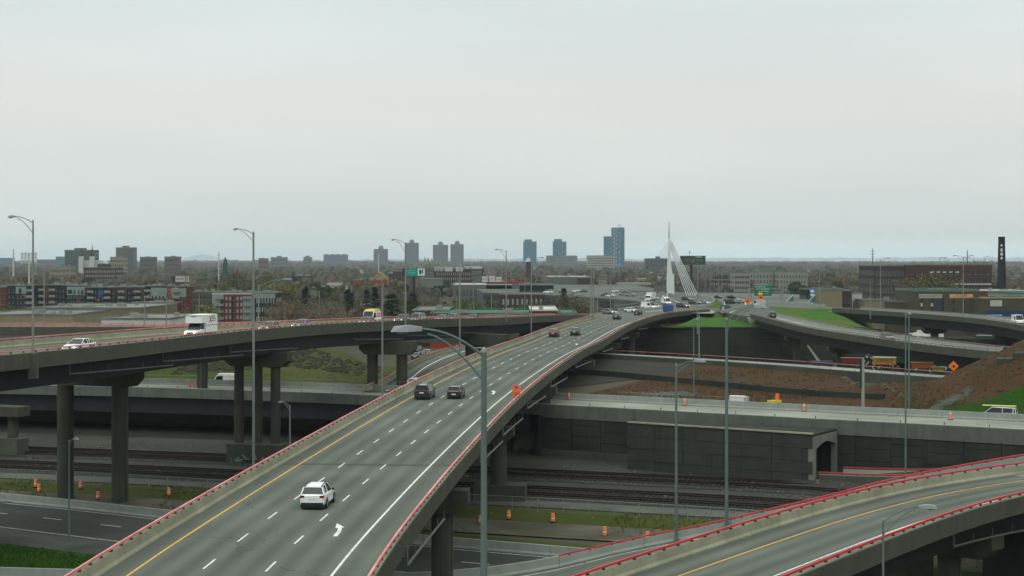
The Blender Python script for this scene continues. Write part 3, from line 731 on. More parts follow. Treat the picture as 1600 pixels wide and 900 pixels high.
# brown hill on the right: soil skin, green foot, stone chute, gabion strip
HP = Path([(48, 222, 0), (58, 219, 0), (72, 211, 0), (97, 197, 0), (118, 183, 0)])
drape('soil_hill', HP, -2, -38, m_soil, 6, HP.L, dz=.14)
drape('green_hill_foot', HP, .5, lambda q: -2-13*sm((q-4)/14)-0*q, m_grass, 4, HP.L, dz=.22)
b = MB()
for k in range(700):
    t = RND.random(); P1 = Vector(PD(1440, 636, 222)); P2 = Vector(PD(1514, 600, 236)); p = P1.lerp(P2, t); x = p.x+RND.gauss(0, .45); y = p.y+RND.gauss(0, .5); z = gh(x, y)+.2; r = RND.uniform(.08, .2); a = RND.uniform(0, 3)
    b.obox((x, y), (cos(a), sin(a)), (-sin(a), cos(a)), r, r*.7, z-.1, z+r)
tag(b.build('stone_chute', m_stone, fix=False), kind='stuff')
gb = thing('stone_gabion', 'pale stone-filled gabion strip lying across the brown hill at the right edge', 'gabion')
for k in range(5):
    x = 74.5+k*2.0; y = 241-k*1.3; z = gh(x, y)
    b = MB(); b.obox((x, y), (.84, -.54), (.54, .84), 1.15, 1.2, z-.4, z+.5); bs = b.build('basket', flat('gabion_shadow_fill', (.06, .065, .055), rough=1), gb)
    b = MB()
    for j in range(26):
        xx = x+RND.uniform(-1, 1); yy = y+RND.uniform(-1.1, 1.1); r = RND.uniform(.12, .26); b.obox((xx, yy), (.8, .6), (-.6, .8), r, r, z+.45, z+.5+r*.7)
    b.build('fill_stones', m_stone, bs)
# loose rip-rap and ridges on the left grass bank
b = MB()
for k in range(1500):
    t = RND.random(); s_ = RND.random()
    x = -62+t*36; y = 292+s_*26+(t*8); 
    if RND.random() < (t-.5)*1.4: continue
    z = gh(x, y)+.1; r = RND.uniform(.12, .42); a = RND.uniform(0, 3); b.obox((x, y), (cos(a), sin(a)), (-sin(a), cos(a)), r, r*.7, z-.1, z+r*.8)
tag(b.build('riprap', mat('dark_riprap', (.10, .105, .085), (.065, .07, .055), scale=1, rough=1), fix=False), kind='stuff')
# road curving away under the left viaduct
SP = Path([(-24, 262, 7.75), (-22, 280, 7.75), (-20.5, 324, 7.75), (-16.5, 366, 7.75), (-8, 410, 7.75)])
so = thing('slip_road', 'slip road curving away beneath the left viaduct, lined by a thin red rail', 'road')
sweep('road_surface', SP, [(0, 0), (13, 0), (13, -.6), (0, -.6)], m_asph, so, 0, SP.L, 4)
parapet_row(SP, 0, -1, 0, SP.L, so, m=m_conc, h=.7, rail_h=.95, fine_to=0)
sheet('edge_line', SP, 3.2, 3.5, .01, m_white, so)
KP = Path([(-48, 418, 10.6), (-20, 402, 10.6), (4, 388, 10.6)])
ko = thing('cross_bridge', 'short grey overbridge with pale red-railed parapet glimpsed under the left viaduct', 'bridge')
sweep('deck', KP, [(-9, 0), (0, 0), (0, -2.2), (-9, -2.2)], m_conc_dk, ko, 0, KP.L, 5)
parapet_row(KP, 0, 1, 0, KP.L, ko, m=m_conc_new, fine_to=0); parapet_row(KP, -9, -1, 0, KP.L, ko, m=m_conc_new, fine_to=0)
b = MB(); b.obox((-3, 393), (.84, -.54), (.54, .84), 3, 1.5, 0, 8.5); b.build('pier_wall', m_conc_dk, ko)

# ---------------------------------------------------------------- lower road bottom left, and its ramp on the right
LW = Path([(-115, 223, .1), (-62, 193, .1), (-52.6, 188, .1), (-37, 178.6, .1), (-20, 169, .1), (-6.5, 162, .1), (5.3, 156.5, .1), (14, 152, .1)])
lo = thing('lower_road', 'dark two-lane road passing low beneath the viaducts with a pale concrete barrier', 'road')
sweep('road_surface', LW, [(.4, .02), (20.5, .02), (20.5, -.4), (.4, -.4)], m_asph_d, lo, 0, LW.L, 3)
sheet('shoulder', LW, 13.9, 20.4, .026, mat('patched_grey_shoulder', (.105, .115, .108), (.075, .083, .079), scale=.4, stretch=(1, .2, 1), coord='UV', rough=.9, c3=(.06, .066, .063), scale3=.12), lo)
parapet_row(LW, 0, -1, 0, LW.L-3, lo, rail=False, m=m_conc_new, mfa=m_conc_new, h=1.0, seg=8, face=0)
sheet('edge_line', LW, 1.1, 1.25, .03, m_white, lo); sheet('edge_line', LW, 13.6, 13.75, .034, m_white, lo)
dashes(LW, 6.9, 50, 9, 3, .15, .03, m_white, lo, 0, LW.L)
drape('green_verge', LW, 20.5, 37, m_grass, 0, LW.L-34, dz=.1)
drape('grass_verge', LW, -1.2, -6, m_grass2, LW.near(-30, 175), LW.L, dz=.25)
RO = Path([(-90, 152, .1), (-47, 146, .1), (-25, 143.5, .1), (-8.6, 143.5, .1), (0, 147.5, .1), (4.5, 149.3, .5), (10.4, 149.3, 2.0), (19.8, 148.6, 3.9), (23.5, 148.3, 5), (29.4, 149.3, 6.05), (35.3, 150.5, 7.45), (48, 156.5, 8.75), (62, 168, 8.9), (75, 178, 8.9)])
ro = thing('merging_ramp', 'ramp rising from the lower road beside the bottom right viaduct', 'ramp')
row_ = interp([(0, 9), (RO.near(20, 148), 9), (RO.near(35, 150), 7), (RO.near(48, 156), 5.5), (RO.L, 5.5)])
sweep('road_surface', RO, lambda q: [(.3, 0), (row_(q), 0), (row_(q), -.5), (.3, -.5)], m_asph, ro, 0, RO.L, 2)
sR = RO.near(4.5, 149.3)
sweep('ramp_body', RO, lambda q: [(.05, -.5), (row_(q)-.2, -.5), (row_(q)-.2, -9), (.05, -9)], m_conc_dk, ro, sR-4, RO.near(36, 150), 2)
parapet_row(RO, 0, -1, 0, sR, ro, rail=False, m=m_conc_new, mfa=m_conc_new, h=1.0, seg=8, face=0)
parapet_row(RO, 0, -1, sR, RO.L, ro, rail=True, m=m_conc_new, mfa=m_conc, mr_=m_rail2, h=.85, seg=8, face=.6)
sheet('edge_line', RO, 1.2, 1.35, .01, m_white, ro); sheet('edge_line', RO, 6.0, 6.12, .01, m_yell, ro, 0, RO.near(30, 149))
pier(RO, RO.near(52, 159), (3,), -.5, 0, 6, ro, r=.9, zb=0)

# ---------------------------------------------------------------- near right viaduct
RN = Path([(-26, 45, 8.6), (-14, 67, 8.9), (-4, 84, 9), (3.9, 96.9, 9), (10, 106.3, 9), (19, 119.6, 9), (25.8, 129, 9), (33, 137.6, 9), (39.8, 144.2, 9), (48.3, 151, 9), (60, 159, 9), (74, 166, 9), (95, 172, 9)])
vr = thing('near_right_viaduct', 'curved single-carriageway viaduct with bright red rails in the bottom right corner', 'viaduct')
sweep('deck', RN, [(.02, 0), (10.88, 0), (10.88, -.55), (9.4, -.8), (1.4, -.8), (.02, -.55)], m_asph, vr, 0, RN.L, 2)
for a in (1.6, 6.2): sweep('girder', RN, [(a, -.7), (a+3.2, -.7), (a+2.9, -2.6), (a+.3, -2.6)], m_girder, vr, 0, RN.L, 3)
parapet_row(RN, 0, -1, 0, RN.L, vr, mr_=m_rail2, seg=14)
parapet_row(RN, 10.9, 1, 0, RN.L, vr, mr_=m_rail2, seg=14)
sheet('edge_line', RN, 3.0, 3.14, .008, m_yell, vr); sheet('edge_line', RN, 8.07, 8.22, .008, m_white, vr)
sj = RN.near(46.5, 149.5)
sweep('joint_slab', RN, [(.5, .01), (10.4, .01), (10.4, -.1), (.5, -.1)], m_conc_road, vr, sj, sj+4.2, 2)
for (x, y) in ((33, 137.6), (3, 96), (62, 160)):
    pier(RN, RN.near(x, y), (4.9,), -2.62, 1.2, 9.3, vr, r=.95, capd=1.9, zb=0)
s = RN.near(26, 129); drain(RN, 10.2, -1.9, s, s+20, vr)
ab = RN.off(RN.near(45, 148), 8.6); b = MB(); b.obox((ab.x, ab.y), (.76, .65), (-.65, .76), 7, 5, -.5, 6.2); b.build('abutment_block', m_wall, vr)
drape('grass_patch', RN, -6, 12, m_grass, RN.near(30, 134), RN.near(70, 163), dz=.08)
drape('soil_patch', RN, 12, 25, m_soil, RN.near(20, 120), RN.near(70, 163), dz=.08)

# ---------------------------------------------------------------- ramps on the right
m_rail3 = mat('dull_pinkish_steel', (.33, .22, .215), scale=.7, rough=.6)
R2 = Path([(86, 560, 13.4), (78, 510, 13.4), (72.5, 470, 13.4), (71.2, 450, 13.4), (70.4, 408, 13.4), (70, 367, 13.4), (71.4, 339, 13.4), (73.6, 318.5, 13.4), (75.5, 300, 13.4), (79, 278.5, 13.4), (84.5, 262, 13.4), (95, 250, 13.4), (110, 244, 13.4)])
v2 = thing('right_lower_ramp', 'narrow ramp viaduct curving down right, passing behind the brown hill', 'viaduct')
s2 = R2.near(71.2, 451)
sweep('deck', R2, [(-4, 0), (4, 0), (4, -.55), (2.8, -.8), (-2.8, -.8), (-4, -.55)], m_conc_road, v2, s2, R2.L, 3)
sweep('girder', R2, [(-2.9, -.75), (2.9, -.75), (2.3, -2.9), (-2.3, -2.9)], m_girder, v2, s2, R2.L, 4)
for sd in (-1, 1): parapet_row(R2, 4.05*sd, sd, s2, R2.L, v2, m=m_conc_new, mr_=m_rail3, fine_to=0)
for y in (395, 345, 305, 275): pier(R2, R2.near(R2.off(0, 0).x*0+interp([(275, 79), (305, 75.2), (345, 71), (395, 70.3)])(y), y), (0,), -2.9, -2.9, 2.9, v2, r=.75, capd=1.4, zb=.5)
b = MB(); c = R2.off(s2-1, 0); b.loft([[(c.x-4.6, c.y, 13.0), (c.x+4.4, c.y, 13.0), (c.x+3.2, c.y-2, 6), (c.x-2.8, c.y-2, 6)], [(c.x-4.6, c.y+3, 13.0), (c.x+4.4, c.y+3, 13.0), (c.x+3.2, c.y+3, 6), (c.x-2.8, c.y+3, 6)]]); b.build('abutment', m_conc, v2)
R1 = Path([(96, 560, 13.4), (101, 530, 13.4), (106.5, 508, 13.4), (117, 470, 13.4), (124, 430, 13.4), (125.5, 400, 13.4), (122, 362, 13.4), (117, 335, 13.4), (108, 300, 13.4), (98, 275, 13.4)])
v1 = thing('right_upper_ramp', 'wider ramp viaduct crossing at the far right in front of the storage warehouse', 'viaduct')
s3 = R1.near(106.5, 508); s3e = R1.near(108, 300)
sweep('deck', R1, [(-5, 0), (5, 0), (5, -.55), (3.8, -.8), (-3.8, -.8), (-5, -.55)], m_conc_road, v1, s3, s3e, 3)
sweep('girder', R1, [(-3.9, -.75), (3.9, -.75), (3.3, -3.2), (-3.3, -3.2)], m_girder, v1, s3, s3e, 4)
for sd in (-1, 1): parapet_row(R1, 5.05*sd, sd, s3, s3e, v1, m=m_conc_new, mr_=m_rail3, fine_to=0)
for x, y in ((119.5, 455), (125.4, 405), (118.5, 343)): pier(R1, R1.near(x, y), (0,), -3.2, -3.6, 3.6, v1, r=1.1, capd=1.8, zb=0)
b = MB(); c = R1.off(s3, 0); b.loft([[(c.x-5.6, c.y, 13.0), (c.x+5.6, c.y, 13.0), (c.x+4, c.y-2, 3), (c.x-3.4, c.y-2, 3)], [(c.x-5.6, c.y+3, 13.0), (c.x+5.6, c.y+3, 13.0), (c.x+4, c.y+3, 3), (c.x-3.4, c.y+3, 3)]]); b.build('abutment', m_conc, v1)

# ---------------------------------------------------------------- raised junction plateau
PL = [(33, 500), (64, 495), (66, 455), (76.5, 455), (80, 482), (88, 545), (98, 522), (110, 512), (108, 560), (118, 640), (140, 740), (112, 790), (84, 800), (80, 1060), (5, 1060), (-20, 900), (-14, 790), (16, 736), (40, 661), (49, 609), (45, 540)]
b = MB(); b.loft([[(x, y, 0) for x, y in PL], [(x, y, 13.38) for x, y in PL]])
m_plat = mat('junction_paving', (.125, .14, .132), (.10, .112, .106), scale=.06, rough=.9, c3=(.15, .165, .155), scale3=.02, detail=8)
tag(b.build('junction_plateau', [m_plat], fix=True), kind='structure')
def slope(name, low, high, m, n=10):
    b = MB()
    def along(L, t):
        L = [Vector(p) for p in L]; k = t*(len(L)-1); i = min(len(L)-2, int(k)); return L[i].lerp(L[i+1], k-i)
    for i in range(n+1):
        for j in range(7):
            p = along(low, i/n).lerp(along(high, i/n), j/6); p.z += .25*noise.noise(p*.2); b.v.append(tuple(p))
    for i in range(n):
        for j in range(6): b.f.append((i*7+j, (i+1)*7+j, (i+1)*7+j+1, i*7+j+1)); b.mi.append(0)
    return tag(b.build(name, m, fix=False), kind='structure')
m_gslope = mat('bright_embankment_grass', (.052, .155, .014), (.036, .108, .012), scale=.25, rough=1, bump=.4, c3=(.09, .12, .03), scale3=.05)
slope('grass_embankment', [(44, 441, 10.6), (60, 441, 10.6), (68.5, 441, 10.6)], [(62, 497, 13.45), (70, 520, 13.45), (69, 456, 13.2)], m_gslope)
slope('grass_embankment', [(74, 441, 10.2), (88, 441, 9.6), (103, 445, 8.6)], [(76.5, 458, 13.2), (88, 548, 13.45), (101, 516, 13.45)], m_gslope)
slope('grass_embankment', [(103, 445, 8.6), (108, 470, 5), (118, 500, 2)], [(101, 516, 13.45), (106, 514, 13.45), (112, 512, 13.4)], m_gslope)
b = MB(); b.poly([(34, 441.2, 10.58), (103, 441.2, 9.9), (103, 460, 8), (34, 505, 12)]); tag(b.build('embankment_core', m_soil, fix=False), kind='structure')
BW = Path([(14, 470, 0), (26, 447, 0), (42, 440.5, 0), (68, 440, 0), (98, 440, 0), (112, 425, 0), (150, 395, 0), (230, 350, 0)], step=6)
bw = thing('rear_retaining_wall', 'long dark striped retaining wall standing behind the service road with green graffiti', 'retaining wall')
wall_panels(BW, 0, 0, BW.L, lambda q: 10.6 if q < BW.near(96, 440) else 8.6, .1, 9, 1.75, bw, m_wall, rw)
sweep('coping', BW, lambda q: [(-.3, (10.65 if q < BW.near(96, 440) else 8.65)), (.5, (10.65 if q < BW.near(96, 440) else 8.65)), (.5, (10.95 if q < BW.near(96, 440) else 8.9)), (-.3, (10.95 if q < BW.near(96, 440) else 8.9))], m_conc_dk, bw, 0, BW.L, 6)
sg0 = BW.near(105, 432)
GP = Path([(84, 405, 0), (120, 382, 0), (170, 350, 0)])
gwl = thing('graffiti_wall', 'low wall covered in pale green graffiti behind the yellow bin', 'wall')
wall_panels(GP, 0, 0, GP.L, 5.4, .2, 6, 2.6, gwl, m_wall, rw, th=.4)
rg_ = random.Random(5)
for k in range(11):
    q = 4+k*3.1; p, t_ = GP.at(q); n_ = Vector((t_.y, -t_.x, 0)); st = []
    for j in range(9):
        x = rg_.uniform(-1.3, 1.3); z = rg_.uniform(2.4, 4.9); st.append((x, z, x+rg_.uniform(-.7, .7), z+rg_.uniform(-.9, .9)))
    strokes('graffiti', st, p+n_*.5, tuple(t_), .13, flat('mint_spray', (.30, .42, .37)) if k % 4 else flat('green_spray', (.02, .16, .11)), gwl, n_)
# white barriers and painted lines on the plateau
def junction_barrier(pts, lab, h=1.0):
    p = Path([(PZ(u, v, 13.4)) for u, v in pts], step=3); o = thing('concrete_barrier', lab, 'barrier', group='white barriers on the junction')
    q = 0
    while q < p.L: 
        sweep('barrier_section', p, [(-.3, -.05), (.3, -.05), (.18, h), (-.18, h)], m_conc_new, o, q, min(p.L, q+7.9), 4); q += 8
junction_barrier([(1000, 487), (1025, 484.5), (1052, 481)], 'straight white barrier just left of the blue truck lane end')
junction_barrier([(1093, 483), (1108, 478), (1115, 474), (1116, 470), (1110, 466.5), (1095, 464)], 'white barrier curving round left of the small green traffic island')
junction_barrier([(1119, 470), (1128, 472.5), (1132, 477), (1131, 484), (1128, 489)], 'white barrier hooking round right of the small green traffic island')
junction_barrier([(1130, 489), (1150, 484.5), (1177, 478)], 'white barrier along the top of the green embankment left of the gantry')
junction_barrier([(1200, 472.5), (1245, 476), (1290, 480.5)], 'long white barrier along the embankment top right of the gantry')
b = MB(); b.poly([(x, y, 13.41) for x, y, _ in (PZ(1106, 480, 13.4), PZ(1117, 476, 13.4), PZ(1120, 471.5, 13.4), PZ(1128, 474, 13.4), PZ(1129, 479, 13.4), PZ(1120, 482, 13.4))]); tag(b.build('traffic_island_grass', m_gslope, fix=False), kind='structure')
b = MB(); b.poly([(x, y, 13.405) for x, y, _ in (PZ(1060, 489, 13.4), PZ(1110, 484, 13.4), PZ(1118, 487, 13.4), PZ(1114, 490, 13.4))]); b.poly([(x, y, 13.405) for x, y, _ in (PZ(1000, 486, 13.4), PZ(1052, 481, 13.4), PZ(1052, 484, 13.4), PZ(1010, 488, 13.4))]); tag(b.build('concrete_apron', m_conc_road, fix=False), kind='structure')
jl = thing('junction_road_markings', 'thin pale lane lines painted across the distant junction', 'road markings')
for pts in ([(880, 448), (960, 451), (1030, 455)], [(900, 455), (985, 462), (1035, 466), (1060, 472), (1065, 479)], [(1140, 489), (1165, 476), (1150, 466), (1100, 460)], [(1180, 478), (1160, 468), (1110, 461), (1040, 457)], [(960, 478), (1010, 472), (1035, 468)]):
    p = Path([PZ(u, v, 13.4) for u, v in pts], step=4); sheet('lane_line', p, -.14, .14, .012, m_white, jl, 0, p.L, 5)
# parapet of the far left arm of the junction
FP = Path([(-14, 789.5, 13.4), (16, 735.5, 13.4), (40, 660.5, 13.4), (49, 609, 13.4), (45.2, 540, 13.4), (33, 500, 13.4)], step=5)
fo = thing('junction_edge_parapet', 'grey parapet and dark fascia along the left edge of the distant junction', 'parapet')
sweep('parapet', FP, [(-.4, 0), (.1, 0), (.1, .9), (-.4, .9)], m_conc_new, fo, 0, FP.L, 5)
sweep('fascia', FP, [(.05, .1), (.5, .1), (.5, -1.2), (.05, -1.2)], m_fascia, fo, 0, FP.L, 5)
sweep('girder', FP, [(.02, -1.2), (.3, -1.2), (.3, -3.4), (.02, -3.4)], m_girder, fo, 0, FP.L, 5)

# weeds and grass tufts standing on the verges
def tufts(name, spots, m, hmax, seed):
    r_ = random.Random(seed); b = MB()
    for (x, y, z) in spots:
        for k in range(3):
            a = r_.uniform(0, 6.28); w_ = r_.uniform(.02, .06); h = hmax*r_.uniform(.4, 1); lx, ly = r_.uniform(-.15, .15), r_.uniform(-.15, .15); ox, oy = r_.uniform(-.15, .15), r_.uniform(-.15, .15)
            b.poly([(x+ox-cos(a)*w_, y+oy-sin(a)*w_, z-.03), (x+ox+cos(a)*w_, y+oy+sin(a)*w_, z-.03), (x+ox+lx, y+oy+ly, z+h)])
    return tag(b.build(name, m, fix=False), kind='stuff')
def on_strip(path, l0, l1, s0, s1, n, thr=-.05, sc_=.12):
    out_ = []
    for _ in range(n):
        q = RND.uniform(s0, s1); p = path.off(q, RND.uniform(l0, l1))
        if noise.noise(Vector((p.x*sc_, p.y*sc_, 1.7))) > thr: out_.append((p.x, p.y, gh(p.x, p.y)+.1))
    return out_
m_blade = mat('grass_blades', (.040, .115, .010), (.024, .070, .008), scale=.4, rough=1); m_weed = mat('dry_weeds', (.10, .10, .042), (.055, .065, .026), scale=.5, rough=1)
tufts('grass_tufts', on_strip(LW, 20.7, 36, 20, LW.L-36, 9000, -.5)+on_strip(HP, 0, -14, 4, HP.L, 7000, -.4), m_blade, .38, 1)
tufts('weed_tufts', on_strip(T1, 31, 44, 60, T1.L-20, 7000, .0)+on_strip(MM, -20, -60, 0, MM.near(-20, 243), 6000, .0)+on_strip(T1, 8, 13, 40, T1.L-20, 1500, .1), m_weed, .4, 2)
sl = []
for _ in range(5200):
    u_ = RND.random(); q = MM.near(2, 235)+(MM.near(66, 192)-MM.near(2, 235))*u_; l = wf(q)-1-RND.random()*48; p = MM.off(q, l)
    if p.y < yNN(p.x)-1 and noise.noise(Vector((p.x*.09, p.y*.09, 5))) > .05: sl.append((p.x, p.y, gh(p.x, p.y)+.15))
tufts('slope_weeds', sl, m_weed, .45, 3)
b = MB()
for k in range(2600):          # clods and rubble on the bare soil
    q = RND.uniform(MM.near(0, 235), MM.L-10); l = wf(q)-1-RND.random()*45; p = MM.off(q, l)
    if p.y > yNN(p.x)-1 and p.x < 56: continue
    r = RND.uniform(.06, .22)*(2 if k % 30 == 0 else 1); a = RND.uniform(0, 3); z = gh(p.x, p.y)+.13; b.obox((p.x, p.y), (cos(a), sin(a)), (-sin(a), cos(a)), r, r*.6, z-.1, z+r*.6)
tag(b.build('soil_clods', mat('clod_soil', (.12, .085, .055), (.06, .045, .03), scale=.8, rough=1), fix=False), kind='stuff')
# ================================================================ text
def text(s, size, loc, m, parent, rot=(pi/2, 0, 0), name='lettering', sx_=1.0, ext=.02):
    cu = bpy.data.curves.new(name, 'FONT'); cu.body = s; cu.size = size; cu.extrude = ext; cu.align_x = 'CENTER'; cu.align_y = 'CENTER'; cu.resolution_u = 2
    tmp = bpy.data.objects.new('tmp', cu); C.objects.link(tmp); bpy.context.view_layer.update()
    me = bpy.data.meshes.new_from_object(tmp.evaluated_get(bpy.context.evaluated_depsgraph_get())); bpy.data.objects.remove(tmp)
    me.name = name; me.materials.clear(); me.materials.append(m)
    o = ob(name, me, parent, loc); o.rotation_euler = rot; o.scale = (sx_, 1, 1); return o
# ================================================================ outer ramp behind the left viaduct
XR = Path([(-170, 282, 17.2), (-130, 275, 17.2), (-100, 270, 17.2), (-75, 266, 17.3), (-55, 262, 17.5), (-38, 262, 17.8)])
xr = thing('outer_ramp', 'second road deck just behind the left end of the curved viaduct', 'viaduct')
sweep('deck', XR, [(-9, 0), (0, 0), (0, -1.8), (-9, -1.8)], m_asph, xr, 0, XR.L, 4)
parapet_row(XR, -9, -1, 0, XR.L, xr, fine_to=0); parapet_row(XR, 0, 1, 0, XR.L, xr, fine_to=0)
for q in (40, 85, 120): pier(XR, q, (-4.5,), -1.8, -8, -1, xr, zb=5)

# ================================================================ vehicles (front towards +x)
def wheel_mesh():
    if 'wheel_m' in bpy.data.meshes: return bpy.data.meshes['wheel_m'], bpy.data.meshes['rim_m']
    b = MB(); b.tube([(0, -.11, 0), (0, .11, 0)], .335, 16); w = b.mesh('wheel_m', m_rubber, smooth=False, fix=True)
    b = MB()
    b.tube([(0, -.118, 0), (0, .118, 0)], .10, 10)
    for k in range(5):
        a = 2*pi*k/5; b.loft([[(cos(a+d_)*r, y, sin(a+d_)*r) for r, d_ in ((.08, -.3), (.08, .3), (.23, .12), (.23, -.12))] for y in (-.119, .119)])
    r = b.mesh('rim_m', m_rim, fix=True); return w, r
def ringbody(st):
    """st: list of (x, halfwidth, zbottom, zshoulder, ztop)"""
    R = []
    for x, w, z0, z1, z2 in st:
        h = [(0.0, z0), (w*.9, z0), (w*.99, z0+.10), (w, z1-.18), (w*.985, z1), (w*.93, z2-.02), (w*.84, z2), (0, z2+.015)]
        full = h+[(-y, z) for y, z in reversed(h[1:-1])]
        R.append([(x, y, z) for y, z in full])
    return R
PAINT = {}
def paint(n, c, rough=.28):
    if n not in PAINT: PAINT[n] = flat('car_paint_'+n, c, rough=rough, spec=.5, coat=.6)
    return PAINT[n]
SHAPES = {
 'sedan': dict(L=4.6, W=.9, body=[(-2.3, .66, .40, .72, .80), (-2.22, .80, .28, .85, .97), (-1.5, .88, .22, .88, .99), (-.6, .90, .20, .86, .95), (.9, .90, .20, .84, .93), (1.7, .87, .22, .78, .84), (2.15, .78, .28, .66, .72), (2.3, .6, .36, .55, .62)], cab=[(-1.75, .95, .0), (-.95, .95, .46), (.15, .94, .50), (1.05, .92, .02)], wb=1.36),
 'hatch': dict(L=4.2, W=.88, body=[(-2.1, .68, .40, .80, .90), (-2.03, .80, .28, .90, 1.0), (-1.3, .87, .22, .92, 1.0), (.9, .88, .20, .88, .95), (1.6, .85, .22, .80, .86), (2.0, .76, .28, .68, .74), (2.12, .6, .36, .56, .62)], cab=[(-2.0, .98, .0), (-1.6, .98, .46), (.1, .96, .52), (1.0, .93, .02)], wb=1.28),
 'suv': dict(L=4.8, W=.92, body=[(-2.4, .74, .48, .90, 1.0), (-2.33, .86, .34, 1.0, 1.10), (-1.5, .915, .28, 1.0, 1.10), (.9, .92, .27, .97, 1.05), (1.7, .89, .28, .90, .97), (2.2, .80, .33, .78, .85), (2.38, .64, .42, .62, .72)], cab=[(-2.28, 1.08, .0), (-1.98, 1.08, .50), (.1, 1.06, .58), (1.05, 1.03, .02)], wb=1.40),
 'van': dict(L=5.1, W=.98, body=[(-2.55, .84, .46, 1.0, 1.10), (-2.5, .93, .32, 1.05, 1.14), (-1.5, .97, .26, 1.05, 1.14), (1.3, .97, .26, 1.0, 1.10), (1.9, .93, .28, .92, 1.0), (2.4, .82, .34, .78, .84), (2.52, .66, .42, .62, .70)], cab=[(-2.5, 1.12, .0), (-2.34, 1.12, .62), (.75, 1.10, .70), (1.75, 1.02, .02)], wb=1.52),
 'cargo': dict(L=5.6, W=1.0, body=[(-2.8, .94, .46, 1.1, 1.2), (-2.76, .98, .36, 1.1, 1.2), (1.5, .99, .36, 1.1, 1.2), (2.1, .95, .36, 1.0, 1.1), (2.6, .86, .40, .86, .94), (2.76, .7, .46, .7, .78)], cab=[(-2.78, 1.18, .0), (-2.72, 1.18, 1.15), (1.0, 1.16, 1.22), (1.9, 1.08, .02)], wb=1.7),
}
def make_car(kind, pname, col, lights='none', roofrails=False, glass=None, far=False):
    sh = SHAPES[kind]; pm = paint(pname, col); gl = glass or m_glass
    root = ob('car_tmp', None)
    b = MB(); b.loft(ringbody(sh['body'])); 
    bo = b.build('body', pm, root, smooth=False)
    W = sh['W']; cab = sh['cab']
    # greenhouse (glass) and roof skin with pillars
    b = MB(); R = []
    for x, zb, h in cab: R.append([(x, -W*.90, zb-.04), (x, -W*(.88-.16*h/.5 if kind != 'cargo' else .88), zb+h), (x, W*(.88-.16*h/.5 if kind != 'cargo' else .88), zb+h), (x, W*.90, zb-.04)])
    b.loft(R)
    b.build('windows' if kind != 'cargo' else 'box_body', gl if kind != 'cargo' else pm, root)
    if kind == 'cargo':
        x2, z2, h2 = cab[2]; x3, z3, h3 = cab[3]
        b = MB(); b.poly([(x2+.12, -W*.78, z2+h2*.93), (x2+.12, W*.78, z2+h2*.93), (x3+.02, W*.84, z3+.10), (x3+.02, -W*.84, z3+.10)])
        for sy in (-1, 1): b.poly([(x2-.9, sy*W*.905, 1.2), (x2+.55, sy*W*.905, 1.2), (x2+.1, sy*W*.9, 2.0), (x2-.9, sy*W*.9, 2.0)])
        b.build('windscreen', m_glass, root, fix=False)
    wt = [W*(.88-.16*c[2]/.5) for c in cab]
    if kind != 'cargo':
        b = MB()
        x1, z1, h1 = cab[1]; x2, z2, h2 = cab[2]
        b.loft([[(x1-.05, -wt[1]*.96, z1+h1-.03), (x1-.05, -wt[1]*.85, z1+h1+.03), (x1-.05, wt[1]*.85, z1+h1+.03), (x1-.05, wt[1]*.96, z1+h1-.03)],
                [((x1+x2)/2, -wt[2]*1.0, z2+h2-.05), ((x1+x2)/2, -wt[2]*.86, z2+h2+.035), ((x1+x2)/2, wt[2]*.86, z2+h2+.035), ((x1+x2)/2, wt[2]*1.0, z2+h2-.05)],
                [(x2+.06, -wt[2]*.97, z2+h2-.05), (x2+.06, -wt[2]*.86, z2+h2+.015), (x2+.06, wt[2]*.86, z2+h2+.015), (x2+.06, wt[2]*.97, z2+h2-.05)]])
        b.build('roof', pm, root)
        b = MB()
        for sy in (-1, 1):
            def pil(xa, xb, w_, ia, ib):
                za = cab[ia][1]; zb_ = cab[ib][1]+cab[ib][2]
                b.tube([(xa, sy*W*.905, za-.03), (xb, sy*wt[ib]*1.005, zb_-.02)], w_, 5)
            pil(cab[0][0]+.02, cab[1][0], .055, 0, 1); pil(cab[3][0]-.02, cab[2][0], .04, 3, 2)
            xm = (cab[1][0]+cab[2][0])/2+.1; pil(xm, xm, .04, 1, 2); pil(cab[1][0]+.25, cab[1][0]+.2, .06, 1, 1)
        b.build('pillars', pm, root)
    w, r = wheel_mesh()
    for sx_ in (-1, 1):
        for sy in (-1, 1):
            wo = ob('wheel', w, root, (sx_*sh['wb'], sy*(W-.09), .335)); ob('rim', r, wo)
    b = MB()
    for sx_ in (-1, 1):
        for sy in (-1, 1):
            c = (sx_*sh['wb'], sy*(W-.03)); pts = [(c[0]+cos(a)*.42, c[1], .335+max(-.05, sin(a)*.42)) for a in [pi*k/10 for k in range(11)]]
            b.tube(pts, .045, 5)
    b.box(-sh['L']/2+.1, sh['L']/2-.1, -W*.93, W*.93, .13, .34); b.build('underbody_trim', m_black, root)
    xb = -sh['L']/2; zt = sh['body'][1][4]
    for sy in (-1, 1):
        b = MB(); y0, y1 = sorted((sy*(W*.60), sy*(W*.93))); b.box(xb-.01, xb+.22, y0, y1, zt-.24, zt-.07); b.build('tail_lamp', m_red_l, root)
        b = MB(); xf = sh['L']/2; y0, y1 = sorted((sy*(W*.50), sy*(W*.84))); z0 = sh['body'][-2][3]
        b.box(xf-.32, xf-.075 if lights != 'on' else xf-.03, y0, y1, z0-.14, z0+.0); b.build('headlamp', m_head if lights == 'on' else m_rim, root)
        b = MB(); xm = cab[3][0]-.35; b.box(xm-.08, xm+.08, sy*W*.95 if sy > 0 else -W-.13, W+.13 if sy > 0 else -W*.95, cab[3][1]-.0, cab[3][1]+.14); b.build('door_mirror', m_black if kind in ('suv', 'van') else pm, root)
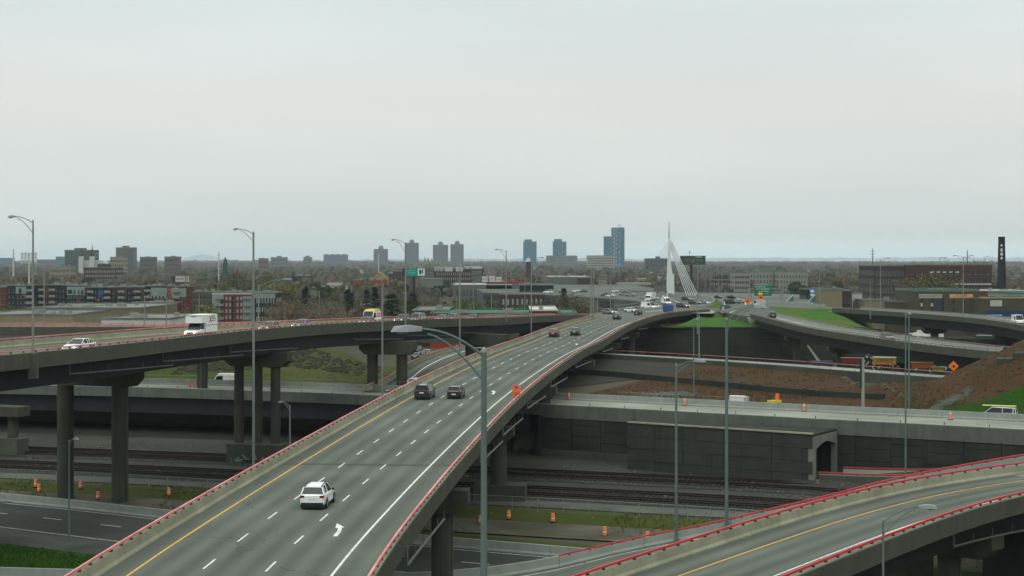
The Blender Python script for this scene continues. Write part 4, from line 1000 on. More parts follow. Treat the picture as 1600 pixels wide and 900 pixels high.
    b = MB(); b.box(xb-.025, xb+.1, -.26, .26, zt-.36 if kind != 'hatch' else zt-.5, zt-.22 if kind != 'hatch' else zt-.36); b.build('licence_plate', m_plate, root)
    b = MB(); b.box(xb-.02, xb+.25, -W*.86, W*.86, .30, .52 if kind == 'suv' else .42); b.box(sh['L']/2-.35, sh['L']/2-.02, -W*.66, W*.66, .3, .46); b.build('bumper_trim', m_black, root)
    if roofrails:
        for sy in (-1, 1):
            b = MB(); zz = cab[1][1]+cab[1][2]+.05; b.tube([(cab[1][0]+.1, sy*wt[1]*.9, zz-.02), (cab[1][0]+.3, sy*wt[1]*.92, zz+.08), (cab[2][0]-.3, sy*wt[2]*.92, zz+.12), (cab[2][0]-.05, sy*wt[2]*.9, zz+.03)], .035, 6); b.build('roof_rail', m_black, root)
    return root
KC = {}
def vehicle(name, label, x, y, z, ang, kind, pname, col, group=None, cat='car', **k):
    key = (kind, pname, tuple(sorted((a, str(b_)) for a, b_ in k.items())))
    if key in KC:
        src = KC[key]; o = copy_children(src)
    else:
        o = make_car(kind, pname, col, **k); KC[key] = o
    o.name = name; o.location = (x, y, z+.012); o.rotation_euler = (0, 0, ang); tag(o, label, cat, group); return o
def copy_children(src):
    def rec(o, par):
        c = o.copy(); C.objects.link(c); c.parent = par
        for ch in CH.get(o, []): rec(ch, c)
        return c
    global CH
    CH = {}
    st = [src]; 
    allo = [o for o in C.objects if o.parent is not None]
    for o in allo: CH.setdefault(o.parent, []).append(o)
    return rec(src, None)
def onpath(path, u, lat):
    best = None
    for k in range(int(path.L)):
        p = path.off(k, lat); 
        if p.y < 50: continue
        e = abs(800+F*p.x/p.y-u)
        if best is None or e < best[0]: best = (e, k)
    q = best[1]
    for d_ in (-.6, -.3, 0, .3, .6):
        p = path.off(q+d_, lat); e = abs(800+F*p.x/p.y-u)
        if e < best[0]: best = (e, q+d_)
    p = path.off(best[1], lat); return p, path.ang(best[1])
WHT = (.72, .74, .74); DRK = (.022, .026, .032); SIL = (.30, .33, .34)
def on(path, u, lat, away, *a, **k):
    p, an = onpath(path, u, lat); return vehicle(a[0], a[1], p.x, p.y, p.z, an if away else an+pi, *a[2:], **k)
mainv = [('car', 'white estate car with black roof rails, nearest vehicle on the wide viaduct', 497, -1.45, 'suv', 'white', WHT, dict(roofrails=True)),
 ('minivan', 'dark minivan with roof bars in the left lane beside the black hatchback', 664, -5.7, 'van', 'navy', (.018, .020, .032), dict(roofrails=True)),
 ('car', 'black hatchback in the middle lane beside the dark minivan', 713, -1.9, 'hatch', 'black', (.014, .014, .016), {}),
 ('car', 'dark red hatchback in the left lane of the wide viaduct', 866, -5.6, 'suv', 'dark_red', (.20, .012, .022), {}),
 ('car', 'grey-green car driving level with the dark red hatchback', 899, -1.9, 'suv', 'grey_green', (.055, .085, .08), {}),
 ('car', 'dark green car farther up the wide viaduct, below the merging lanes', 964, -2.4, 'suv', 'dark_green', (.018, .03, .024), {}),
 ('car', 'black car on the far end of the wide viaduct, next before the blue truck', 997, -2.4, 'hatch', 'black', (.014, .014, .016), {})]
for n, l, u, lat, kd, pn, co, kw in mainv: on(MP, u, lat, True, n, l, kd, pn, co, group='vehicles driving away on the wide viaduct', **kw)
leftv = [('car', 'white saloon at the left end of the curved viaduct, driving towards the camera', 124, -3.4, 'sedan', 'white', WHT),
 ('car', 'pale grey car half hidden behind the parapet, second from left of the oncoming row', 421, -2.9, 'sedan', 'warm_grey', (.22, .20, .18)),
 ('car', 'silver saloon in the oncoming row, between the lamp post and the ambulance', 472, -3.3, 'sedan', 'silver', SIL),
 ('car', 'silver car just in front of the white ambulance', 573, -2.6, 'sedan', 'silver_dark', (.24, .25, .25)),
 ('pickup', 'dark car with a black front behind the lamp post on the curved viaduct', 629, -3, 'suv', 'graphite', (.03, .035, .035)),
 ('car', 'silver people carrier next to the dark car behind the parapet', 652, -3, 'van', 'silver', SIL),
 ('car', 'silver car with both headlamps lit, tight in front of another grey car', 690, -3, 'sedan', 'silver', SIL),
 ('car', 'grey car following closely behind the one with lit headlamps', 707, -3.4, 'suv', 'mid_grey', (.14, .15, .15)),
 ('car', 'small dark car with lit headlamps, last of the oncoming row before the red wall', 738, -3, 'hatch', 'dark_green', (.018, .03, .024))]
for n, l, u, lat, kd, pn, co in leftv: on(LP, u, lat, False, n, l, kd, pn, co, group='oncoming vehicles on the curved viaduct', lights='on')
# ambulance
p, an = onpath(LP, 580, -5.6)
am = make_car('cargo', 'white', WHT, lights='on'); am.name = 'ambulance'; am.location = p; am.rotation_euler = (0, 0, an+pi)
tag(am, 'white ambulance with a yellow roof bar and pink side stripes on the curved viaduct', 'ambulance')
b = MB(); b.box(-2.2, .7, -.85, .85, 2.4, 2.62); b.build('roof_bar', flat('ambulance_yellow', (.75, .6, .04)), am)
b = MB(); b.box(-2.5, .2, -1.012, 1.012, 1.35, 1.55); b.box(-2.5, -.6, -1.012, 1.012, 1.75, 1.95); b.build('stripe', flat('ambulance_pink', (.75, .13, .2)), am)
# box truck
p, an = onpath(LP, 312, -4.2)
bt = thing('box_truck', 'white box truck with an over-cab box and dark lettering on the curved viaduct', 'truck', tuple(p), an+pi)
wp = paint('white', WHT)
b = MB(); b.loft(ringbody([(.55, .92, .5, 1.1, 1.2), (1.6, .94, .5, 1.1, 1.2), (1.9, .92, .5, 1.0, 1.12), (2.7, .88, .5, .92, 1.0), (2.95, .74, .55, .8, .85)])); b.build('cab', wp, bt)
b = MB(); b.loft([[(.6, -.88, 1.15), (.6, -.80, 1.9), (.6, .80, 1.9), (.6, .88, 1.15)], [(1.25, -.86, 1.15), (1.25, -.78, 1.9), (1.25, .78, 1.9), (1.25, .86, 1.15)], [(1.95, -.84, 1.08), (1.95, -.84, 1.1), (1.95, .84, 1.1), (1.95, .84, 1.08)]]); b.build('windscreen', m_glass, bt)
b = MB(); b.box(-3.1, .55, -1.12, 1.12, .72, 3.0); b.box(.55, 1.75, -1.12, 1.12, 1.96, 3.0); bx = b.build('cargo_box', flat('box_panel_white', (.66, .70, .68)), bt)
b = MB()
for sy in (-1, 1):
    y0, y1 = sorted((sy*1.12, sy*1.135)); b.box(-3.05, .5, y0, y1, 1.62, 1.68)
b.box(1.75, 1.77, -1.1, 1.1, 2.86, 2.93); b.build('seam_strip', flat('seam_dark', (.08, .09, .12)), bx)
mtx = flat('dark_print', (.035, .02, .04))
text('X', 1.15, (-.9, 1.13, 2.33), mtx, bx, (pi/2, 0, pi))
for k, (w_, c_) in enumerate(((.9, mtx), (1.2, mtx), (1.15, flat('red_print', (.45, .03, .03))))):
    b = MB(); n_ = 6+k
    for j in range(n_): b.box(-1.35-w_*j/n_-w_/n_*.7, -1.35-w_*j/n_, 1.12, 1.133, 2.68-k*.27, 2.68-k*.27+(.15 if j % 2 else .12))
    b.build('lettering', c_, bx)
b = MB(); b.box(1.75, 1.765, -.35, .35, 2.72, 2.80); b.build('lettering', mtx, bx)
w, r = wheel_mesh()
for x in (-2.0, 2.15):
    for sy in (-1, 1):
        o = ob('wheel', w, bt, (x, sy*.84, .40)); o.scale = (1.2, 1.3, 1.2); ob('rim', r, o)
b = MB(); b.box(-3.0, 2.6, -.8, .8, .38, .72); b.build('chassis', m_black, bt)
b = MB(); b.box(2.88, 3.0, -.45, .45, .62, .80); b.build('grille', m_black, bt)
for sy in (-1, 1):
    b = MB(); y0, y1 = sorted((sy*.5, sy*.74)); b.box(2.84, 3.02, y0, y1, .64, .84); b.build('headlamp', m_head, bt)
# blue truck at the far end
p, an = onpath(MP, 1045, 1.6)
bl = thing('box_truck', 'blue box truck on the far end of the wide viaduct', 'truck', tuple(p), an)
b = MB(); b.box(-3, 1.4, -1.2, 1.2, .8, 3.1); b.build('cargo_box', flat('truck_blue', (.02, .075, .30)), bl)
b = MB(); b.loft(ringbody([(1.5, 1.0, .5, 1.6, 2.3), (2.4, 1.0, .5, 1.5, 2.25), (3.0, .9, .5, 1.0, 1.2)])); b.build('cab', flat('cab_blue', (.10, .18, .45)), bl)
for x in (-2, 2.2):
    for sy in (-1, 1): ob('wheel', w, bl, (x, sy*.95, .42)).scale = (1.25, 1.5, 1.25)
bl.scale = (.82, .82, .82)
b = MB(); b.box(-2.9, 2.7, -.9, .9, .4, .8); b.build('chassis', m_black, bl)
# white lorry coming through the junction
def simple_truck(lab, x, y, z, ang, box, cabm, L=7.0):
    t = thing('lorry', lab, 'truck', (x, y, z), ang)
    b = MB(); b.box(-L/2, L/2-2, -1.2, 1.2, .9, 3.4); b.build('cargo_box', box, t)
    b = MB(); b.loft(ringbody([(L/2-1.9, 1.1, .5, 1.7, 2.6), (L/2-.8, 1.1, .5, 1.6, 2.55), (L/2, 1.0, .5, 1.3, 1.5)])); b.build('cab', cabm, t)
    b = MB(); b.poly([(L/2-.6, -.9, 2.3), (L/2-.6, .9, 2.3), (L/2+.02, 1, 1.5), (L/2+.02, -1, 1.5)]); b.build('windscreen', m_glass, t, fix=False)
    b = MB(); b.box(-L/2+.2, L/2-.4, -.9, .9, .4, .9); b.build('chassis', m_black, t)
    for xx in (-L/2+1.2, L/2-1.2):
        for sy in (-1, 1): ob('wheel', w, t, (xx, sy*.95, .42)).scale = (1.25, 1.5, 1.25)
    return t
x, y, z = PZ(1016, 471, 13.4); simple_truck('white lorry with square cab coming through the junction left of the pylon', x, y, z, radians(-112), flat('lorry_white', (.6, .62, .62)), paint('white', WHT))
# cars scattered over the junction: (u, v, heading deg, kind, paint, label)
GRN = 'cars on the distant junction'
jc = [(1005, 471, -60, 'sedan', 'mid_grey', (.14, .15, .15), 'grey car left of the white lorry on the junction'), (1022, 468, -70, 'sedan', 'silver', SIL, 'silver car just right of the white lorry'),
 (1039, 467, -80, 'sedan', 'white', WHT, 'small pale car at the foot of the cable-stayed pylon'), (1041, 476, -75, 'cargo', 'white', WHT, 'white van below the cable-stayed pylon with an orange sign beside it'),
 (1014, 483, -50, 'cargo', 'white', WHT, 'white van low on the left side of the junction'), (1025, 481.5, -60, 'sedan', 'silver', SIL, 'silver car right behind the low white van'),
 (1067, 481, -50, 'suv', 'black', (.014, .014, .016), 'black car heading in from the junction right of the blue truck'), (1073, 469.5, -40, 'hatch', 'black', (.014, .014, .016), 'dark car under the thick right-hand stay cables'),
 (1085, 475.5, -55, 'suv', 'graphite', (.03, .035, .035), 'dark van with bright lamps left of the curved white barrier'), (1100, 475, -50, 'sedan', 'silver', SIL, 'silver car beside the curved white barrier'),
 (1119, 467, 30, 'sedan', 'black', (.014, .014, .016), 'dark car above the small traffic island'), (1142, 467, 30, 'hatch', 'black', (.014, .014, .016), 'dark car in the top lane left of the gantry'),
 (1140, 475, 40, 'van', 'navy', (.018, .020, .032), 'dark van in the lane left of the gantry'), (1155, 474, 45, 'sedan', 'silver', SIL, 'silver car next to the left leg of the gantry'),
 (1135, 484, 50, 'suv', 'dark_green', (.018, .03, .024), 'dark green car above the green embankment'), (857, 458.5, 150, 'van', 'white', WHT, 'white van at the left end of the upper road'),
 (899, 456.5, 150, 'sedan', 'white', WHT, 'white car at mid distance on the upper road'), (912, 457, 150, 'hatch', 'mid_grey', (.14, .15, .15), 'grey hatchback just right of the white car on the upper road'),
 (946, 463, 155, 'hatch', 'black', (.014, .014, .016), 'black car ahead of the white one near the upper parapet'), (953, 464, 155, 'sedan', 'white', WHT, 'white car behind the black one near the upper parapet'),
 (960, 457, 155, 'hatch', 'white', WHT, 'small white car above the pair near the upper parapet'), (976, 461.5, 160, 'van', 'silver', SIL, 'silver van in front of a pale car nearing the pylon'), (985, 463, 160, 'sedan', 'silver', SIL, 'pale car following the silver van toward the pylon'),
 (986, 488, -50, 'sedan', 'white', WHT, 'white car where the curved viaduct joins the wide one'), (952, 491, -55, 'suv', 'warm_grey', (.22, .20, .18), 'beige car with lit lamps near the end of the curved viaduct')]
for u, v, hd, kd, pn, co, lab in jc:
    x, y, z = PZ(u, v, 13.4); vehicle('car' if kd not in ('van', 'cargo') else 'van', lab, x, y, z, radians(hd), kd, pn, co, group=GRN, cat='car' if kd not in ('van', 'cargo') else 'van', **({'lights': 'on'} if hd < 0 else {}))
# others
on(R2, 1206, -.5, False, 'car', 'black pickup-like car at the top of the narrow right ramp', 'suv', 'black', (.014, .014, .016), group=GRN)
on(R2, 1386, .3, True, 'car', 'dark grey car low behind the parapet of the narrow right ramp', 'sedan', 'graphite', (.03, .035, .035), group=GRN)
x, y, z = PZ(1186, 480.5, 13.4); bu = make_car('cargo', 'pale_grey', (.42, .44, .43)); bu.name = 'minibus'; bu.location = (x, y, z); bu.rotation_euler = (0, 0, radians(100)); bu.scale = (1.4, 1.2, 1.15); tag(bu, 'pale grey minibus where the narrow right ramp leaves the junction', 'bus')
on(R1, 1590, .5, True, 'van', 'white van with a red mark at the right edge of the upper ramp', 'cargo', 'white', WHT, cat='van')
x, y, z = PD(351, 596, 285); vehicle('van', 'white van parked behind the left motorway barrier, only its roof showing', x, y, 6.6, radians(175), 'cargo', 'white', WHT, cat='van')
x, y, z = PZ(645, 590, 7.75); vehicle('car', 'white car driving away on the slip road under the curved viaduct', -20.5+4.2, 268, 7.8, radians(82), 'suv', 'white', WHT)
for k, (u, d_) in enumerate(((652, 345), (660, 352), (668, 358), (655, 372))): vehicle('car', ('dark car queueing at the top of the slip road', 'grey car in the slip road queue under the viaduct', 'silver car at the right of the slip road queue', 'red-tailed dark car at the far end of the slip road queue')[k], (u-800)/F*d_, d_, 7.8, radians(80), 'sedan', ('black', 'mid_grey', 'silver', 'graphite')[k], ((.014,)*3, (.14, .15, .15), SIL, (.03, .035, .035))[k], group='queue on the slip road')
x, y = PZ(1536, 652, 7.5)[:2]
lv = vehicle('van', 'white and blue work van carrying a yellow ladder behind the right motorway barrier', 66.5, 219, 7.2, radians(155), 'van', 'white_blue', (.55, .57, .62), cat='van')
for dy in (-.35, .35):
    b = MB(); b.box(-2.4, 2.0, dy-.04, dy+.04, 1.98, 2.06); b.build('ladder', flat('ladder_yellow', (.75, .72, .25)), lv)
b = MB(); b.box(-2.2, 1.2, -.985, .985, .75, 1.05); b.build('side_stripe', flat('van_navy', (.05, .05, .22)), lv)
# parking lot under the upper ramp
pk = [(1402, 531, 'sedan', 'white'), (1440, 533, 'cargo', 'white'), (1425, 531, 'cargo', 'white'), (1498, 523, 'sedan', 'white'), (1510, 523, 'suv', 'silver'), (1525, 519, 'sedan', 'white'), (1452, 534, 'van', 'white'), (1415, 532, 'van', 'silver'), (1455, 520, 'cargo', 'white')]
pl = ('white car at the left end of the vehicle yard', 'long white van parked sideways in the yard', 'white van behind the two lamp columns in the yard', 'white car right of the ramp pier in the yard', 'silver car right of the ramp pier in the yard', 'white car farthest back in the yard', 'white people carrier by the ramp pier in the yard', 'silver people carrier between parked vans in the yard', 'white van tucked left of the ramp pier')
for (u, v, kd, pn), l in zip(pk, pl):
    x, y, z = PZ(u, v, 0); vehicle('parked_vehicle', l, x, y, .1, radians(RND.choice((0, 10, 175, 60))), kd, pn, WHT if pn == 'white' else SIL, group='vehicles in the yard under the ramp', cat='vehicle')
for u, v, l in ((1441, 531, 'left white motorhome parked side-on in the yard under the ramp'), (1457, 535, 'right white motorhome parked side-on in the yard under the ramp')):
    x, y, z = PZ(u, v, 0); simple_truck(l, x, y, .1, radians(172), flat('lorry_white', (.6, .62, .62)), paint('white', WHT), 7.6)
tr = simple_truck('dark green box trailer standing below the upper ramp', PD(1541, 535, 480)[0], 480, 1.0, radians(75), flat('trailer_green', (.035, .065, .055)), paint('white', WHT), 9)
tr.scale = (1, 2.4, 1.7)
tr = simple_truck('white panelled lorry at the right under the upper ramp', PD(1580, 540, 460)[0], 460, 1.0, radians(10), flat('lorry_white', (.6, .62, .62)), paint('white', WHT), 8)

# ================================================================ barrels, cones, site things
def barrel(lab, x, y, z, col=None, h=.98, gr='orange traffic barrels'):
    t = thing('traffic_barrel', lab, 'traffic barrel', (x, y, z), 0, gr)
    b = MB(); b.tube([(0, 0, .08), (0, 0, h*.98), (0, 0, h)], [.23, .19, .10], 12); b.build('drum', col or m_barrel, t)
    for zz in (.38, .70):
        b = MB(); b.tube([(0, 0, zz*h), (0, 0, (zz+.13)*h)], [.235-.04*zz, .230-.04*zz], 12, cap=False); b.build('reflective_band', m_reflw if zz < .5 else flat('amber_band', (.85, .42, .05)), t, fix=False)
    b = MB(); b.tube([(0, 0, 0), (0, 0, .09)], .33, 10); b.build('rubber_base', m_rubber, t); return t
m_bred = flat('faded_red_barrel', (.62, .12, .06), rough=.6)
for u, v, lab, c in ((56, 762, 'orange barrel beside the dusty track at far left, upper of two', None), (61, 769, 'orange barrel beside the dusty track at far left, lower of two', None), (126, 765, 'reddish barrel just right of the left thick column', m_bred), (153, 780, 'reddish barrel between the two thick columns', m_bred), (263.5, 775, 'lone orange barrel right of the thick columns', None), (751, 818, 'orange barrel just left of the tall foreground lamp pole', None), (795, 811, 'orange barrel just right of the tall foreground lamp pole', None), (864, 816, 'orange barrel by the chain-link fence in the middle', None), (945, 837, 'orange barrel at the top of the rip-rap near the merging ramp', None), (1012, 845, 'orange barrel just showing above the merging ramp parapet', None)):
    d = F*28.6/(v-408)
    for _ in range(4): d = F*(29-gh((u-800)*d/F, d)-.15)/(v-408)
    x = (u-800)*d/F; barrel(lab, x, d, gh(x, d)+.12, c)
m_coneo = flat('pale_orange_cone', (.78, .22, .10))
for u, v, lab in ((889, 625, 'orange marker post on the pale motorway beside the wide viaduct'), (1070, 634, 'orange marker post on the pale motorway near the tall lamp post'), (1256.5, 643, 'orange marker post in the middle of the pale motorway'), (1485, 656, 'orange marker post at the right end of the pale motorway')):
    x, y, z = PZ(u, v, 7.5); t = thing('marker_post', lab, 'traffic marker', (x, y, z), 0, 'orange marker posts on the pale motorway')
    b = MB(); b.tube([(0, 0, .06), (0, 0, 1.15)], [.17, .12], 10); b.build('post', m_coneo, t)
    b = MB(); b.tube([(0, 0, .8), (0, 0, .95)], .15, 10); b.build('reflective_band', m_reflw, t)
    b = MB(); b.box(-.32, .32, -.32, .32, 0, .08); b.build('rubber_base', m_rubber, t)
for u, v, lab in ((297, 596, 'orange barrel on the left bridge, left one of the close pair'), (304, 596, 'orange barrel on the left bridge, right one of the close pair'), (395, 599, 'orange barrel behind the tall lamp post on the left bridge'), (571, 603, 'orange barrel at the foot of the slip road')):
    p_ = PD(u, v, 0); d = F*21/(v-404); x = (u-800)*d/F; barrel(lab, x, d, 7.4, m_bred)
# site machine, container and skips
ct = thing('site_bin', 'yellow steel site bin lettered KIEWIT on the service road', 'container', (PD(1382, 575, 296)[0], 296, 9.95), radians(-14))
b = MB(); b.box(-2.2, 2.2, -.9, .9, .15, 1.45); bb = b.build('bin_body', flat('bin_yellow', (.36, .21, .025)), ct)
b = MB(); b.box(-2.25, 2.25, -.95, .95, 1.45, 1.55); b.build('lid', flat('bin_lid', (.45, .45, .38)), ct)
text('KIEWIT', .95, (.1, -.93, .82), m_black, bb, name='lettering')
b = MB(); b.box(-2.3, 2.3, -.95, .95, 0, .15); b.build('skid', flat('skid_orange', (.5, .12, .03)), ct)
def skip(lab, u, v, d, L, W_, H_, c, rz=-14):
    t = thing('site_skip', lab, 'skip', (PD(u, v, d)[0], d, 9.95), radians(rz))
    b = MB(); b.loft([[(-L/2, -W_, .1), (L/2, -W_, .1), (L/2, W_, .1), (-L/2, W_, .1)], [(-L/2-.3, -W_-.1, H_), (L/2+.3, -W_-.1, H_), (L/2+.3, W_+.1, H_), (-L/2-.3, W_+.1, H_)]]); b.build('tub', c, t)
    b = MB(); b.box(-L/2-.35, L/2+.35, -W_-.16, -W_-.06, H_-.12, H_); b.build('rim', m_post, t)
skip('low red skip left of the yellow bin', 1331, 570, 300, 3.4, .8, .95, flat('skip_red', (.30, .015, .03)))
skip('long orange skip right of the yellow bin', 1441, 576, 284, 3.4, .9, 1.1, flat('skip_orange', (.38, .10, .025)))
ct.scale = (.95, .95, .85)
skip('small olive skip at the right of the orange one', 1466, 580, 276, 1.6, .7, .8, flat('skip_olive', (.28, .28, .05)))
skip('green skip behind the yellow bin', 1408, 571, 300, 3.2, .8, 1.0, flat('skip_green', (.04, .18, .05)))
lf = thing('boom_lift', 'white boom lift with raised arm and dark blue base by the rear wall', 'boom lift', (PD(1278, 562, 322)[0], 322, 7.4), 0)
b = MB(); b.box(-1.2, 2.9, -.9, .9, .6, 1.5); b.build('chassis', flat('lift_navy', (.025, .03, .09)), lf)
b = MB()
for xx in (-.7, 2.3):
    for yy in (-.9, .9): b.tube([(xx, yy-.15, .45), (xx, yy+.15, .45)], .45, 12)
b.build('wheels', m_rubber, lf)
b = MB(); b.loft([[(-.1, -.2, 1.4), (.55, -.2, 1.4), (.55, .2, 1.4), (-.1, .2, 1.4)], [(-2.2, -.12, 4.6), (-1.95, -.12, 4.7), (-1.95, .12, 4.7), (-2.2, .12, 4.6)]]); b.build('arm', flat('lift_white', (.36, .39, .38)), lf)
b = MB(); b.tube([(-1.5, 0, 1.0), (-2.0, 0, 2.2), (-1.2, 0, 3.2)], .12, 6); b.build('hydraulic_ram', m_black, lf)
wk = thing('site_pump', 'small yellow and orange site pump standing at the foot of the soil slope', 'machine', (PD(1211, 628, 238)[0], 238, gh(PD(1211, 628, 238)[0], 238)+.5), .2)
b = MB(); b.box(-1.1, .9, -.4, .4, 0, .35); b.build('frame', flat('pump_yellow', (.6, .5, .04)), wk)
b = MB(); b.tube([(.35, 0, .3), (.35, 0, 1.3)], .3, 10); b.build('tank', m_barrel, wk)
b = MB(); b.tube([(-.9, 0, .3), (-.5, 0, 1.2), (.2, 0, 1.3)], .06, 6); b.build('hose', m_black, wk)
bm = thing('white_crates', 'long low white box lying behind the pale motorway barrier', 'box', (PD(1154, 627, 241)[0], 241, gh(PD(1154, 627, 241)[0], 241)+.2), -.45)
b = MB(); b.box(-1.3, 1.0, -.5, .5, .2, 1.05); b.build('box_body', flat('crate_white', (.65, .67, .66)), bm)
b = MB(); b.box(1.05, 1.5, -.45, .45, .2, .95); b.build('end_cap', flat('crate_grey', (.4, .42, .42)), bm)
def diamond(lab, u, v, d, zg, s_=1.0, c=None):
    x = (u-800)*d/F; z = CAMZ-(v-408)*d/F; t = thing('work_sign', lab, 'sign', (x, d, z))
    b = MB(); b.loft([[(s_*cos(a), y, s_*sin(a)) for a in (0, pi/2, pi, 3*pi/2)] for y in (-.03, .03)]); b.build('diamond_board', c or m_orange, t)
    b = MB(); b.loft([[(.28*s_*cos(a), y, .28*s_*sin(a)-.05) for a in [2*pi*k/6 for k in range(6)]] for y in (-.045, -.03)]); b.build('symbol', m_black, t)
    b = MB(); b.box(-.04, .04, .03, .1, zg-z, .3); b.build('post', m_post, t)
diamond('orange diamond work sign in front of the rear wall, right end', 1490, 572, 262, 9.0, .85)
diamond('orange round-looking work sign at the left leg of the gantry', 1168, 470.5, 560, 13.4, 1.35)
diamond('orange work sign hanging below the green gantry board', 1188.6, 465, 560, 13.4, 1.3, flat('orange_red_sign_face', (.75, .10, .012)))
diamond('small orange work sign beside the white van near the pylon', 1046, 474, 585, 13.4, 1.3)
rb = thing('red_white_barricade', 'long red plastic barricade at the left of the junction lanes', 'barricade', (0, 0, 0))
Pb = Path([PZ(1000, 482, 13.4), PZ(1012, 477.5, 13.4)], step=2); sweep('panels', Pb, [(-.2, 0), (.2, 0), (.1, 1.3), (-.1, 1.3)], flat('barricade_red', (.6, .10, .08)), rb)
# sign gantry
gy = 565; gz0 = 13.4-1.5
def gx(u): return (u-800)*gy/F
def gzv(v): return CAMZ-(v-408)*gy/F
ga = thing('sign_gantry', 'white steel gantry carrying a big green French road sign over the junction', 'sign gantry')
for u in (1171.3, 1221.8):
    b = MB(); b.tube([(gx(u), gy, 13.3 if u < 1200 else 8), (gx(u), gy, gzv(450))], .32, 10); b.build('column', m_conc_new, ga)
b = MB()
for v in (450.7, 456.5):
    for yy in (gy-.5, gy+.5): b.tube([(gx(1171), yy, gzv(v)), (gx(1223), yy, gzv(v))], .13, 6)
for k in range(14):
    u = 1171+52*k/13; b.tube([(gx(u), gy-.5, gzv(450.7 if k % 2 else 456.5)), (gx(u+4), gy-.5, gzv(456.5 if k % 2 else 450.7))], .08, 5)
b.build('truss', m_galv, ga)
m_sg = flat('highway_green', (.0, .19, .11)); m_sw = flat('sign_white', (.6, .68, .64))
b = MB(); b.box(gx(1178.3), gx(1205.2), gy-.75, gy-.6, gzv(463), gzv(445)); bd = b.build('sign_board', m_sg, ga)
b = MB()
for a in ((1178.3, 1205.2, 463, 462.6), (1178.3, 1205.2, 445.4, 445)): b.box(gx(a[0]), gx(a[1]), gy-.78, gy-.75, gzv(a[2]), gzv(a[3]))
b.build('border', m_sw, bd)
cxs = gx(1191.7)
text('SHERBROOKE', .62, (gx(1187.5), gy-.8, gzv(448.2)), m_sw, bd, sx_=.95)
text('DE LA VERENDRYE', .68, (cxs, gy-.8, gzv(451.6)), m_sw, bd, sx_=.82)
text("AV. DE L'EGLISE", .66, (cxs+.2, gy-.8, gzv(455.2)), m_sw, bd, sx_=.78)
text('SUD', .55, (gx(1198), gy-.8, gzv(459)), m_sw, bd)
b = MB(); b.box(gx(1184), gx(1191), gy-.85, gy-.76, gzv(460.4), gzv(457.3)); b.build('yellow_tab', flat('tab_yellow', (.75, .55, .03)), bd)

# ================================================================ lamp posts
def lamp(lab, x, y, z0, zt, arm, r0=.16, m=None, L=2.6, rise=1.1, lum=1.0, both=False, cap=True, drop=1.7, yy=0.0, group='street lamps along the roads'):
    """arm: +1/-1 = arm reaching right/left seen from the front (0 = none)"""
    m = m or m_galv; t = thing('street_lamp', lab, 'street lamp', (x, y, z0), 0, group); h = zt-z0
    b = MB(); b.tube([(0, 0, 0), (0, 0, h*.5), (0, 0, h)], [r0, r0*.85, r0*.62], 10); b.tube([(0, 0, 0), (0, 0, .12)], r0*1.9, 8); b.build('pole', m, t, smooth=False)
    if cap: b = MB(); b.tube([(0, 0, h), (0, 0, h+.12), (0, 0, h+.2)], [r0*.7, r0*.55, .02], 8); b.build('pole_cap', m_conc_new, t)
    for sgn in ((arm,) if not both else (1, -1)):
        if not sgn: continue
        top = [(sgn*L*a, yy*a, h-.15+rise*(1-(1-a)**2)) for a in (0, .15, .3, .45, .6, .75, .9, 1.0)]
        low = [(sgn*L*a, yy*a, h-drop+(rise+drop-.28)*(1-(1-a)**1.75)) for a in (0, .15, .3, .45, .6, .75, .9)]
        b = MB(); b.tube(top, .043, 7); b.tube(low, .038, 7); b.build('arm', m, t)
        b = MB(); X0 = sgn*(L-.05); X1 = sgn*(L+lum*1.05); zc = h-.15+rise
        b.loft([[(X0, yy-.09, zc-.07), (X0, yy+.09, zc-.07), (X0, yy+.07, zc+.08), (X0, yy-.07, zc+.08)],
                [((X0*.55+X1*.45), yy-.24, zc-.10), ((X0*.55+X1*.45), yy+.24, zc-.10), ((X0*.55+X1*.45), yy+.18, zc+.14), ((X0*.55+X1*.45), yy-.18, zc+.14)],
                [(X1, yy-.18, zc-.10), (X1, yy+.18, zc-.10), (X1-sgn*.12, yy+.12, zc+.10), (X1-sgn*.12, yy-.12, zc+.10)]])
        lu = b.build('luminaire', m_lum, t)
        b = MB(); b.tube([(X0*.35+X1*.65, yy, zc-.09), (X0*.35+X1*.65, yy, zc-.18)], [.2, .12], 10); b.build('lens', m_lens, lu)
    return t
lamp('tall foreground lamp post with twin curved arms in front of the wide viaduct', -1.0, 57, 0, 25.75, -1, r0=.165, m=m_pole, L=2.25, rise=.98, lum=1.02, drop=1.05)
lamp('foreground lamp post with bright luminaire in front of the bottom right viaduct', 23.2, 100, 0, 12.8, 1, r0=.10, m=m_pole, L=2.25, rise=1.0, lum=1.05, drop=.9)
lamp('tall lamp post standing on the merging ramp, left one of two', 15.2, 148.1, 3.2, 19.35, 1, r0=.15, m=m_pole, L=1.7, rise=.55, lum=1.0, drop=.8)
lamp('tallest lamp post on the merging ramp, long arm toward the right', 19.85, 148, 4.2, 23.6, 1, r0=.17, m=m_pole, L=2.5, rise=1.3, lum=1.2, drop=1.2)
lamp('slim white-headed lamp post at the bottom left in front of the columns', (108-800)/F*165, 165, -.2, 29-(690-408)*165/F, 1, r0=.11, m=m_pole, L=.45, rise=.45, lum=.5, drop=.5)
lamp('lamp post on the curved viaduct near the left edge, arm reaching left', -47.3, 158, 18.6, 32.9, -1, r0=.13, L=1.75, rise=.65, lum=.7, drop=1.2)
b = MB(); b.box(-47.7, -46.9, 157.6, 158.6, 17.4, 19.9); b.build('lamp_bracket', m_fascia, VL)
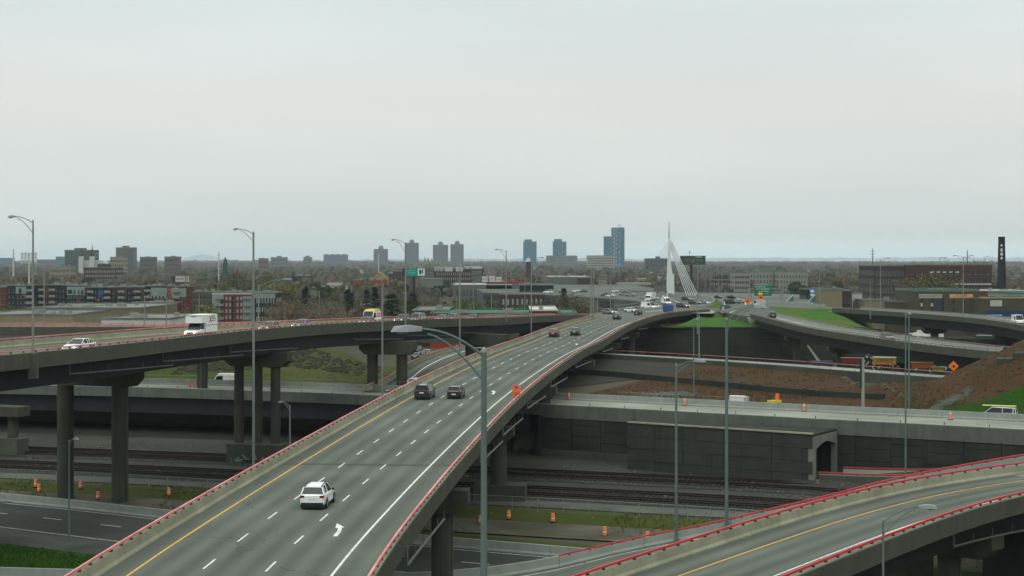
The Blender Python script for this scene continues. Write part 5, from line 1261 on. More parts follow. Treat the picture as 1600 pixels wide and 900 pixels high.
lamp('very tall lamp post rising past the graffiti crash wall, arm reaching left', (396-800)/F*205, 205, 0, 29+(408-364)*205/F, -1, r0=.2, L=1.9, rise=.65, lum=.7, m=m_galv, drop=1.2)
lamp('lamp post beside the curved viaduct at the left of the tree tangle, arm reaching right', (404-800)/F*240, 240, 7, 29-(447-408)*240/F, 1, r0=.14, L=3.6, rise=1.2, lum=1.3, drop=1.4)
lamp('tall dark lamp post behind the left end, arm reaching right', (69-800)/F*330, 330, 5, 29-(420-408)*330/F, 1, r0=.16, L=.9, rise=1.6, lum=.6)
lamp('lamp post with pale pole in front of the curved viaduct centre', (597.5-800)/F*232, 232, 0, 29-(434-408)*232/F, 1, r0=.17, L=1.0, rise=.9, lum=.5)
lamp('lamp post on the curved viaduct by the teal billboard, arm reaching left', (633.5-800)/F*270, 270, 18.0, 29+(408-380)*270/F, -1, r0=.15, L=1.7, rise=.75, lum=.7)
lamp('lamp post before the brick loft building, arm reaching right', (718.5-800)/F*295, 295, 6, 29-(418-408)*295/F, 1, r0=.17, L=2.0, rise=1.1, lum=1.1)
lamp('lamp post on the curved viaduct right of the loft building, arm reaching left', (791-800)/F*335, 335, 16.4, 29+(408-393)*335/F, -1, r0=.15, L=1.7, rise=.6, lum=.7)
lamp('lamp post between the blue-glass towers, arm reaching right', (830-800)/F*350, 350, 9, 29-(405-408)*350/F, 1, r0=.16, L=1.9, rise=.5, lum=.9)
lamp('lamp post at the viaduct merge, left one of the twin pair', (923.5-800)/F*430, 430, 14, 29-(418-408)*430/F, -1, r0=.17, L=1.4, rise=.8, lum=.8)
lamp('lamp post at the viaduct merge, right one of the twin pair', (927-800)/F*432, 432, 14, 29-(412-408)*432/F, 1, r0=.17, L=1.0, rise=.6, lum=.8)
lamp('low lamp post left of the pylon with white head reaching left', (954-800)/F*600, 600, 10.5, 29-(433-408)*600/F, -1, r0=.16, L=2.6, rise=1.0, lum=1.0)
lamp('plain post beyond the viaduct merge', (933.5-800)/F*560, 560, 10, 29-(464-408)*560/F, 0, r0=.15)
lamp('tall thin post in front of the dark far billboard', (1090-800)/F*420, 420, 10, 29-(412-408)*420/F, 0, r0=.16)
lamp('thin lamp post at the abutment, between two shorter ones', (1092.5-800)/F*300, 300, 8, 29-(489-408)*300/F, 0, r0=.14)
lamp('short white-headed lamp post in front of the rear wall', (1084-800)/F*245, 245, 7.6, 29-(500-408)*245/F, 1, r0=.11, m=m_pole, L=.35, rise=.3, lum=.45, drop=.5)
lamp('pole at the right by the panelled wall, curved white head', (1415-800)/F*196, 196, 3, 29-(492-408)*196/F, 1, r0=.11, m=m_pole, L=.35, rise=.3, lum=.35, drop=.5)
lamp('pole rising from behind the motorway barrier at the right, twin of the taller', (1420.3-800)/F*225, 225, 7.5, 29-(497-408)*225/F, 0, r0=.13, m=m_pole)
lamp('lamp post by the storage warehouse with a double arm', (1505-800)/F*440, 440, 10, 29-(402-408)*440/F, 1, r0=.16, L=2.0, rise=.6, lum=.8, both=True)
lamp('lamp post in front of the dark wing of the brick factory', (1376-800)/F*500, 500, 10, 29-(407-408)*500/F, 1, r0=.16, L=2.0, rise=.9, lum=.8)
lamp('lamp post left of the factory on the upper ramp', (1360-800)/F*470, 470, 12, 29-(444-408)*470/F, 0, r0=.12)
lamp('thin lamp post at the right end of the long white barrier', (1280.5-800)/F*520, 520, 12, 29-(419-408)*520/F, 0, r0=.15)
lamp('short lamp post with curved head at the left viaduct end under the deck', (453-800)/F*215, 215, 0, 29-(635-408)*215/F, -1, r0=.13, L=1.0, rise=.75, lum=.6, drop=.7)
for u, vt, dd, lab in ((226, 464, 300, 'short lamp pole in front of the red balcony block'), (260, 455, 300, 'lamp pole at the corner of the red balcony block'), (311, 460, 420, 'thin lamp pole between the two apartment blocks'), (714, 466, 520, 'thin lamp pole behind the traffic under the flat red building'), (740, 440, 560, 'tall lamp pole in front of the flat red building'), (768, 452, 560, 'lamp pole by the white roof panels'), (499, 456, 480, 'pale lamp pole in the tree tangle'), (820, 440, 600, 'lamp pole by the dark glass shed'), (1110, 412, 760, 'far lamp pole, left one of the junction three'), (1123, 418, 780, 'far lamp pole, middle one of the junction three'), (1128, 410, 760, 'far lamp pole, right one of the junction three'), (1219, 424, 640, 'lamp pole right above the gantry'), (1102, 430, 800, 'short far lamp pole behind the stay cables'), (540, 452, 560, 'dark globe lamp pole in the trees, left one'), (549, 448, 560, 'dark globe lamp pole in the trees, right one')):
    lamp(lab, (u-800)/F*dd, dd, 0 if dd > 400 and u < 1000 else 9, 29-(vt-408)*dd/F, 1 if u in (226, 260, 740) else 0, r0=.15, L=1.4, rise=.7, lum=.7)
# marker mast on the motorway edge (camera mast)
ms = thing('camera_mast', 'thick pale mast with a dark panel standing at the foot of the soil slope', 'mast', ((1348.5-800)/F*226, 226, 7.5))
b = MB(); b.tube([(0, 0, 0), (0, 0, 29-(559-408)*226/F-7.5)], [.24, .2], 12); b.build('pole', m_conc_new, ms)
b = MB(); b.box(-.42, -.24, -.15, .15, 3.5, 7.8); b.build('panel', m_black, ms)
b = MB(); b.box(-.6, .6, -.5, .5, 0, .25); b.build('base_plinth', m_conc_new, ms)

# ================================================================ chain-link fences
def fence(name, lab, path, lat, h, s0, s1, gap=3.0, z=None, top=True, mesh_=True):
    t = thing(name, lab, 'fence'); q = s0; b = MB(); n = 0
    me = bpy.data.meshes.get('fence_post')
    if me is None:
        c = MB(); c.tube([(0, 0, -.2), (0, 0, 1)], .035, 6); me = c.mesh('fence_post', m_galv)
    while q < s1:
        p = path.off(q, lat); zz = gh(p.x, p.y) if z is None else z
        o = ob('fence_post', me, t, (p.x, p.y, zz)); o.scale = (1, 1, h)
        e = min(q+gap, s1); p2 = path.off(e, lat); z2 = gh(p2.x, p2.y) if z is None else z
        b.tube([(p.x, p.y, zz+h), (p2.x, p2.y, z2+h)], .03, 5)
        if mesh_:
            k = 0; Lh = e-q; m_ = int(Lh/.22)
            for k in range(-int(h/.22), m_):
                for sg_ in (1, -1):
                    a0 = max(0, k*.22); a1_ = min(Lh, k*.22+h)
                    if a1_ <= a0: continue
                    za, zb_ = a0-k*.22, a1_-k*.22
                    if sg_ < 0: za, zb_ = h-za, h-zb_
                    A_ = Vector((p.x, p.y, zz)).lerp(Vector((p2.x, p2.y, z2)), a0/Lh)+Vector((0, 0, za)); B2 = Vector((p.x, p.y, zz)).lerp(Vector((p2.x, p2.y, z2)), a1_/Lh)+Vector((0, 0, zb_))
                    b.poly([A_, B2, B2+Vector((0, 0, .018)), A_+Vector((0, 0, .018))])
        q += gap
    tag(b.build('chain_link', m_galv, t, fix=False), kind='stuff')
fence('chain_link_fence', 'chain-link fence between the railway service path and the dusty track', T1, 33.2, 1.7, 60, T1.L-25)
fence('mesh_railing', 'thin mesh railing along the far side of the left bridge', MM, -20.4, 1.6, MM.near(-70, 263), MM.near(-18, 245), z=7.3, mesh_=False)
fence('mesh_railing', 'thin mesh railing beside the wide viaduct columns behind the pale motorway', MM, -19.6, 1.5, MM.near(6, 229), MM.near(24, 218), z=7.4, mesh_=False)
# guard rail on the lower road
gr = thing('guard_rail', 'short steel guard rail on the shoulder of the lower road at far left', 'guard rail')
sweep('rail', LW, [(12.2, .55), (12.3, .55), (12.3, .8), (12.2, .8)], m_galv, gr, LW.near(-80, 203), LW.near(-52, 187), 3)
for q in range(6):
    p = LW.off(LW.near(-74, 200)+q*3.2, 12.35); b = MB(); b.box(p.x-.06, p.x+.06, p.y-.06, p.y+.06, 0, .8); b.build('post', m_post, gr)
# ================================================================ buildings
def col(name, c, c2=None, st=.15): return mat(name, c, c2, scale=.25, rough=.9, streak=st, c3=tuple(x*.9 for x in c), scale3=.05)
def bld(name, lab, cat, u0, u1, vt, d, depth, walls, base=0.0, cols=0, rows=0, wsize=(.5, .5), roof=None, roofbox=0, group=None, win='grid', winm=None, rot=0.0, parapet=.5, inset=.12, margin=(.04, .06), wm_stuff=True, ztop=None, bands=None):
    """block with front face square to the view; walls: colour material; windows recessed behind proud frames"""
    k = d/F; x0 = (u0-800)*k; x1 = (u1-800)*k; zt = CAMZ-(vt-408)*k if ztop is None else ztop; zb = base; cx = (x0+x1)/2; w_ = (x1-x0)/2
    t = thing(name, lab, cat, (cx, d, zb), rot, group); H = zt-zb
    b = MB(); b.box(-w_, w_, 0, depth, -.5, H); b.build('wall', walls, t, fix=False)
    rm = roof or m_roof; b = MB()
    for (xa, xb, ya, yb_) in ((-w_-.15, w_+.15, -.15, .25), (-w_-.15, w_+.15, depth-.25, depth+.15), (-w_-.15, -w_+.25, .25, depth-.25), (w_-.25, w_+.15, .25, depth-.25)): b.box(xa, xb, ya, yb_, H+.01, H+parapet)
    b.box(-w_+.25, w_-.25, .25, depth-.25, H+.01, H+.12); rf = b.build('roof', rm, t, fix=False)
    if roofbox:
        r_ = random.Random(lab); b = MB()
        for i in range(roofbox):
            bx = r_.uniform(-w_*.8, w_*.7); by = r_.uniform(depth*.1, depth*.7); s_ = min(w_*.2, r_.uniform(.8, 1.8)); b.box(bx, bx+s_*1.6, by, by+s_, H+.1, H+.2+r_.uniform(.5, 1.3)*(1 if d < 1000 else 1.6))
        b.build('rooftop_units', m_unit, rf, fix=False)
    if cols and rows:
        gm = winm or m_glass_b; b = MB(); fr = MB(); ww = 2*w_*(1-2*margin[0])/cols; hh = H*(1-margin[1]*1.4)/rows
        for i in range(cols):
            for j in range(rows):
                xa = -w_*(1-2*margin[0])+i*ww+ww*(1-wsize[0])/2; za = H*margin[1]*.4+j*hh+hh*(1-wsize[1])/2
                if win == 'grid':
                    b.box(xa, xa+ww*wsize[0], -.02, .1, za, za+hh*wsize[1])
                    fr.box(xa-.12, xa+ww*wsize[0]+.12, -inset-.06, -.021, za-.16, za-.02)
                    if H > 15 and d < 1500: fr.box(xa+ww*wsize[0]/2-.06, xa+ww*wsize[0]/2+.06, -.1, -.021, za, za+hh*wsize[1])
        sides = MB()
        if depth > 6:
            n = max(1, int(depth/(ww*1.2)))
            for sd in (-1, 1):
                for i in range(n):
                    for j in range(rows):
                        ya = depth*(i+.25)/n; za = H*margin[1]*.4+j*hh+hh*(1-wsize[1])/2; xx = sd*w_
                        b.box(min(xx, xx+sd*.03), max(xx, xx+sd*.03), ya, ya+depth*.5/n, za, za+hh*wsize[1])
        tag(b.build('windows', gm, t, fix=False), kind='stuff'); tag(fr.build('window_sills', m_unit, t, fix=False), kind='stuff')
    if bands:
        n, frac, gm = bands; 
        for j in range(n):
            b = MB(); za = H*(j+.3)/n; b.box(-w_-.05, w_+.05, -.05, depth+.05, za, za+H*frac/n); b.build('window_band', gm, t, fix=False)
    return t
m_roof = mat('pale_flat_roof', (.26, .28, .265), (.19, .205, .195), scale=.15, rough=.9, c3=(.15, .16, .155), scale3=.05)
m_roofd = mat('dark_tar_roof', (.07, .075, .075), scale=.2, rough=.9)
m_unit = mat('rooftop_metal', (.30, .32, .31), scale=.4, rough=.6)
brick_r = col('red_brick', (.17, .048, .034), (.135, .040, .030)); brick_d = col('dark_brown_brick', (.085, .058, .052), (.065, .046, .042)); tan = col('tan_block', (.22, .19, .115)); beige = col('beige_render', (.30, .27, .185))
dslate = col('dark_slate_cladding', (.030, .038, .044)); teal_w = col('pale_teal_cladding', (.27, .36, .35)); whitec = col('off_white_cladding', (.45, .47, .44)); grey_c = col('mid_grey_concrete', (.17, .18, .175)); dgrey = col('dark_grey_tower', (.075, .085, .095))
orange_r = col('orange_red_cladding', (.30, .075, .03)); bluep = col('bright_blue_panel', (.02, .13, .36)); blueg = col('blue_glass_cladding', (.06, .23, .36), (.045, .18, .30), 0); olive = col('olive_brown_block', (.105, .100, .070)); green_m = col('green_metal_roof', (.08, .20, .15)); redm = col('red_metal_fascia', (.36, .05, .035))
m_winw = flat('white_framed_window', (.33, .36, .36)); m_blueglass = flat('tower_blue_glass', (.04, .13, .22), rough=.3)
def balconies(t, w_, H, cols, rows, xs_, m=None, zb=0.0, wd=3.0):
    b = MB()
    for x in xs_:
        for j in range(rows):
            z = zb+H*(j+.12)/rows; b.box(x-wd/2, x+wd/2, -1.1, 0, z, z+.14); b.box(x-wd/2, x+wd/2, -1.12, -1.04, z+.14, z+1.1)
    tag(b.build('balconies', m or m_unit, t, fix=False), kind='stuff')
def panels(t, rects, m, H, name='cladding_panel', y=-.035):
    """flat coloured cladding on the front, 35 mm proud: rects in local x, z"""
    for (xa, xb, za, zb_) in rects:
        b = MB(); b.box(xa, xb, y-.04, y+.0, za, zb_); b.build(name, m, t, fix=False)
AP = 'apartment building'; ag = 'modern apartment blocks at the left'
def apt(lab, u0, u1, vt, d, wall, cols, rows, bal=(), panel=(), depth=16, wm=None, **k):
    t = bld('apartment_building', lab, AP, u0, u1, vt, d, depth, wall, cols=cols, rows=rows, wsize=(.45, .5), roofbox=4, group=ag, winm=wm, **k)
    kx = d/F; w_ = (u1-u0)*kx/2; H = CAMZ-(vt-408)*kx
    cxu = (u0+u1)/2
    for m, us in panel: panels(t, [((a-cxu)*kx, (b_-cxu)*kx, CAMZ-(v1-408)*kx, CAMZ-(v0-408)*kx) for a, b_, v0, v1 in us], m, H)
    if bal: balconies(t, w_, H, cols, rows, [(u-cxu)*kx for u in bal], m_unit)
    return t
apt('brick-red end block of the apartment row at the far left edge', -30, 11, 449, 752, brick_r, 7, 6)
apt('narrow dark blue-grey block second from the left edge', 11, 24, 446.5, 750, dslate, 2, 6)
apt('low apartment block with a pale upper storey and teal window at the left', 24, 52, 447, 748, dslate, 5, 6, (46,), [(teal_w, [(24.5, 41, 448, 459)]), (flat('teal_pane', (.01, .16, .16)), [(29.5, 33.5, 450.5, 459.5)]), (orange_r, [(34, 40, 459.5, 462)])])
apt('dark apartment block with a red panel and ragged roofline behind the left lamp post', 52, 104, 446, 752, dslate, 9, 6, (66, 82), [(brick_r, [(70, 77, 448, 462)]), (orange_r, [(80, 84, 467, 471)])])
apt('dark block with a pale top storey of four narrow windows', 104, 133, 447, 749, dslate, 6, 6, (), [(teal_w, [(104.5, 132.5, 448, 461)]), (orange_r, [(121, 125, 467, 471)]), (m_glass_b, [(106, 113, 453, 459), (115, 118, 453.5, 460), (122, 124, 453.5, 460), (127, 130, 453.5, 460)])])
apt('dark brown balcony block with one bright blue panel', 133, 182, 449.5, 747, dslate, 8, 6, (142, 168), [(brick_d, [(133, 138, 451, 464), (176, 182, 451, 466)]), (bluep, [(154, 160, 452, 464)]), (orange_r, [(151, 156, 467, 471)])])
apt('brown and black balcony block with small white windows, centre of the row', 182, 226, 449, 745, brick_d, 8, 6, (190, 215), [(dslate, [(198, 221, 452, 473)]), (m_winw, [(201, 202.5, 455, 460), (208, 210, 455, 460)])])
apt('pale teal topped block behind the white billboard', 226, 262, 447.5, 746, dslate, 6, 6, (231,), [(teal_w, [(236, 261, 449.5, 463)]), (brick_r, [(222, 227, 452, 474)])], wm=m_winw)
apt('orange-red corner block with pale upper bay at the end of the row', 262, 293, 448.5, 742, brick_r, 6, 6, (276,), [(orange_r, [(262, 268, 450, 470)]), (teal_w, [(268, 291, 450.5, 464)])])
apt('nearer red brick block with black balcony openings above the tan warehouse', 205, 272, 474, 690, brick_r, 9, 3, (231, 251), [(dslate, [(227, 234, 479, 486), (227, 234, 488, 496), (247, 255, 479, 486), (247, 255, 488, 496)])])
apt('grey end wing of the apartment blocks beside the yellow-green tree', 300, 332, 457, 720, col('brown_grey_block', (.12, .105, .095)), 6, 5)
apt('red and pale teal balcony block at the right end of the apartments', 331, 394, 458, 700, brick_r, 10, 5, (344, 386), [(teal_w, [(331.5, 349, 460, 503), (379.5, 393.5, 463, 504)]), (dslate, [(361.5, 366.5, 463, 503), (345, 348.5, 464, 502)]), (whitec, [(331, 393.5, 457.9, 460.0)])], wm=m_winw, depth=22)
apt('dark slate block with a broad white roof edge behind two lamp posts', 398, 431, 458.5, 640, dslate, 7, 4, (), [(teal_w, [(398, 430, 459, 466)])], wm=m_winw)
WA = 'warehouse'
t = bld('warehouse', 'long tan warehouse with a pale flat roof left of the box truck', WA, 41, 221, 482.5, 560, 60, tan, cols=0, rows=0, roofbox=9)
t = bld('warehouse', 'low tan-fronted warehouse with curved pale roof at the far left', WA, -40, 114, 493, 480, 45, beige, roofbox=5)
t = bld('warehouse', 'low pale warehouse with ribbed roof just left of the box truck', WA, 158, 266, 499.5, 450, 40, whitec, roofbox=4)
t = bld('factory_hall', 'long flat building with red fascia and green-white roof behind the traffic', WA, 672, 902, 491, 520, 40, redm, roof=green_m, roofbox=7)
t = bld('factory_hall', 'red brick wing left of the long red-fascia hall', WA, 645, 700, 486, 545, 45, brick_d, roof=m_roof, roofbox=3)
t = bld('factory_hall', 'small brick hall with white roof edge behind the viaduct lamp posts', WA, 829, 871, 486, 500, 40, brick_r, roof=whitec, roofbox=1)
t = bld('office_building', 'brown brick building with tall pale windows left of the cone-shaped tree', 'building', 780, 852, 461, 640, 25, brick_d, cols=9, rows=4, wsize=(.4, .6), winm=m_winw)
t = bld('office_building', 'dark glass shed in front of the upper road', 'building', 812, 865, 446, 800, 40, dslate, cols=16, rows=1, wsize=(.8, .8), roofbox=3)
t = bld('factory_hall', 'low building with a faded red parapet at the left of the dark glass shed', WA, 760, 822, 442, 900, 40, grey_c, roof=redm, roofbox=2)
t = bld('warehouse', 'long shed with a white roof edge behind the upper road', WA, 857, 920, 433, 1150, 60, grey_c, roof=whitec, roofbox=4)
t = bld('warehouse', 'second long shed to the right of the white-edged shed', WA, 905, 930, 434.5, 1120, 60, brick_d, roofbox=3)
t = bld('warehouse', 'grey-green metal shed behind the billboard pole', WA, 655, 687, 436.5, 1000, 50, col('grey_green_metal', (.20, .24, .20)), roof=m_roof)
t = bld('loft_building', 'long brown brick loft with tall white dormer bays', 'building', 678, 755, 421, 1150, 40, brick_d, cols=22, rows=6, wsize=(.35, .55), winm=m_winw, roofbox=6)
kx = 1150/F
panels(t, [((a-716.5)*kx, (b_-716.5)*kx, CAMZ-(424-408)*kx, CAMZ-(417-408)*kx) for a, b_ in ((695, 707.5), (712, 723))], whitec, 1, name='dormer', y=-.3)
panels(t, [((a-716.5)*kx, (a+1.6-716.5)*kx, CAMZ-(424-408)*kx, CAMZ-(416.5-408)*kx) for a in (679, 682, 685, 688, 691)], whitec, 1, name='bay_window', y=-.3)
t = bld('loft_building', 'white upper block with dark openings right of the dormered loft', 'building', 724, 752, 415.5, 1180, 30, whitec, cols=5, rows=8, wsize=(.6, .3))
t = bld('loft_building', 'grey stepped block at the right end of the dormered loft', 'building', 737, 752, 424, 1120, 20, grey_c, cols=4, rows=6)
t = bld('old_brewery', 'grey-green building with ornate domed roof turrets behind the teal billboard', 'building', 662, 684, 419, 1350, 30, col('grey_green_stone', (.16, .19, .15)), cols=6, rows=8)
for dx in (-5.2, -2.4, .6, 3.4, 5.4):
    b = MB(); r = 1.5; b.tube([(dx, 4, 23), (dx, 4, 27), (dx, 4, 29+abs(dx)*.15), (dx, 4, 31.4+((dx*7) % 2))], [r, r*1.1, r*.6, .05], 9); b.build('turret', col('verdigris_turret', (.26, .31, .26)), t)
bld('office_building', 'pale stone building with flat roof left of the teal billboard', 'building', 618, 634, 416.5, 1700, 30, beige, cols=6, rows=6)
bld('office_building', 'brown apartment block left of the pale stone building', 'building', 601, 634, 424, 1500, 30, brick_d, cols=9, rows=4)
bld('factory_hall', 'low red building with white rooftop drums amid the trees', WA, 552, 598, 438, 1200, 40, redm, roofbox=5)
bld('warehouse', 'white trailer-like shed right of the low trees in the centre left', WA, 511, 531, 441.5, 1150, 20, whitec)
bld('warehouse', 'grey shed joined to the white trailer-like shed', WA, 499, 512, 440.5, 1170, 20, grey_c)
bld('warehouse', 'pale long roof below the trailer-like sheds', WA, 483, 533, 448.5, 980, 40, whitec, roof=m_roof)
bld('factory_hall', 'brown low hall with white vents in the middle left distance', WA, 448, 482, 431.5, 1500, 40, brick_d, roofbox=5)
# white roof panels (rear of a billboard row)
bw_ = thing('billboard', 'row of white billboard backs on a steel frame above the flat roofs', 'billboard', (0, 0, 0))
for u0, u1, v0, v1 in ((753, 762.5, 431.5, 436), (764, 773.5, 430.8, 436.5), (775, 784, 432.5, 437)):
    for dz in (0, 5):
        x0, d, z1 = PD(u0, v0+dz, 900); x1, _, z0 = PD(u1, v1+dz, 900); b = MB(); b.box(x0, x1, 900, 900.4, z0, z1); b.build('panel', whitec, bw_, fix=False)
b = MB()
for u in (756, 760, 767, 771, 778, 782): x, d, z = PD(u, 431, 900); b.box(x-.15, x+.15, 900.5, 900.9, 5, z)
b.build('frame', m_post, bw_, fix=False)
bld('warehouse', 'flat white-roofed hall below the row of billboard backs', WA, 708, 800, 445.5, 900, 50, grey_c, roof=whitec, cols=16, rows=2, wsize=(.5, .5))
# billboards
def board(lab, u0, u1, v0, v1, d, m, pole_u, vend, paints=(), edge=None, txt=None):
    x0, _, z1 = PD(u0, v0, d); x1, _, z0 = PD(u1, v1, d); t = thing('billboard', lab, 'billboard', ((x0+x1)/2, d, 0)); cx = (x0+x1)/2
    b = MB(); b.box(x0-cx, x1-cx, -.2, .4, z0, z1); p = b.build('face', m, t, fix=False)
    for (a, b_, c, e, mm_) in paints:
        b = MB(); b.box(x0-cx+(x1-x0)*a, x0-cx+(x1-x0)*b_, -.23, -.2, z0+(z1-z0)*c, z0+(z1-z0)*e); b.build('print', mm_, p, fix=False)
    if edge: b = MB(); b.box(x0-cx-edge, x0-cx-.02, -.2, 2.5, z0-.4, z1); b.build('side_panel', m_black, t, fix=False)
    b = MB(); b.box(x0-cx-.1, x1-cx+.1, -.7, .5, z0-.5, z0-.02); b.build('catwalk', m_post, t, fix=False)
    if pole_u: xp = (pole_u-800)*d/F-cx; b = MB(); b.tube([(xp, .8, 0), (xp, .8, z0)], .8, 10); b.build('pole', m_girder, t)
    return t, p, cx, (x0, x1, z0, z1)
teal_f = flat('billboard_teal', (.0, .30, .24)); teal2 = flat('billboard_light_teal', (.06, .42, .36))
t, p, cx, q_ = board('teal and white advertising billboard on a dark pole in the centre', 634.3, 664, 419.2, 431, 900, teal_f, 646.5, 0,
    ((.06, .3, .68, .78, teal2), (.3, .52, .7, .76, teal2), (.1, .5, .42, .52, teal2), (.2, .48, .2, .3, teal2), (.62, .99, .03, .97, flat('billboard_white', (.58, .64, .64))), (.70, .80, .2, .8, flat('billboard_grey', (.18, .2, .2))), (.84, .9, .3, .9, flat('billboard_grey', (.18, .2, .2)))), edge=2.0)
t, p, cx, q_ = board('dark green picture billboard with a white caption right of the pylon', 1062.7, 1102.3, 399.7, 412.6, 900, flat('billboard_dark_green', (.035, .065, .055)), 1080.5, 0,
    ((.6, .86, .82, .9, flat('billboard_white', (.58, .64, .64))), (.2, .5, .3, .7, flat('billboard_moss', (.09, .12, .07))), (.42, .56, .2, .6, flat('billboard_sand', (.25, .24, .15))), (.62, .9, .28, .62, flat('billboard_bluegreen', (.06, .14, .12)))))
b = MB(); xp = (1078-800)*900/F-cx
b.tube([(xp, 2, 26), (xp, 2, CAMZ-(391-408)*.36)], .12, 5); b.tube([(xp-1, 2, 33.8), (xp+1, 2, 33.8)], .08, 5); b.build('aerial', m_post, t)
t, p, cx, q_ = board('small white billboard with dark lettering and a red figure above the apartment row', 274.2, 294.8, 431.6, 440.2, 840, whitec, 285, 0, ((.70, .84, .02, .98, flat('billboard_rose', (.45, .13, .13))), (.86, .92, .1, .9, flat('billboard_brown', (.12, .10, .08)))), edge=1.8)
text('UNITED', 1.65, ((q_[0]+q_[1])/2-cx-1.15, -.24, (q_[2]+q_[3])/2), m_black, p, sx_=.72)
# ---- right-hand district
t = bld('brick_factory', 'dark windowed wing of the old factory, left of its red brick front', 'factory', 1366, 1416, 416, 905, 40, brick_d, cols=10, rows=5, wsize=(.7, .62), winm=flat('grey_factory_glass', (.06, .075, .08)), roofbox=3)
t = bld('brick_factory', 'long red brick factory with dark openings and white signs near the smokestack', 'factory', 1416, 1550, 414.5, 900, 50, col('old_factory_brick', (.115, .052, .042), (.085, .042, .036)), cols=14, rows=5, wsize=(.62, .5), roofbox=11, margin=(.02, .05))
kx = 900/F
panels(t, [((a-1483)*kx, (a+5.5-1483)*kx, CAMZ-(426.5-408)*kx, CAMZ-(424-408)*kx) for a in (1453, 1463, 1473, 1483, 1493)], whitec, 1, name='sign_panel', y=-.2)
panels(t, [((1474-1483)*kx, (1547-1483)*kx, 0.5, CAMZ-(444-408)*kx)], brick_d, 1, name='lower_wing', y=-1.5)
panels(t, [((1481-1483)*kx, (1547.5-1483)*kx, CAMZ-(445-408)*kx, CAMZ-(442.8-408)*kx)], whitec, 1, name='white_roof_edge', y=-1.9)
bld('factory_hall', 'low red hall between the factory and the smokestack', 'factory', 1530, 1600, 455, 760, 30, brick_r, roof=whitec, roofbox=3)
bld('warehouse', 'pale green shed behind the low storage building at the right edge', WA, 1576, 1640, 459, 690, 30, teal_w, roof=green_m)
sk = thing('smokestack', 'tall dark brick smokestack with a white vertical emblem at the right', 'smokestack', ((1565-800)/F*800, 800, 0))
b = MB(); b.tube([(0, 0, 0), (0, 0, 15), (0, 0, 40.2), (0, 0, 41.2)], [2.45, 2.2, 1.62, 1.72], 20); b.build('shaft', col('black_brick', (.035, .036, .042)), sk)
m_emb = flat('emblem_white', (.55, .56, .62))
for k, (z0, z1, w__) in enumerate(((36.3, 37.4, .5), (33.6, 35.4, .55), (31.6, 33.3, .65), (29.8, 31.2, .55))):
    b = MB(); y = -1.78-.012*(36-z0)*2
    b.loft([[(-.6+w__*cos(a), y-dy, (z0+z1)/2+(z1-z0)/2*sin(a)) for a in [2*pi*i/10 for i in range(10)]] for dy in (0, .25)]); b.build('emblem', m_emb, sk)
st_ = bld('storage_warehouse', 'olive storage building with two long painted name boards at the right', WA, 1428, 1530, 455.5, 620, 30, olive, roof=mat('verdigris_roof_edge', (.16, .24, .20), scale=.2), parapet=.9, roofbox=2)
kx = 620/F
def rp(u): return (u-1479)*kx
def rz(v): return CAMZ-(v-408)*kx
def onwall(nm, u0, u1, v0, v1, m, y=-.12):
    b = MB(); b.box(rp(u0), rp(u1), y, -.005, rz(v1), rz(v0)); return b.build(nm, m, st_, fix=False)
n1 = onwall('name_board', 1436, 1472, 459.6, 465.6, flat('cream_board', (.40, .43, .34)))
text('MINI-ENTREP\u00d4TS', 1.28, (rp(1454), -.16, rz(462.8)), flat('print_dark_green', (.03, .04, .03)), n1, sx_=.86)
n2 = onwall('name_board', 1484, 1520, 459.8, 465.8, flat('orange_cream_board', (.58, .36, .15)))
text('\u00c0 LOUER', 1.05, (rp(1502), -.16, rz(462.0)), flat('print_brown', (.10, .05, .02)), n2)
onwall('board_stripe', 1485, 1519, 463.8, 465, flat('print_orange', (.5, .16, .07)), -.15)
for u, v0, v1 in ((1438.5, 467, 486), (1454.7, 467, 486), (1471.5, 467, 486), (1488.3, 468, 475.5), (1488.3, 481.5, 488), (1503.5, 468, 475.5), (1503.5, 481.5, 488)): onwall('window', u, u+3.6, v0, v1, m_glass_b)
for u in (1438.5, 1454.7): onwall('window_panel', u, u+3, 473.5, 479, flat('cream_board', (.40, .43, .34)), -.15)
for (u0, u1, v0, v1) in ((1458, 1474, 474, 484), (1461, 1473, 468, 474), (1459, 1474, 484, 492), (1518, 1527, 470, 490), (1527, 1536, 474, 480), (1526, 1530, 480, 490)): onwall('navy_mural_patch', u0, u1, v0, v1, flat('mural_navy', (.03, .04, .085)), -.06)
t = bld('storage_warehouse', 'low brown storage hall with small white sign and blue band at the right edge', WA, 1528, 1640, 467.5, 610, 30, olive, roof=tan, roofbox=2)
kx = 610/F; panels(t, [((1547-1584)*kx, (1565.5-1584)*kx, CAMZ-(478.5-408)*kx, CAMZ-(469-408)*kx)], whitec, 1, name='sign_panel', y=-.2); panels(t, [((1539-1584)*kx, (1640-1584)*kx, CAMZ-(497-408)*kx, CAMZ-(486-408)*kx)], col('deep_blue_band', (.02, .07, .18)), 1, name='blue_band', y=-.2)
panels(t, [((1540-1584)*kx, (1565-1584)*kx, CAMZ-(494-408)*kx, CAMZ-(491.5-408)*kx)], flat('pale_blue', (.3, .4, .5)), 1, name='container_edge', y=-.5)
bld('warehouse', 'beige windowless block above the upper ramp abutment', WA, 1281, 1316, 454, 640, 18, beige, roof=m_roof, roofbox=4, parapet=1)
bld('warehouse', 'dark building with small white window right of the beige block', WA, 1316, 1331, 455, 650, 18, brick_d, cols=2, rows=3)
bld('warehouse', 'white slanted structure right of the dark building', WA, 1331, 1347, 459, 660, 14, whitec, cols=3, rows=2)
bld('warehouse', 'low beige hall between factory wing and upper ramp', WA, 1351, 1395, 470, 640, 18, beige, roof=m_roof, roofbox=3)
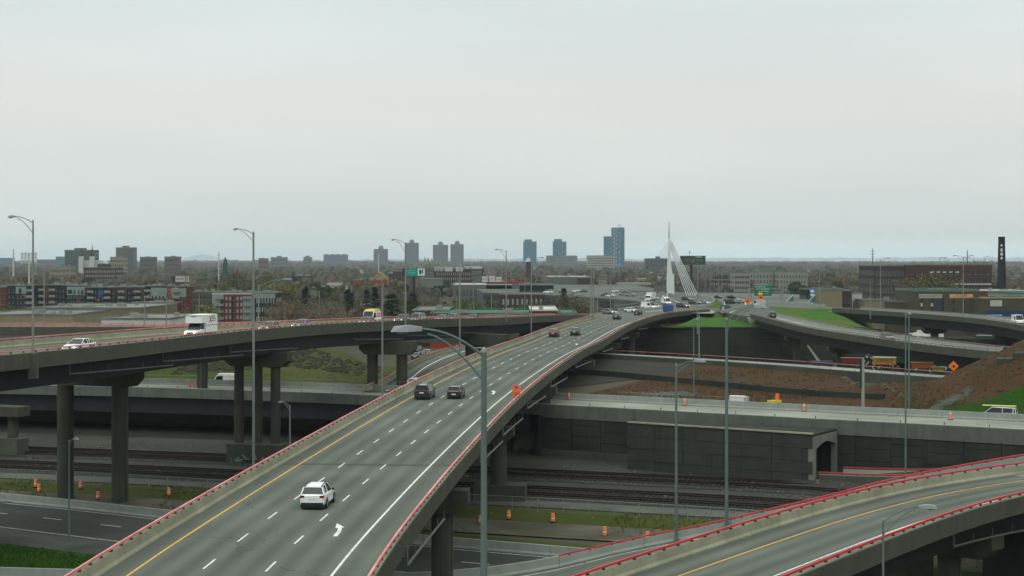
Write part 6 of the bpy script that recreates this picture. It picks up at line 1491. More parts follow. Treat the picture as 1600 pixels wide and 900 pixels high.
bld('warehouse', 'low olive hall left of the storage building', WA, 1392, 1430, 472.5, 630, 18, olive, roof=m_roof, roofbox=2)
bld('warehouse', 'dark shop building with a blue sign left of the beige block', WA, 1260, 1282, 453, 660, 16, dslate, cols=4, rows=3)
x, y, z = PD(1269, 460, 645); sgb = thing('shop_sign', 'small blue and white pylon sign left of the beige block', 'sign', (x, 645, 0))
b = MB(); b.box(-.9, .9, -.2, .2, 14, 18.2); b.build('sign_box', flat('sign_blue', (.05, .14, .45)), sgb); b = MB(); b.box(-.7, .7, -.23, -.2, 15, 15.8); b.box(-.7, .7, -.23, -.2, 16.4, 17.4); b.build('sign_print', m_sw, sgb); b = MB(); b.box(-.2, .2, -.2, .2, 0, 14); b.build('pole', m_post, sgb)
# teal sloping walls
for u0, u1, lab in ((1228, 1240, 'teal sloped screen wall with a pale top edge, left of a pair'), (1262, 1274, 'teal sloped screen wall with a pale top edge, right of a pair')):
    x0, d, z0 = PD(u0, 472, 620); x1, _, z1 = PD(u1, 461, 620); t = thing('screen_wall', lab, 'wall', (0, 0, 0), group='teal sloped screen walls')
    b = MB(); b.loft([[(x0, d+dy, z0-.3), (x1, d+dy, z0-2), (x1, d+dy, z1)] for dy in (0, 1.2)]); b.build('screen', col('teal_screen', (.10, .22, .19)), t)
    b = MB(); b.tube([(x0, d-.1, z0), (x1, d-.1, z1+.1)], .22, 6); b.build('top_edge', whitec, t)
bld('office_building', 'white office block with paired dark windows right of the junction', 'building', 1147, 1172, 426.5, 1150, 22, col('dull_white_render', (.33, .34, .31)), cols=6, rows=5, wsize=(.75, .45))
bld('office_building', 'pale building with scattered dark windows behind the gantry', 'building', 1170, 1208, 425.5, 1180, 24, col('dull_white_render', (.33, .34, .31)), cols=7, rows=5, wsize=(.35, .5), roofbox=2)
bld('office_building', 'grey-green lift tower rising over the pale building', 'building', 1190, 1208, 416, 1200, 18, col('grey_green_metal', (.20, .24, .20)))
bld('office_building', 'white block half hidden by bare trees right of the gantry', 'building', 1217, 1262, 425.5, 1160, 24, col('dull_white_render', (.33, .34, .31)), cols=9, rows=5, wsize=(.4, .5))
bld('office_building', 'low brown row with white window trims beyond the junction', 'building', 1108, 1172, 438, 1250, 30, brick_d, cols=16, rows=3, wsize=(.4, .4), winm=m_winw)
# ---- far towers
HR = 'high-rise'
def tower(lab, u0, u1, vt, d, m, cols, rows, depth=None, cap=None, ribs=0, gm=None, base=None, name='tower_block', gr=None):
    k = d/F; depth = depth or (u1-u0)*k*.8
    t = bld(name, lab, HR, u0, u1, vt, d, depth, m, cols=cols, rows=rows, wsize=(.6, .5), winm=gm or m_glass_b, group=gr, parapet=1.2)
    w_ = (u1-u0)*k/2; H = CAMZ-(vt-408)*k
    if ribs:
        for i in range(ribs+1):
            x = -w_+2*w_*i/ribs; b = MB(); b.box(x-.7*k*1.0, x+.7*k*1.0, -1.2, -.2, 0, H); b.build('pilaster', m, t, fix=False)
    if cap:
        for (a, b_, vv) in cap:
            cu = (u0+u1)/2; b = MB(); b.box((a-cu)*k, (b_-cu)*k, depth*.2, depth*.8, H, CAMZ-(vv-408)*k); b.build('penthouse', m, t, fix=False)
    return t
greyblue = col('grey_blue_tower', (.16, .18, .215)); gb = 'four slim grey towers with domed tops'
for u0, u1, vt, lab in ((584.5, 605, 389.5, 'shortest and leftmost of the four domed grey towers'), (633, 653.5, 380, 'tallest domed grey tower, above the teal billboard'), (677, 699.5, 383, 'third domed grey tower, left of the close pair'), (704.5, 723.8, 382, 'rightmost domed grey tower of the close pair')):
    t = tower(lab, u0, u1, vt, 5200, greyblue, 9, 26, ribs=6, gr=gb); k = 5200/F; H = CAMZ-(vt-408)*k
    b = MB(); b.tube([(0, 12, H), (0, 12, H+3), (0, 12, H+9), (0, 12, H+11.5), (0, 12, H+12.5)], [8.5, 8.3, 7.2, 4.5, .3], 14); b.build('dome', greyblue, t)
tower('left blue glass tower of the pair right of the four grey towers', 817.6, 838.5, 378, 4300, blueg, 8, 24, cap=[(819.5, 831, 374)], gm=m_blueglass)
tower('right blue glass tower of the pair, standing on a wide pale podium', 864, 885, 378, 4400, blueg, 8, 24, cap=[(866, 878, 373.5)], gm=m_blueglass)
tower('wide pale podium block under the right blue tower', 854, 901.5, 400, 4200, col('pale_podium', (.22, .24, .25)), 18, 6, ribs=16)
tower('shorter plain blue tower directly left of the tallest tower', 943.7, 957, 370, 4000, blueg, 5, 26, gm=m_blueglass)
t = tower('tallest tower with a white zigzag facade and cranes on the roof', 956, 975.8, 356.5, 3900, blueg, 7, 32, gm=m_blueglass, cap=[(957, 965, 355.5), (969, 974, 355)])
k = 3900/F; H = CAMZ-(356.5-408)*k; w_ = 9.9*k
for i in range(22):
    x = -w_+1.2+(i % 2)*5+3; z = H*(i+.5)/22; b = MB(); b.box(x, x+2.2, -1.6, -.3, z, z+H/22); b.build('white_fin', whitec, t, fix=False)
    if i % 3 == 0: b = MB(); b.box(w_*.15, w_*.15+1.4, -1.6, -.3, z, z+H/16); b.build('white_fin', whitec, t, fix=False)
b = MB(); b.tube([(4, 8, H), (4, 8, H+9)], .6, 5); b.tube([(-2, 8, H+7), (9, 8, H+9)], .4, 5); b.build('crane', flat('crane_yellow', (.4, .33, .12)), t)
tower('white slab apartment block in front of the tallest tower', 918, 960, 400, 3400, col('pale_slab', (.40, .40, .37)), 15, 7)
tower('dark grey block left of the pylon stays', 1009, 1043, 404.5, 3200, dgrey, 10, 4, cap=[(1026, 1032, 400.8)])
tower('row of four joined blue-grey blocks on the left horizon', 505.5, 541, 398.5, 4800, greyblue, 8, 5, cap=[(507, 511, 397), (516, 520, 397), (525, 529, 397), (534, 538, 397)], gm=m_blueglass)
tower('small greenish block on the left horizon left of the joined blocks', 474, 486.5, 402, 4600, grey_c, 4, 4, cap=[(477, 483, 399.5)])
tower('broad grey slab on the horizon left of centre', 423, 447, 402.5, 3800, grey_c, 8, 4, cap=[(432, 438, 399.8)])
tower('tan slab block left of the broad grey slab', 404, 418, 404.5, 2600, col('rose_tan', (.20, .155, .13)), 5, 4, cap=[(408, 412, 403)])
tower('large dark grey block with rooftop plant behind the twin church towers', 101, 145.5, 391.5, 2600, dgrey, 14, 8, cap=[(114, 128, 387.5)])
tower('tall brown-grey apartment tower left of the pair of brick slabs', 181, 208.8, 387.5, 2800, col('brown_grey_tower', (.125, .125, .12)), 9, 14, cap=[(190, 198, 384)])
tower('cream apartment block with pale balconies in front of the tall brown-grey tower', 172, 195, 402.5, 2300, beige, 7, 5, cap=[(182, 190, 400.5)])
tower('left brick slab of the two matching slabs', 218.5, 241.5, 402.5, 2400, col('rose_brown', (.145, .11, .105)), 7, 5, cap=[(226, 232, 400.6)])
tower('right brick slab of the two matching slabs', 257, 279.5, 402, 2400, col('rose_brown', (.145, .11, .105)), 7, 5, cap=[(266, 272, 399.8)])
tower('pale blue distant block at the left edge of the horizon', -5, 17.5, 403.5, 5200, blueg, 6, 5)
tower('distant blue-grey block left of the large dark one', 87, 101, 401.5, 4200, blueg, 5, 5)
tower('low wide distant block between left blue blocks', 57, 86, 406, 4500, greyblue, 8, 3)
bld('school_building', 'long white-framed low building under the large dark block', 'building', 77, 110, 416.8, 1600, 20, beige, cols=14, rows=4, wsize=(.5, .5), roofbox=2)
bld('apartment_building', 'brown brick block with pale window rows below the church', AP, 131, 182, 418.5, 1500, 25, brick_d, cols=18, rows=5, wsize=(.4, .45), winm=m_winw)
bld('apartment_building', 'dark brown block right of the church nave', AP, 152, 166, 412.5, 1700, 20, brick_d, cols=5, rows=6)
# church with twin towers
ch = thing('church', 'pale church with twin dark-spired towers and a light nave roof', 'church', ((137-800)/F*1900, 1900, 0)); k = 1900/F
for u in (127, 144):
    x = (u-137)*k; b = MB(); b.box(x-2.6, x+2.6, -2.6, 2.6, 0, CAMZ-(400.5-408)*k); tw = b.build('bell_tower', whitec, ch, fix=False)
    b = MB(); zz = CAMZ-(400.5-408)*k; b.tube([(x, 0, zz), (x, 0, zz+3), (x, 0, zz+5), (x, 0, zz+(10 if u == 127 else 14))], [2.4, 2.5, 1.2, .1], 8); b.build('spire', m_roofd, tw)
b = MB(); zz = CAMZ-(412-408)*k; b.loft([[(-9, y, 0), (13, y, 0), (13, y, zz), (11, y, zz+4), (-7, y, zz+4), (-9, y, zz)] for y in (3, 40)]); b.build('nave', whitec, ch)
b = MB(); b.loft([[(-9.5, y, zz), (20, y, zz), (17, y, zz+3.9), (-8, y, zz+3.9)] for y in (2.8, 20)]); b.build('nave_roof', col('pale_copper_roof', (.42, .47, .43)), ch)
# slim masts and stacks
def mast(lab, u, vb, vt, d, w_, m, name='mast', cat='mast', top=None):
    x = (u-800)/F*d; z1 = CAMZ-(vt-408)*d/F; t = thing(name, lab, cat, (x, d, 0)); b = MB(); b.tube([(0, 0, 0), (0, 0, z1)], [w_, w_*.6], 8); b.build('shaft', m, t)
    if top: b = MB(); top(b, z1); b.build('head', m_post if m is not m_pale else whitec, t)
    return t
m_pale = whitec
mast('thin pale chimney far left beside the floodlight mast', 21, 428, 389, 1500, 1.0, whitec, 'chimney', 'chimney')
mast('white floodlight mast with a large lamp rack behind the apartment row', 45.5, 447, 413, 900, .7, whitec, 'floodlight_mast', 'floodlight', lambda b, z: [b.box(-4.6+i*1.9, -3.3+i*1.9, -.3, .3, z+1+j*2.1, z+2.4+j*2.1) for i in range(5) for j in range(3)]+[b.box(-4.8, 4.8, -.1, .1, z+.5+j*2.1, z+.8+j*2.1) for j in range(3)]+[b.box(-.4, .4, -.2, .2, z-.5, z+6)])
t = mast('white lattice tower beside the dark teal spire on the left', 341.8, 435, 393, 1500, .8, whitec, 'lattice_tower', 'tower', lambda b, z: [b.box(-1.6, 1.6, -.2, .2, z-4-6*j, z-3.4-6*j) for j in range(4)])
sp_ = thing('teal_spire', 'dark teal tilted spire next to the white lattice tower', 'spire', ((352-800)/F*1500, 1500, 0)); b = MB()
b.loft([[(-8, 0, 5), (-6, 0, 5), (-6, 2, 5), (-8, 2, 5)], [(-3, 0, 17), (2, 0, 19), (2, 2, 19), (-3, 2, 17)], [(-2, 0, 27), (1.8, 0, 27), (1.8, 2, 27), (-2, 2, 27)], [(-.2, 0, 33), (.2, 0, 33), (.2, 1, 33), (-.2, 1, 33)]]); b.build('spire', col('dark_teal_metal', (.03, .12, .12)), sp_)
mast('thin lattice mast in front of the shortest grey tower', 591.5, 425, 396, 1700, .7, whitec, 'lattice_tower', 'tower')
mast('dark lattice mast on the right horizon left of the factory', 1363.5, 420, 388, 1600, .6, m_post, 'lattice_tower', 'tower', lambda b, z: [b.box(-2, 2, -.2, .2, z-3-3*j, z-2.6-3*j) for j in range(3)])
mast('dark rod mast on the factory roof', 1511.5, 415, 391, 905, .4, m_post, 'mast', 'mast')
for u, d, lab in ((832, 1400, 'small white-capped tower left of the tall street lamp'), (826, 1500, 'white pointed kiosk roof between the blue towers')): pass
kk = thing('pointed_roof_house', 'white pyramid roof on a small dark tower below the left blue tower', 'building', ((825.5-800)/F*1500, 1500, 0)); b = MB(); b.box(-2.4, 2.4, 0, 5, 0, 28.5); b.build('tower_wall', brick_d, kk); b = MB(); b.tube([(0, 2.5, 28.5), (0, 2.5, 33)], [3.4, .05], 4); b.build('roof', whitec, kk)
hh = thing('gabled_house', 'house with an ochre gable and green roof left of the brown apartment block', 'house', ((590-800)/F*1300, 1300, 0)); b = MB(); b.loft([[(-5, y, 0), (8, y, 0), (8, y, 15), (1.5, y, 20), (-5, y, 15)] for y in (0, 16)]); b.build('wall', col('ochre_gable', (.36, .26, .09)), hh); b = MB(); b.loft([[(-15, y, 10), (-6, y, 10), (-6.5, y, 18.5), (-12, y, 18.5)] for y in (.5, 14)]); b.build('green_roof', green_m, hh)
# ---- cable-stayed pylon
py = thing('stay_cable_pylon', 'white tapering pylon with fanned stay cables standing in the junction', 'bridge pylon', ((1047-800)/F*725, 725, 13.4)); k = 725/F
def PYL(v): return CAMZ-(v-408)*k-13.4
b = MB(); prof = [(462, -4.2, 5.2), (444, -4.6, 4.9), (428, -4.2, 2.9), (413, -3.6, .9), (400, -3.0, .4), (380, -2.2, -.4), (372, -2.0, -.8)]
rings = []
for v, l, r in prof: rings.append([(l*k*1.15, -1.1, PYL(v)), (r*k*1.15, -1.1, PYL(v)), (r*k*1.15, 1.1, PYL(v)), (l*k*1.15, 1.1, PYL(v))])
b.loft(rings); pm_ = flat('pylon_white', (.60, .63, .62), rough=.5); b.build('tower_leg', pm_, py)
b = MB(); b.loft([[(3.2*k, -1.3, PYL(460)), (6.2*k, -1.3, PYL(460)), (6.2*k, 1.3, PYL(460)), (3.2*k, 1.3, PYL(460))], [(3.0*k, -1.3, PYL(428)), (5.8*k, -1.3, PYL(428)), (5.8*k, 1.3, PYL(428)), (3.0*k, 1.3, PYL(428))]]); b.build('side_buttress', pm_, py)
b = MB(); b.tube([(-1.4*k*1.15, 0, PYL(374)), (-1.5*k, 0, PYL(346))], [.28, .10], 8); b.build('mast', m_galv, py)
b = MB(); b.box(-1.1, 1.9, -1.2, 1.2, -.4, 1.0); b.build('plinth', m_conc, py)
for i in range(6):
    b = MB(); ub = 1072.5+i*3.6-1047; b.tube([(1.0*k, 0, PYL(389-3*i)), (ub*k, -2, PYL(462.6+i*.3))], .17, 5); b.build('stay_cable', pm_, py)
for i in range(7):
    ub = 1013+i*4.2-1047; b = MB(); b.tube([(-1.5*k, 0, PYL(377+i*3.2)), (ub*k*1.1, 60, PYL(444)+.5)], .05, 4); b.build('thin_stay_cable', m_galv, py)
b = MB(); b.box(-58*k, 0, 95, 110, 3.4, 4.4); b.build('anchor_beam', m_conc_new, py, fix=False)
bx = thing('highway_trailer', 'grey box trailer parked behind the pylon on the left', 'trailer', ((1034-800)/F*790, 790, 13.4), 0); b = MB(); b.box(-2.7*1.1-1, 2.7*1.1+.5, -1, 1, .8, 3.8); b.build('box_body', grey_c, bx); b = MB(); b.tube([(-2, -.9, .4), (-2, .9, .4)], .4, 10); b.tube([(2, -.9, .4), (2, .9, .4)], .4, 10); b.build('wheels', m_rubber, bx)

# ================================================================ filler district: individual low buildings
pal = [('brick', brick_d), ('red brick', brick_r), ('tan', tan), ('grey', grey_c), ('white', whitec), ('beige', beige), ('pale teal', teal_w)]
rr = random.Random(21)
land = [(0, 110, 'below the far-left horizon blocks'), (110, 215, 'near the church'), (215, 300, 'around the white billboard'), (300, 400, 'near the teal spire'), (400, 520, 'under the left wooded ridge'), (520, 630, 'left of the teal billboard'), (630, 760, 'around the dormered loft'), (760, 920, 'below the blue towers'), (920, 1060, 'left of the pylon'), (1060, 1220, 'behind the junction'), (1220, 1370, 'below the river'), (1370, 1600, 'around the factory')]
def clear(u, d):
    x = (u-800)*d/F
    if d < 1180 and 8 < x < 280 and d < 1150: return False
    return True
cnt = 0; seen = {}
while cnt < 270:
    d = rr.choice((700, 900, 1100, 1400, 1800, 2300, 3000, 3800, 4600))*rr.uniform(.9, 1.15); u = rr.uniform(-10, 1610)
    if not clear(u, d) or (d < 1000 and u < 500): continue
    if d < 900 and (430 < u < 560): continue
    wpx = rr.uniform(8, 30)*1000/d; H = rr.choice((5, 6, 7, 8, 10, 12)); n, m = rr.choice(pal)
    if d < 1300: H = min(H, 8)
    vt = 408+(29-H)*F/d; where = next((l for a, b_, l in land if a <= max(0, min(1599, u)) < b_), 'around the factory')
    size = 'long' if wpx*d/F > 22 else 'small'; dist = 'in the near district' if d < 1300 else ('in the middle distance' if d < 2600 else 'far off')
    lab = f'{size} flat-roofed {n} building {dist} {where}'
    bld('low_building', lab, 'building', u-wpx/2, u+wpx/2, vt, d, rr.uniform(10, 25), m, cols=max(2, int(wpx*d/F/4)) if d < 2600 else 0, rows=max(1, int(H/3.4)) if d < 2600 else 0, wsize=(.45, .42), roof=rr.choice((m_roof, m_roofd, whitec, m_roof)), roofbox=rr.choice((0, 1, 3)) if d < 2000 else 0, group=lab, winm=rr.choice((m_glass_b, m_glass_b, m_winw)))
    cnt += 1

roofm = [('grey', m_roofd), ('pale', m_roof), ('brown', brick_d), ('slate', dslate), ('pale', m_roof)]
cnt = 0
while cnt < 230:
    d = rr.choice((750, 850, 1000, 1200, 1450, 1700, 2100, 2600))*rr.uniform(.92, 1.1); u = rr.uniform(-10, 1610)
    if not clear(u, d) or (d < 1000 and u < 420) or (d < 900 and u > 1250) or (d < 1150 and 420 < u < 780): continue
    n, m = rr.choice(pal); rn_, rm_ = rr.choice(roofm); x = (u-800)*d/F; w_ = rr.uniform(3.5, 9); dp = rr.uniform(7, 12); h = rr.choice((5.5, 6.5, 8.5)); rh = rr.uniform(1.8, 3.2)
    where = next((l for a, b_, l in land if a <= max(0, min(1599, u)) < b_), 'around the factory'); dist = 'in the near district' if d < 1300 else 'in the middle distance'
    lab = f'{n} house with pitched {rn_} roof {dist} {where}'
    t = thing('house', lab, 'house', (x, d, 0), rr.uniform(-.5, .5)+(pi/2 if rr.random() < .3 else 0), lab)
    b = MB(); b.loft([[(xx, 0, -.3), (xx, dp, -.3), (xx, dp, h), (xx, dp/2, h+rh-.05), (xx, 0, h)] for xx in (-w_, w_)]); b.build('wall', m, t, fix=False)
    b = MB(); b.loft([[(xx, -.4, h-.2), (xx, dp/2, h+rh), (xx, dp+.4, h-.2), (xx, dp+.4, h+.0), (xx, dp/2, h+rh+.22), (xx, -.4, h)] for xx in (-w_-.4, w_+.4)]); b.build('roof', rm_, t, fix=False)
    b = MB(); k_ = int(w_/1.5)
    for i in range(k_):
        for z in ((1.0, 3.8) if h > 6 else (1.2,)): xx = -w_+.8+i*(2*w_-1.6)/max(1, k_-1)-.5; b.box(xx, xx+1.0, -.04, .05, z, z+1.4)
    tag(b.build('windows', m_glass_b, t, fix=False), kind='stuff')
    cnt += 1
# ================================================================ trees
def leafmat(n, c): return mat(n, c, tuple(x*.62 for x in c), scale=.55, rough=1, detail=3, c3=tuple(x*1.25 for x in c), scale3=.15)
kinds = {
 'bare': (leafmat('bare_twig_brown', (.165, .130, .095)), m_tie), 'grey': (leafmat('bare_twig_grey', (.150, .142, .125)), m_tie), 'bud': (leafmat('budding_olive', (.135, .140, .060)), m_tie),
 'green': (leafmat('fresh_leaf_green', (.085, .125, .030)), m_tie), 'yellow': (leafmat('yellow_green_leaf', (.18, .19, .03)), m_tie), 'pine': (leafmat('dark_conifer', (.018, .034, .022)), m_tie)}
m_bark = mat('grey_brown_bark', (.10, .085, .068), (.07, .06, .05), scale=3, rough=1); m_barkp = mat('pale_birch_bark', (.30, .27, .22), (.2, .18, .15), scale=2, rough=1)
TREES = {}
def tree_mesh(kind, var):
    r_ = random.Random(kind+str(var)); tb = MB(); cb = MB(); tips = []
    H = 1.0
    if kind == 'pine':
        tb.tube([(0, 0, 0), (0, 0, .95)], [.02, .004], 5)
        for i in range(620):
            z = r_.uniform(.08, 1)**.9; R = .20*(1-z)*(1+.25*sin(z*34))+.01; a = r_.uniform(0, 2*pi); q = R*r_.uniform(.5, 1.05)
            c = Vector((cos(a)*q, sin(a)*q, z-.03*q/.2)); s_ = r_.uniform(.018, .036)
            t = Vector((cos(a), sin(a), -.4))*s_*1.7; n = Vector((-sin(a), cos(a), 0))*s_*.8
            cb.poly([c-n, c+t, c+n])
    else:
        dens = {'bare': 480, 'grey': 480, 'bud': 620, 'green': 900, 'yellow': 950}[kind]
        tb.tube([(0, 0, 0), (.005, .004, .18), (.0, .01, .38)], [.022, .018, .013], 7)
        def branch(p, dv, L, r0, depth):
            e = p+dv*L; mid = p+dv*L*.5+Vector((r_.uniform(-1, 1), r_.uniform(-1, 1), r_.uniform(-.3, 1)))*L*.10
            tb.tube([p, mid, e], [r0, r0*.75, r0*.5], 4 if depth else 5, cap=False)
            if depth >= 3: tips.append((e, L)); tips.append((mid, L)); return
            for k in range(3 if depth < 2 else 2):
                nd = (dv+Vector((r_.uniform(-1, 1), r_.uniform(-1, 1), r_.uniform(-.25, .75)))*.75).normalized(); branch(e if k else mid, nd, L*r_.uniform(.6, .8), r0*.55, depth+1)
        for k in range(6):
            a = 2*pi*k/6+r_.uniform(-.4, .4); z = r_.uniform(.18, .38); branch(Vector((0, 0, z)), Vector((cos(a)*.75, sin(a)*.75, r_.uniform(.5, 1.3))).normalized(), r_.uniform(.17, .24), .013, 0)
        for i in range(dens):
            p, L = r_.choice(tips); c = p+Vector((r_.gauss(0, 1), r_.gauss(0, 1), r_.gauss(0, .8)))*.055
            s_ = r_.uniform(.010, .022)*(1.0 if kind in ('green', 'yellow') else .85)
            d1 = Vector((r_.uniform(-1, 1), r_.uniform(-1, 1), r_.uniform(-1, 1))).normalized(); d2 = Vector((r_.uniform(-1, 1), r_.uniform(-1, 1), r_.uniform(-1, 1))).normalized()
            if kind in ('bare', 'grey'): d1 *= 2.6; d2 *= .32
            elif kind == 'bud': d1 *= 1.6; d2 *= .7
            cb.poly([c-d1*s_, c+d2*s_, c+d1*s_, c-d2*s_])
    mz_ = max(v[2] for v in cb.v); mr_ = sorted(hypot(v[0], v[1]) for v in cb.v)[int(len(cb.v)*.97)]; kr = .42/mr_ if kind != 'pine' else 1
    for B_ in (tb, cb): B_.v = [(v[0]*kr, v[1]*kr, v[2]/mz_) for v in B_.v]
    return tb.mesh('trunk_mesh', m_barkp if (kind == 'bare' and var < 3) else m_bark), cb.mesh('crown_mesh', kinds[kind][0])
NM = {'bare': ('bare_tree', 'leafless brown tree'), 'grey': ('bare_tree', 'leafless grey tree'), 'bud': ('budding_tree', 'olive budding tree'), 'green': ('leafy_tree', 'fresh green tree'), 'yellow': ('leafy_tree', 'yellow-green tree'), 'pine': ('conifer', 'dark conifer')}
def tree(kind, x, y, h, lab=None, z=0, wide=1.0):
    var = rr.randrange(4)
    if (kind, var) not in TREES: TREES[(kind, var)] = tree_mesh(kind, var)
    tm, cm = TREES[(kind, var)]; u = 800+F*x/y
    where = next((l for a, b_, l in land if a <= max(0, min(1599, u)) < b_), 'around the factory')
    dist = 'in the near district' if y < 1000 else 'in the middle distance'
    size = 'tall' if h > 13 else ('mid-sized' if h > 9 else 'small')
    l = lab or f'{size} {NM[kind][1]} {dist} {where}'
    t = thing(NM[kind][0], l, 'tree', (x, y, z), rr.uniform(0, 6.28), None if lab else l); t.scale = (h*wide, h*wide, h)
    ob('trunk', tm, t); ob('crown', cm, t); return t
def tpx(kind, u, vtop, d, lab, wide=1.0, z=0): return tree(kind, (u-800)/F*d, d, CAMZ-(vtop-408)*d/F-z, lab, z, wide)
tpx('yellow', 323, 470, 560, 'yellow-green tree between the grey wing and the red balcony block', 1.0)
tpx('bud', 300, 478, 540, 'olive shrubby tree behind the box truck', 1.2)
tpx('yellow', 440, 438, 900, 'bright yellow-green tree below the curved lamp arm', 1.3); tpx('green', 420, 426, 1100, 'dark green broad tree left of the yellow-green one', 1.4); tpx('green', 435, 424, 1150, 'second dark green broad tree behind the lamp arm', 1.4)
tpx('green', 371, 420, 1000, 'large green tree left of the very tall lamp post', 1.3); tpx('bud', 385, 425, 950, 'large olive tree touching the very tall lamp post', 1.4)
tpx('pine', 475, 451, 620, 'narrow dark conifer left of the brown tree tangle'); tpx('pine', 478.5, 447, 640, 'second narrow dark conifer beside the brown tree tangle'); tpx('pine', 543, 452, 560, 'dark conifer by the globe lamp poles', 1.3); tpx('pine', 549, 457, 550, 'dark conifer right of the globe lamp poles', 1.3)
tpx('pine', 573, 452, 600, 'left dark conifer of the pair right of the globe poles', 1.2); tpx('pine', 586, 448, 590, 'taller pointed conifer of the pair right of the globe poles', 1.4)
tpx('pine', 612, 459, 560, 'broad dark evergreen under the gabled house', 2.6); tpx('pine', 645, 458, 700, 'dark evergreen at the foot of the billboard pole', 2.6); tpx('pine', 458, 424, 1400, 'distant pointed conifer above the brown hall'); tpx('pine', 619, 442, 1000, 'small distant conifer left of the billboard pole', 1.6)
tpx('pine', 881, 450, 600, 'dark pointed conifer against the upper road', 1.5); tpx('bud', 891, 452, 590, 'large olive budding tree against the upper road', 1.5); tpx('bud', 884, 458, 585, 'olive budding tree just behind the conifer', 1.3); tpx('green', 829, 462, 610, 'green tree before the brown brick building', 1.2); tpx('bare', 915, 470, 600, 'leafless tree right of the large olive tree', 1.4)
tpx('bud', 1450, 421, 780, 'olive tree in front of the brick factory, right of its dark wing', 1.6); tpx('bud', 1432, 426, 770, 'olive tree in front of the dark factory wing', 1.5); tpx('bare', 1425, 430, 760, 'leafless tree in front of the dark factory wing', 1.4); tpx('bud', 1463, 432, 765, 'olive tree above the storage warehouse roof', 1.4)
tpx('bare', 1476, 399, 1100, 'bare crown rising above the factory roof, left one', 1.0); tpx('grey', 1527, 397, 1100, 'bare crown rising above the factory roof, right one', 1.1)
tpx('bud', 12, 474, 600, 'olive shrub tree at the far left below the brick-red block', 1.6); tpx('bud', 30, 472, 600, 'olive shrub tree right of the far left one', 1.6); tpx('bud', 92, 474, 680, 'brownish shrub tree behind the tan warehouse roof', 1.5)
tpx('grey', 72, 424, 1000, 'dark leafless tree behind the tall dark lamp post', 1.1)
for i in range(17):
    u = 436+i*6.2+rr.uniform(-2, 2); tpx('bare', u, rr.uniform(453, 470), rr.uniform(430, 520), f'leafless brown trees in the tangle left of the ambulance', rr.uniform(.9, 1.25))
for o in C.objects:
    if o.get('label', '').startswith('leafless brown trees in'): o['label'] = 'leafless brown tree in the tangle left of the ambulance'; o['group'] = 'trees in the tangle left of the ambulance'
n = 0
while n < 225:
    d = rr.choice((560, 650, 760, 900, 1050, 1250, 1500, 1800))*rr.uniform(.93, 1.1); u = rr.uniform(-10, 1610); x = (u-800)*d/F
    if not clear(u, d) or (d < 700 and u < 400) or (d < 620 and 690 < u < 870): continue
    if d < 760 and 1225 < u: 
        if rr.random() < .75: continue
    if d < 900 and 1270 < u < 1350: continue
    k = rr.choice(('bare', 'bare', 'grey', 'green', 'bud', 'bud', 'green', 'bud', 'pine' if rr.random() < .4 else 'grey')); h = rr.uniform(8, 13.5)
    if d < 900 and 1400 < u: h *= .8
    tree(k, x, d, h, wide=rr.uniform(1.0, 1.5)); n += 1
# far woods: clumps of leaf-sized faces, one mass
def woods(name, spots, m, seed, per=34, sz=1.5):
    r_ = random.Random(seed); b = MB()
    for x, y, h, w__ in spots:
        for i in range(per):
            a = r_.uniform(0, 6.28); q = w__*math.sqrt(r_.random())*.5; zz = h*(.25+.75*r_.random()**.7); q *= math.sqrt(max(.05, 1-((zz/h-.55)/.5)**2)) if zz/h > .55 else 1
            c = Vector((x+cos(a)*q, y+sin(a)*q, zz)); s_ = sz*r_.uniform(.6, 1.3)*(1+y/3500)
            d1 = Vector((r_.uniform(-1, 1), r_.uniform(-.4, .4), r_.uniform(-1, 1))).normalized()*s_; d2 = Vector((d1.z, r_.uniform(-.5, .5), -d1.x))*.8
            b.poly([c-d1, c+d2, c+d1, c-d2])
    return tag(b.build(name, m, fix=False), kind='stuff')
S1 = []; S2 = []; S3 = []; S4 = []
for i in range(5200):
    d = 900*math.exp(rr.random()*2.1); u = rr.uniform(-20, 1620); x = (u-800)*d/F
    if not clear(u, d): continue
    nn = noise.noise(Vector((x*.004, d*.0022, 3)))
    if nn < -.12 and rr.random() < .8: continue
    (S1, S1, S2, S2, S3, S4)[rr.randrange(6)].append((x, d, rr.uniform(8, 15)*(1 if d < 3000 else 1.2), rr.uniform(8, 15)))
woods('brown_woodland', S1, kinds['bare'][0], 1); woods('grey_woodland', S2, kinds['grey'][0], 2); woods('olive_woodland', S3, kinds['bud'][0], 3); woods('green_woodland', S4, leafmat('mid_green_woods', (.055, .072, .032)), 4)
S6 = []; S7 = []
for i in range(900):
    d = rr.uniform(760, 1150); u = rr.choice((rr.uniform(300, 870), rr.uniform(1220, 1620)))
    x = (u-800)*d/F
    if clear(u, d): (S6, S7)[i % 2].append((x, d, rr.uniform(5, 9), rr.uniform(5, 10)))
woods('near_scrub_trees', S6, kinds['bud'][0], 7, per=60, sz=.42); woods('near_green_trees', S7, kinds['green'][0], 8, per=60, sz=.42)
S5 = []
for i in range(2600):
    d = rr.uniform(4500, 12000); u = rr.uniform(-60, 1660); S5.append(((u-800)*d/F, d, rr.uniform(14, 22), 60))
woods('distant_woodland', S5, kinds['grey'][0], 5, per=16, sz=3.2)
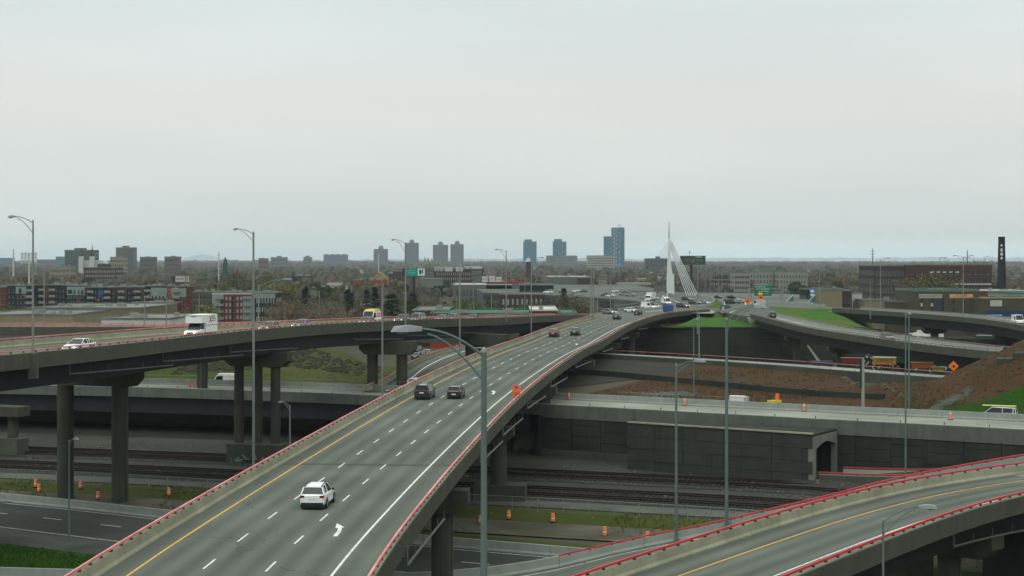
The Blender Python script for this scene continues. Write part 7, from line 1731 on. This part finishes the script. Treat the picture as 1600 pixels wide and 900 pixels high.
# small loose things of a far district: white roofs, vents, parked cars
b = MB()
for i in range(900):
    d = rr.uniform(700, 2600); u = rr.uniform(0, 1600)
    if not clear(u, d) or (d < 1000 and u < 430): continue
    x = (u-800)*d/F; w__ = rr.uniform(.8, 2.2)*(d/1300); z = rr.choice((0, 0, 3, 6)); b.box(x, x+w__*1.6, d, d+4, 0 if z == 0 else z, z+rr.uniform(1.2, 1.8)*(d/1300))
tag(b.build('district_clutter', mat('mixed_pale_metal', (.42, .44, .43), (.12, .13, .14), scale=.02, rough=.6), fix=False), kind='stuff')

# ================================================================ river, ridges
b = MB(); b.poly([(1500, 11500, .6), (8500, 11500, .6), (13500, 21500, .6), (600, 21500, .6)]); tag(b.build('river', flat('pale_river_water', (.62, .66, .68), rough=.25, spec=.6), fix=False), kind='structure')
def ridge(name, pts, d, th, m, amp=3, base=-5):
    """rolling ground rising to a crest; pts: (u, v of crest)"""
    b = MB(); f = interp(pts); n = 260; rows = 6; u0, u1 = pts[0][0], pts[-1][0]
    for i in range(n+1):
        u = u0+(u1-u0)*i/n
        for j in range(rows+1):
            t = j/rows; dd = d+th*t; zt = (CAMZ-(f(u)-408)*(d+th*.6)/F); z = base+(zt-base)*sin(min(1, t/.6)*pi/2) if t <= .6 else zt*(1-(t-.6)/.4)+base*((t-.6)/.4)
            z += amp*noise.noise(Vector((u*.09, t*3, d)))*sin(t*pi)*1.5+amp*.5*noise.noise(Vector((u*.5, t*5, d)))*sin(t*pi)
            b.v.append(((u-800)*dd/F, dd, z))
    for i in range(n):
        for j in range(rows): a = i*(rows+1)+j; b.f.append((a, a+rows+1, a+rows+2, a+1)); b.mi.append(0)
    return tag(b.build(name, m, fix=False, smooth=True), kind='structure')
m_ridge = mat('wooded_ridge', (.055, .056, .045), (.035, .037, .032), scale=.02, rough=1, detail=10)
ridge('wooded_ridge', [(-100, 408), (150, 407.5), (300, 407.5), (360, 406.3), (430, 406.5), (520, 407), (600, 407.3), (720, 408), (860, 409), (1000, 409.3), (1120, 411)], 6800, 900, m_ridge, amp=4)
ridge('far_hills', [(-200, 407), (200, 406.8), (290, 406.3), (400, 406), (560, 405.5), (700, 404), (800, 405), (900, 403.5), (1000, 404), (1100, 403), (1200, 402.6), (1330, 403), (1450, 402.2), (1560, 402), (1700, 402)], 22500, 2500, m_ridge, amp=14)
ridge('distant_mountain', [(250, 409), (280, 405), (300, 400), (312, 397.5), (322, 397), (333, 400), (350, 404.5), (380, 409)], 33000, 3000, m_ridge, amp=10)

# ================================================================ haze
hz = bpy.data.materials.new('air_haze'); hz.use_nodes = True; t = hz.node_tree; t.nodes.clear(); o_ = t.nodes.new('ShaderNodeOutputMaterial'); pv = t.nodes.new('ShaderNodeVolumePrincipled')
pv.inputs['Color'].default_value = (.78, .90, .98, 1); pv.inputs['Density'].default_value = 5e-5; pv.inputs['Anisotropy'].default_value = 0.2
t.links.new(pv.outputs[0], o_.inputs['Volume'])
b = MB(); b.box(-32000, 32000, -700, 37000, -8, 230); tag(b.build('haze', hz, fix=False), kind='stuff')
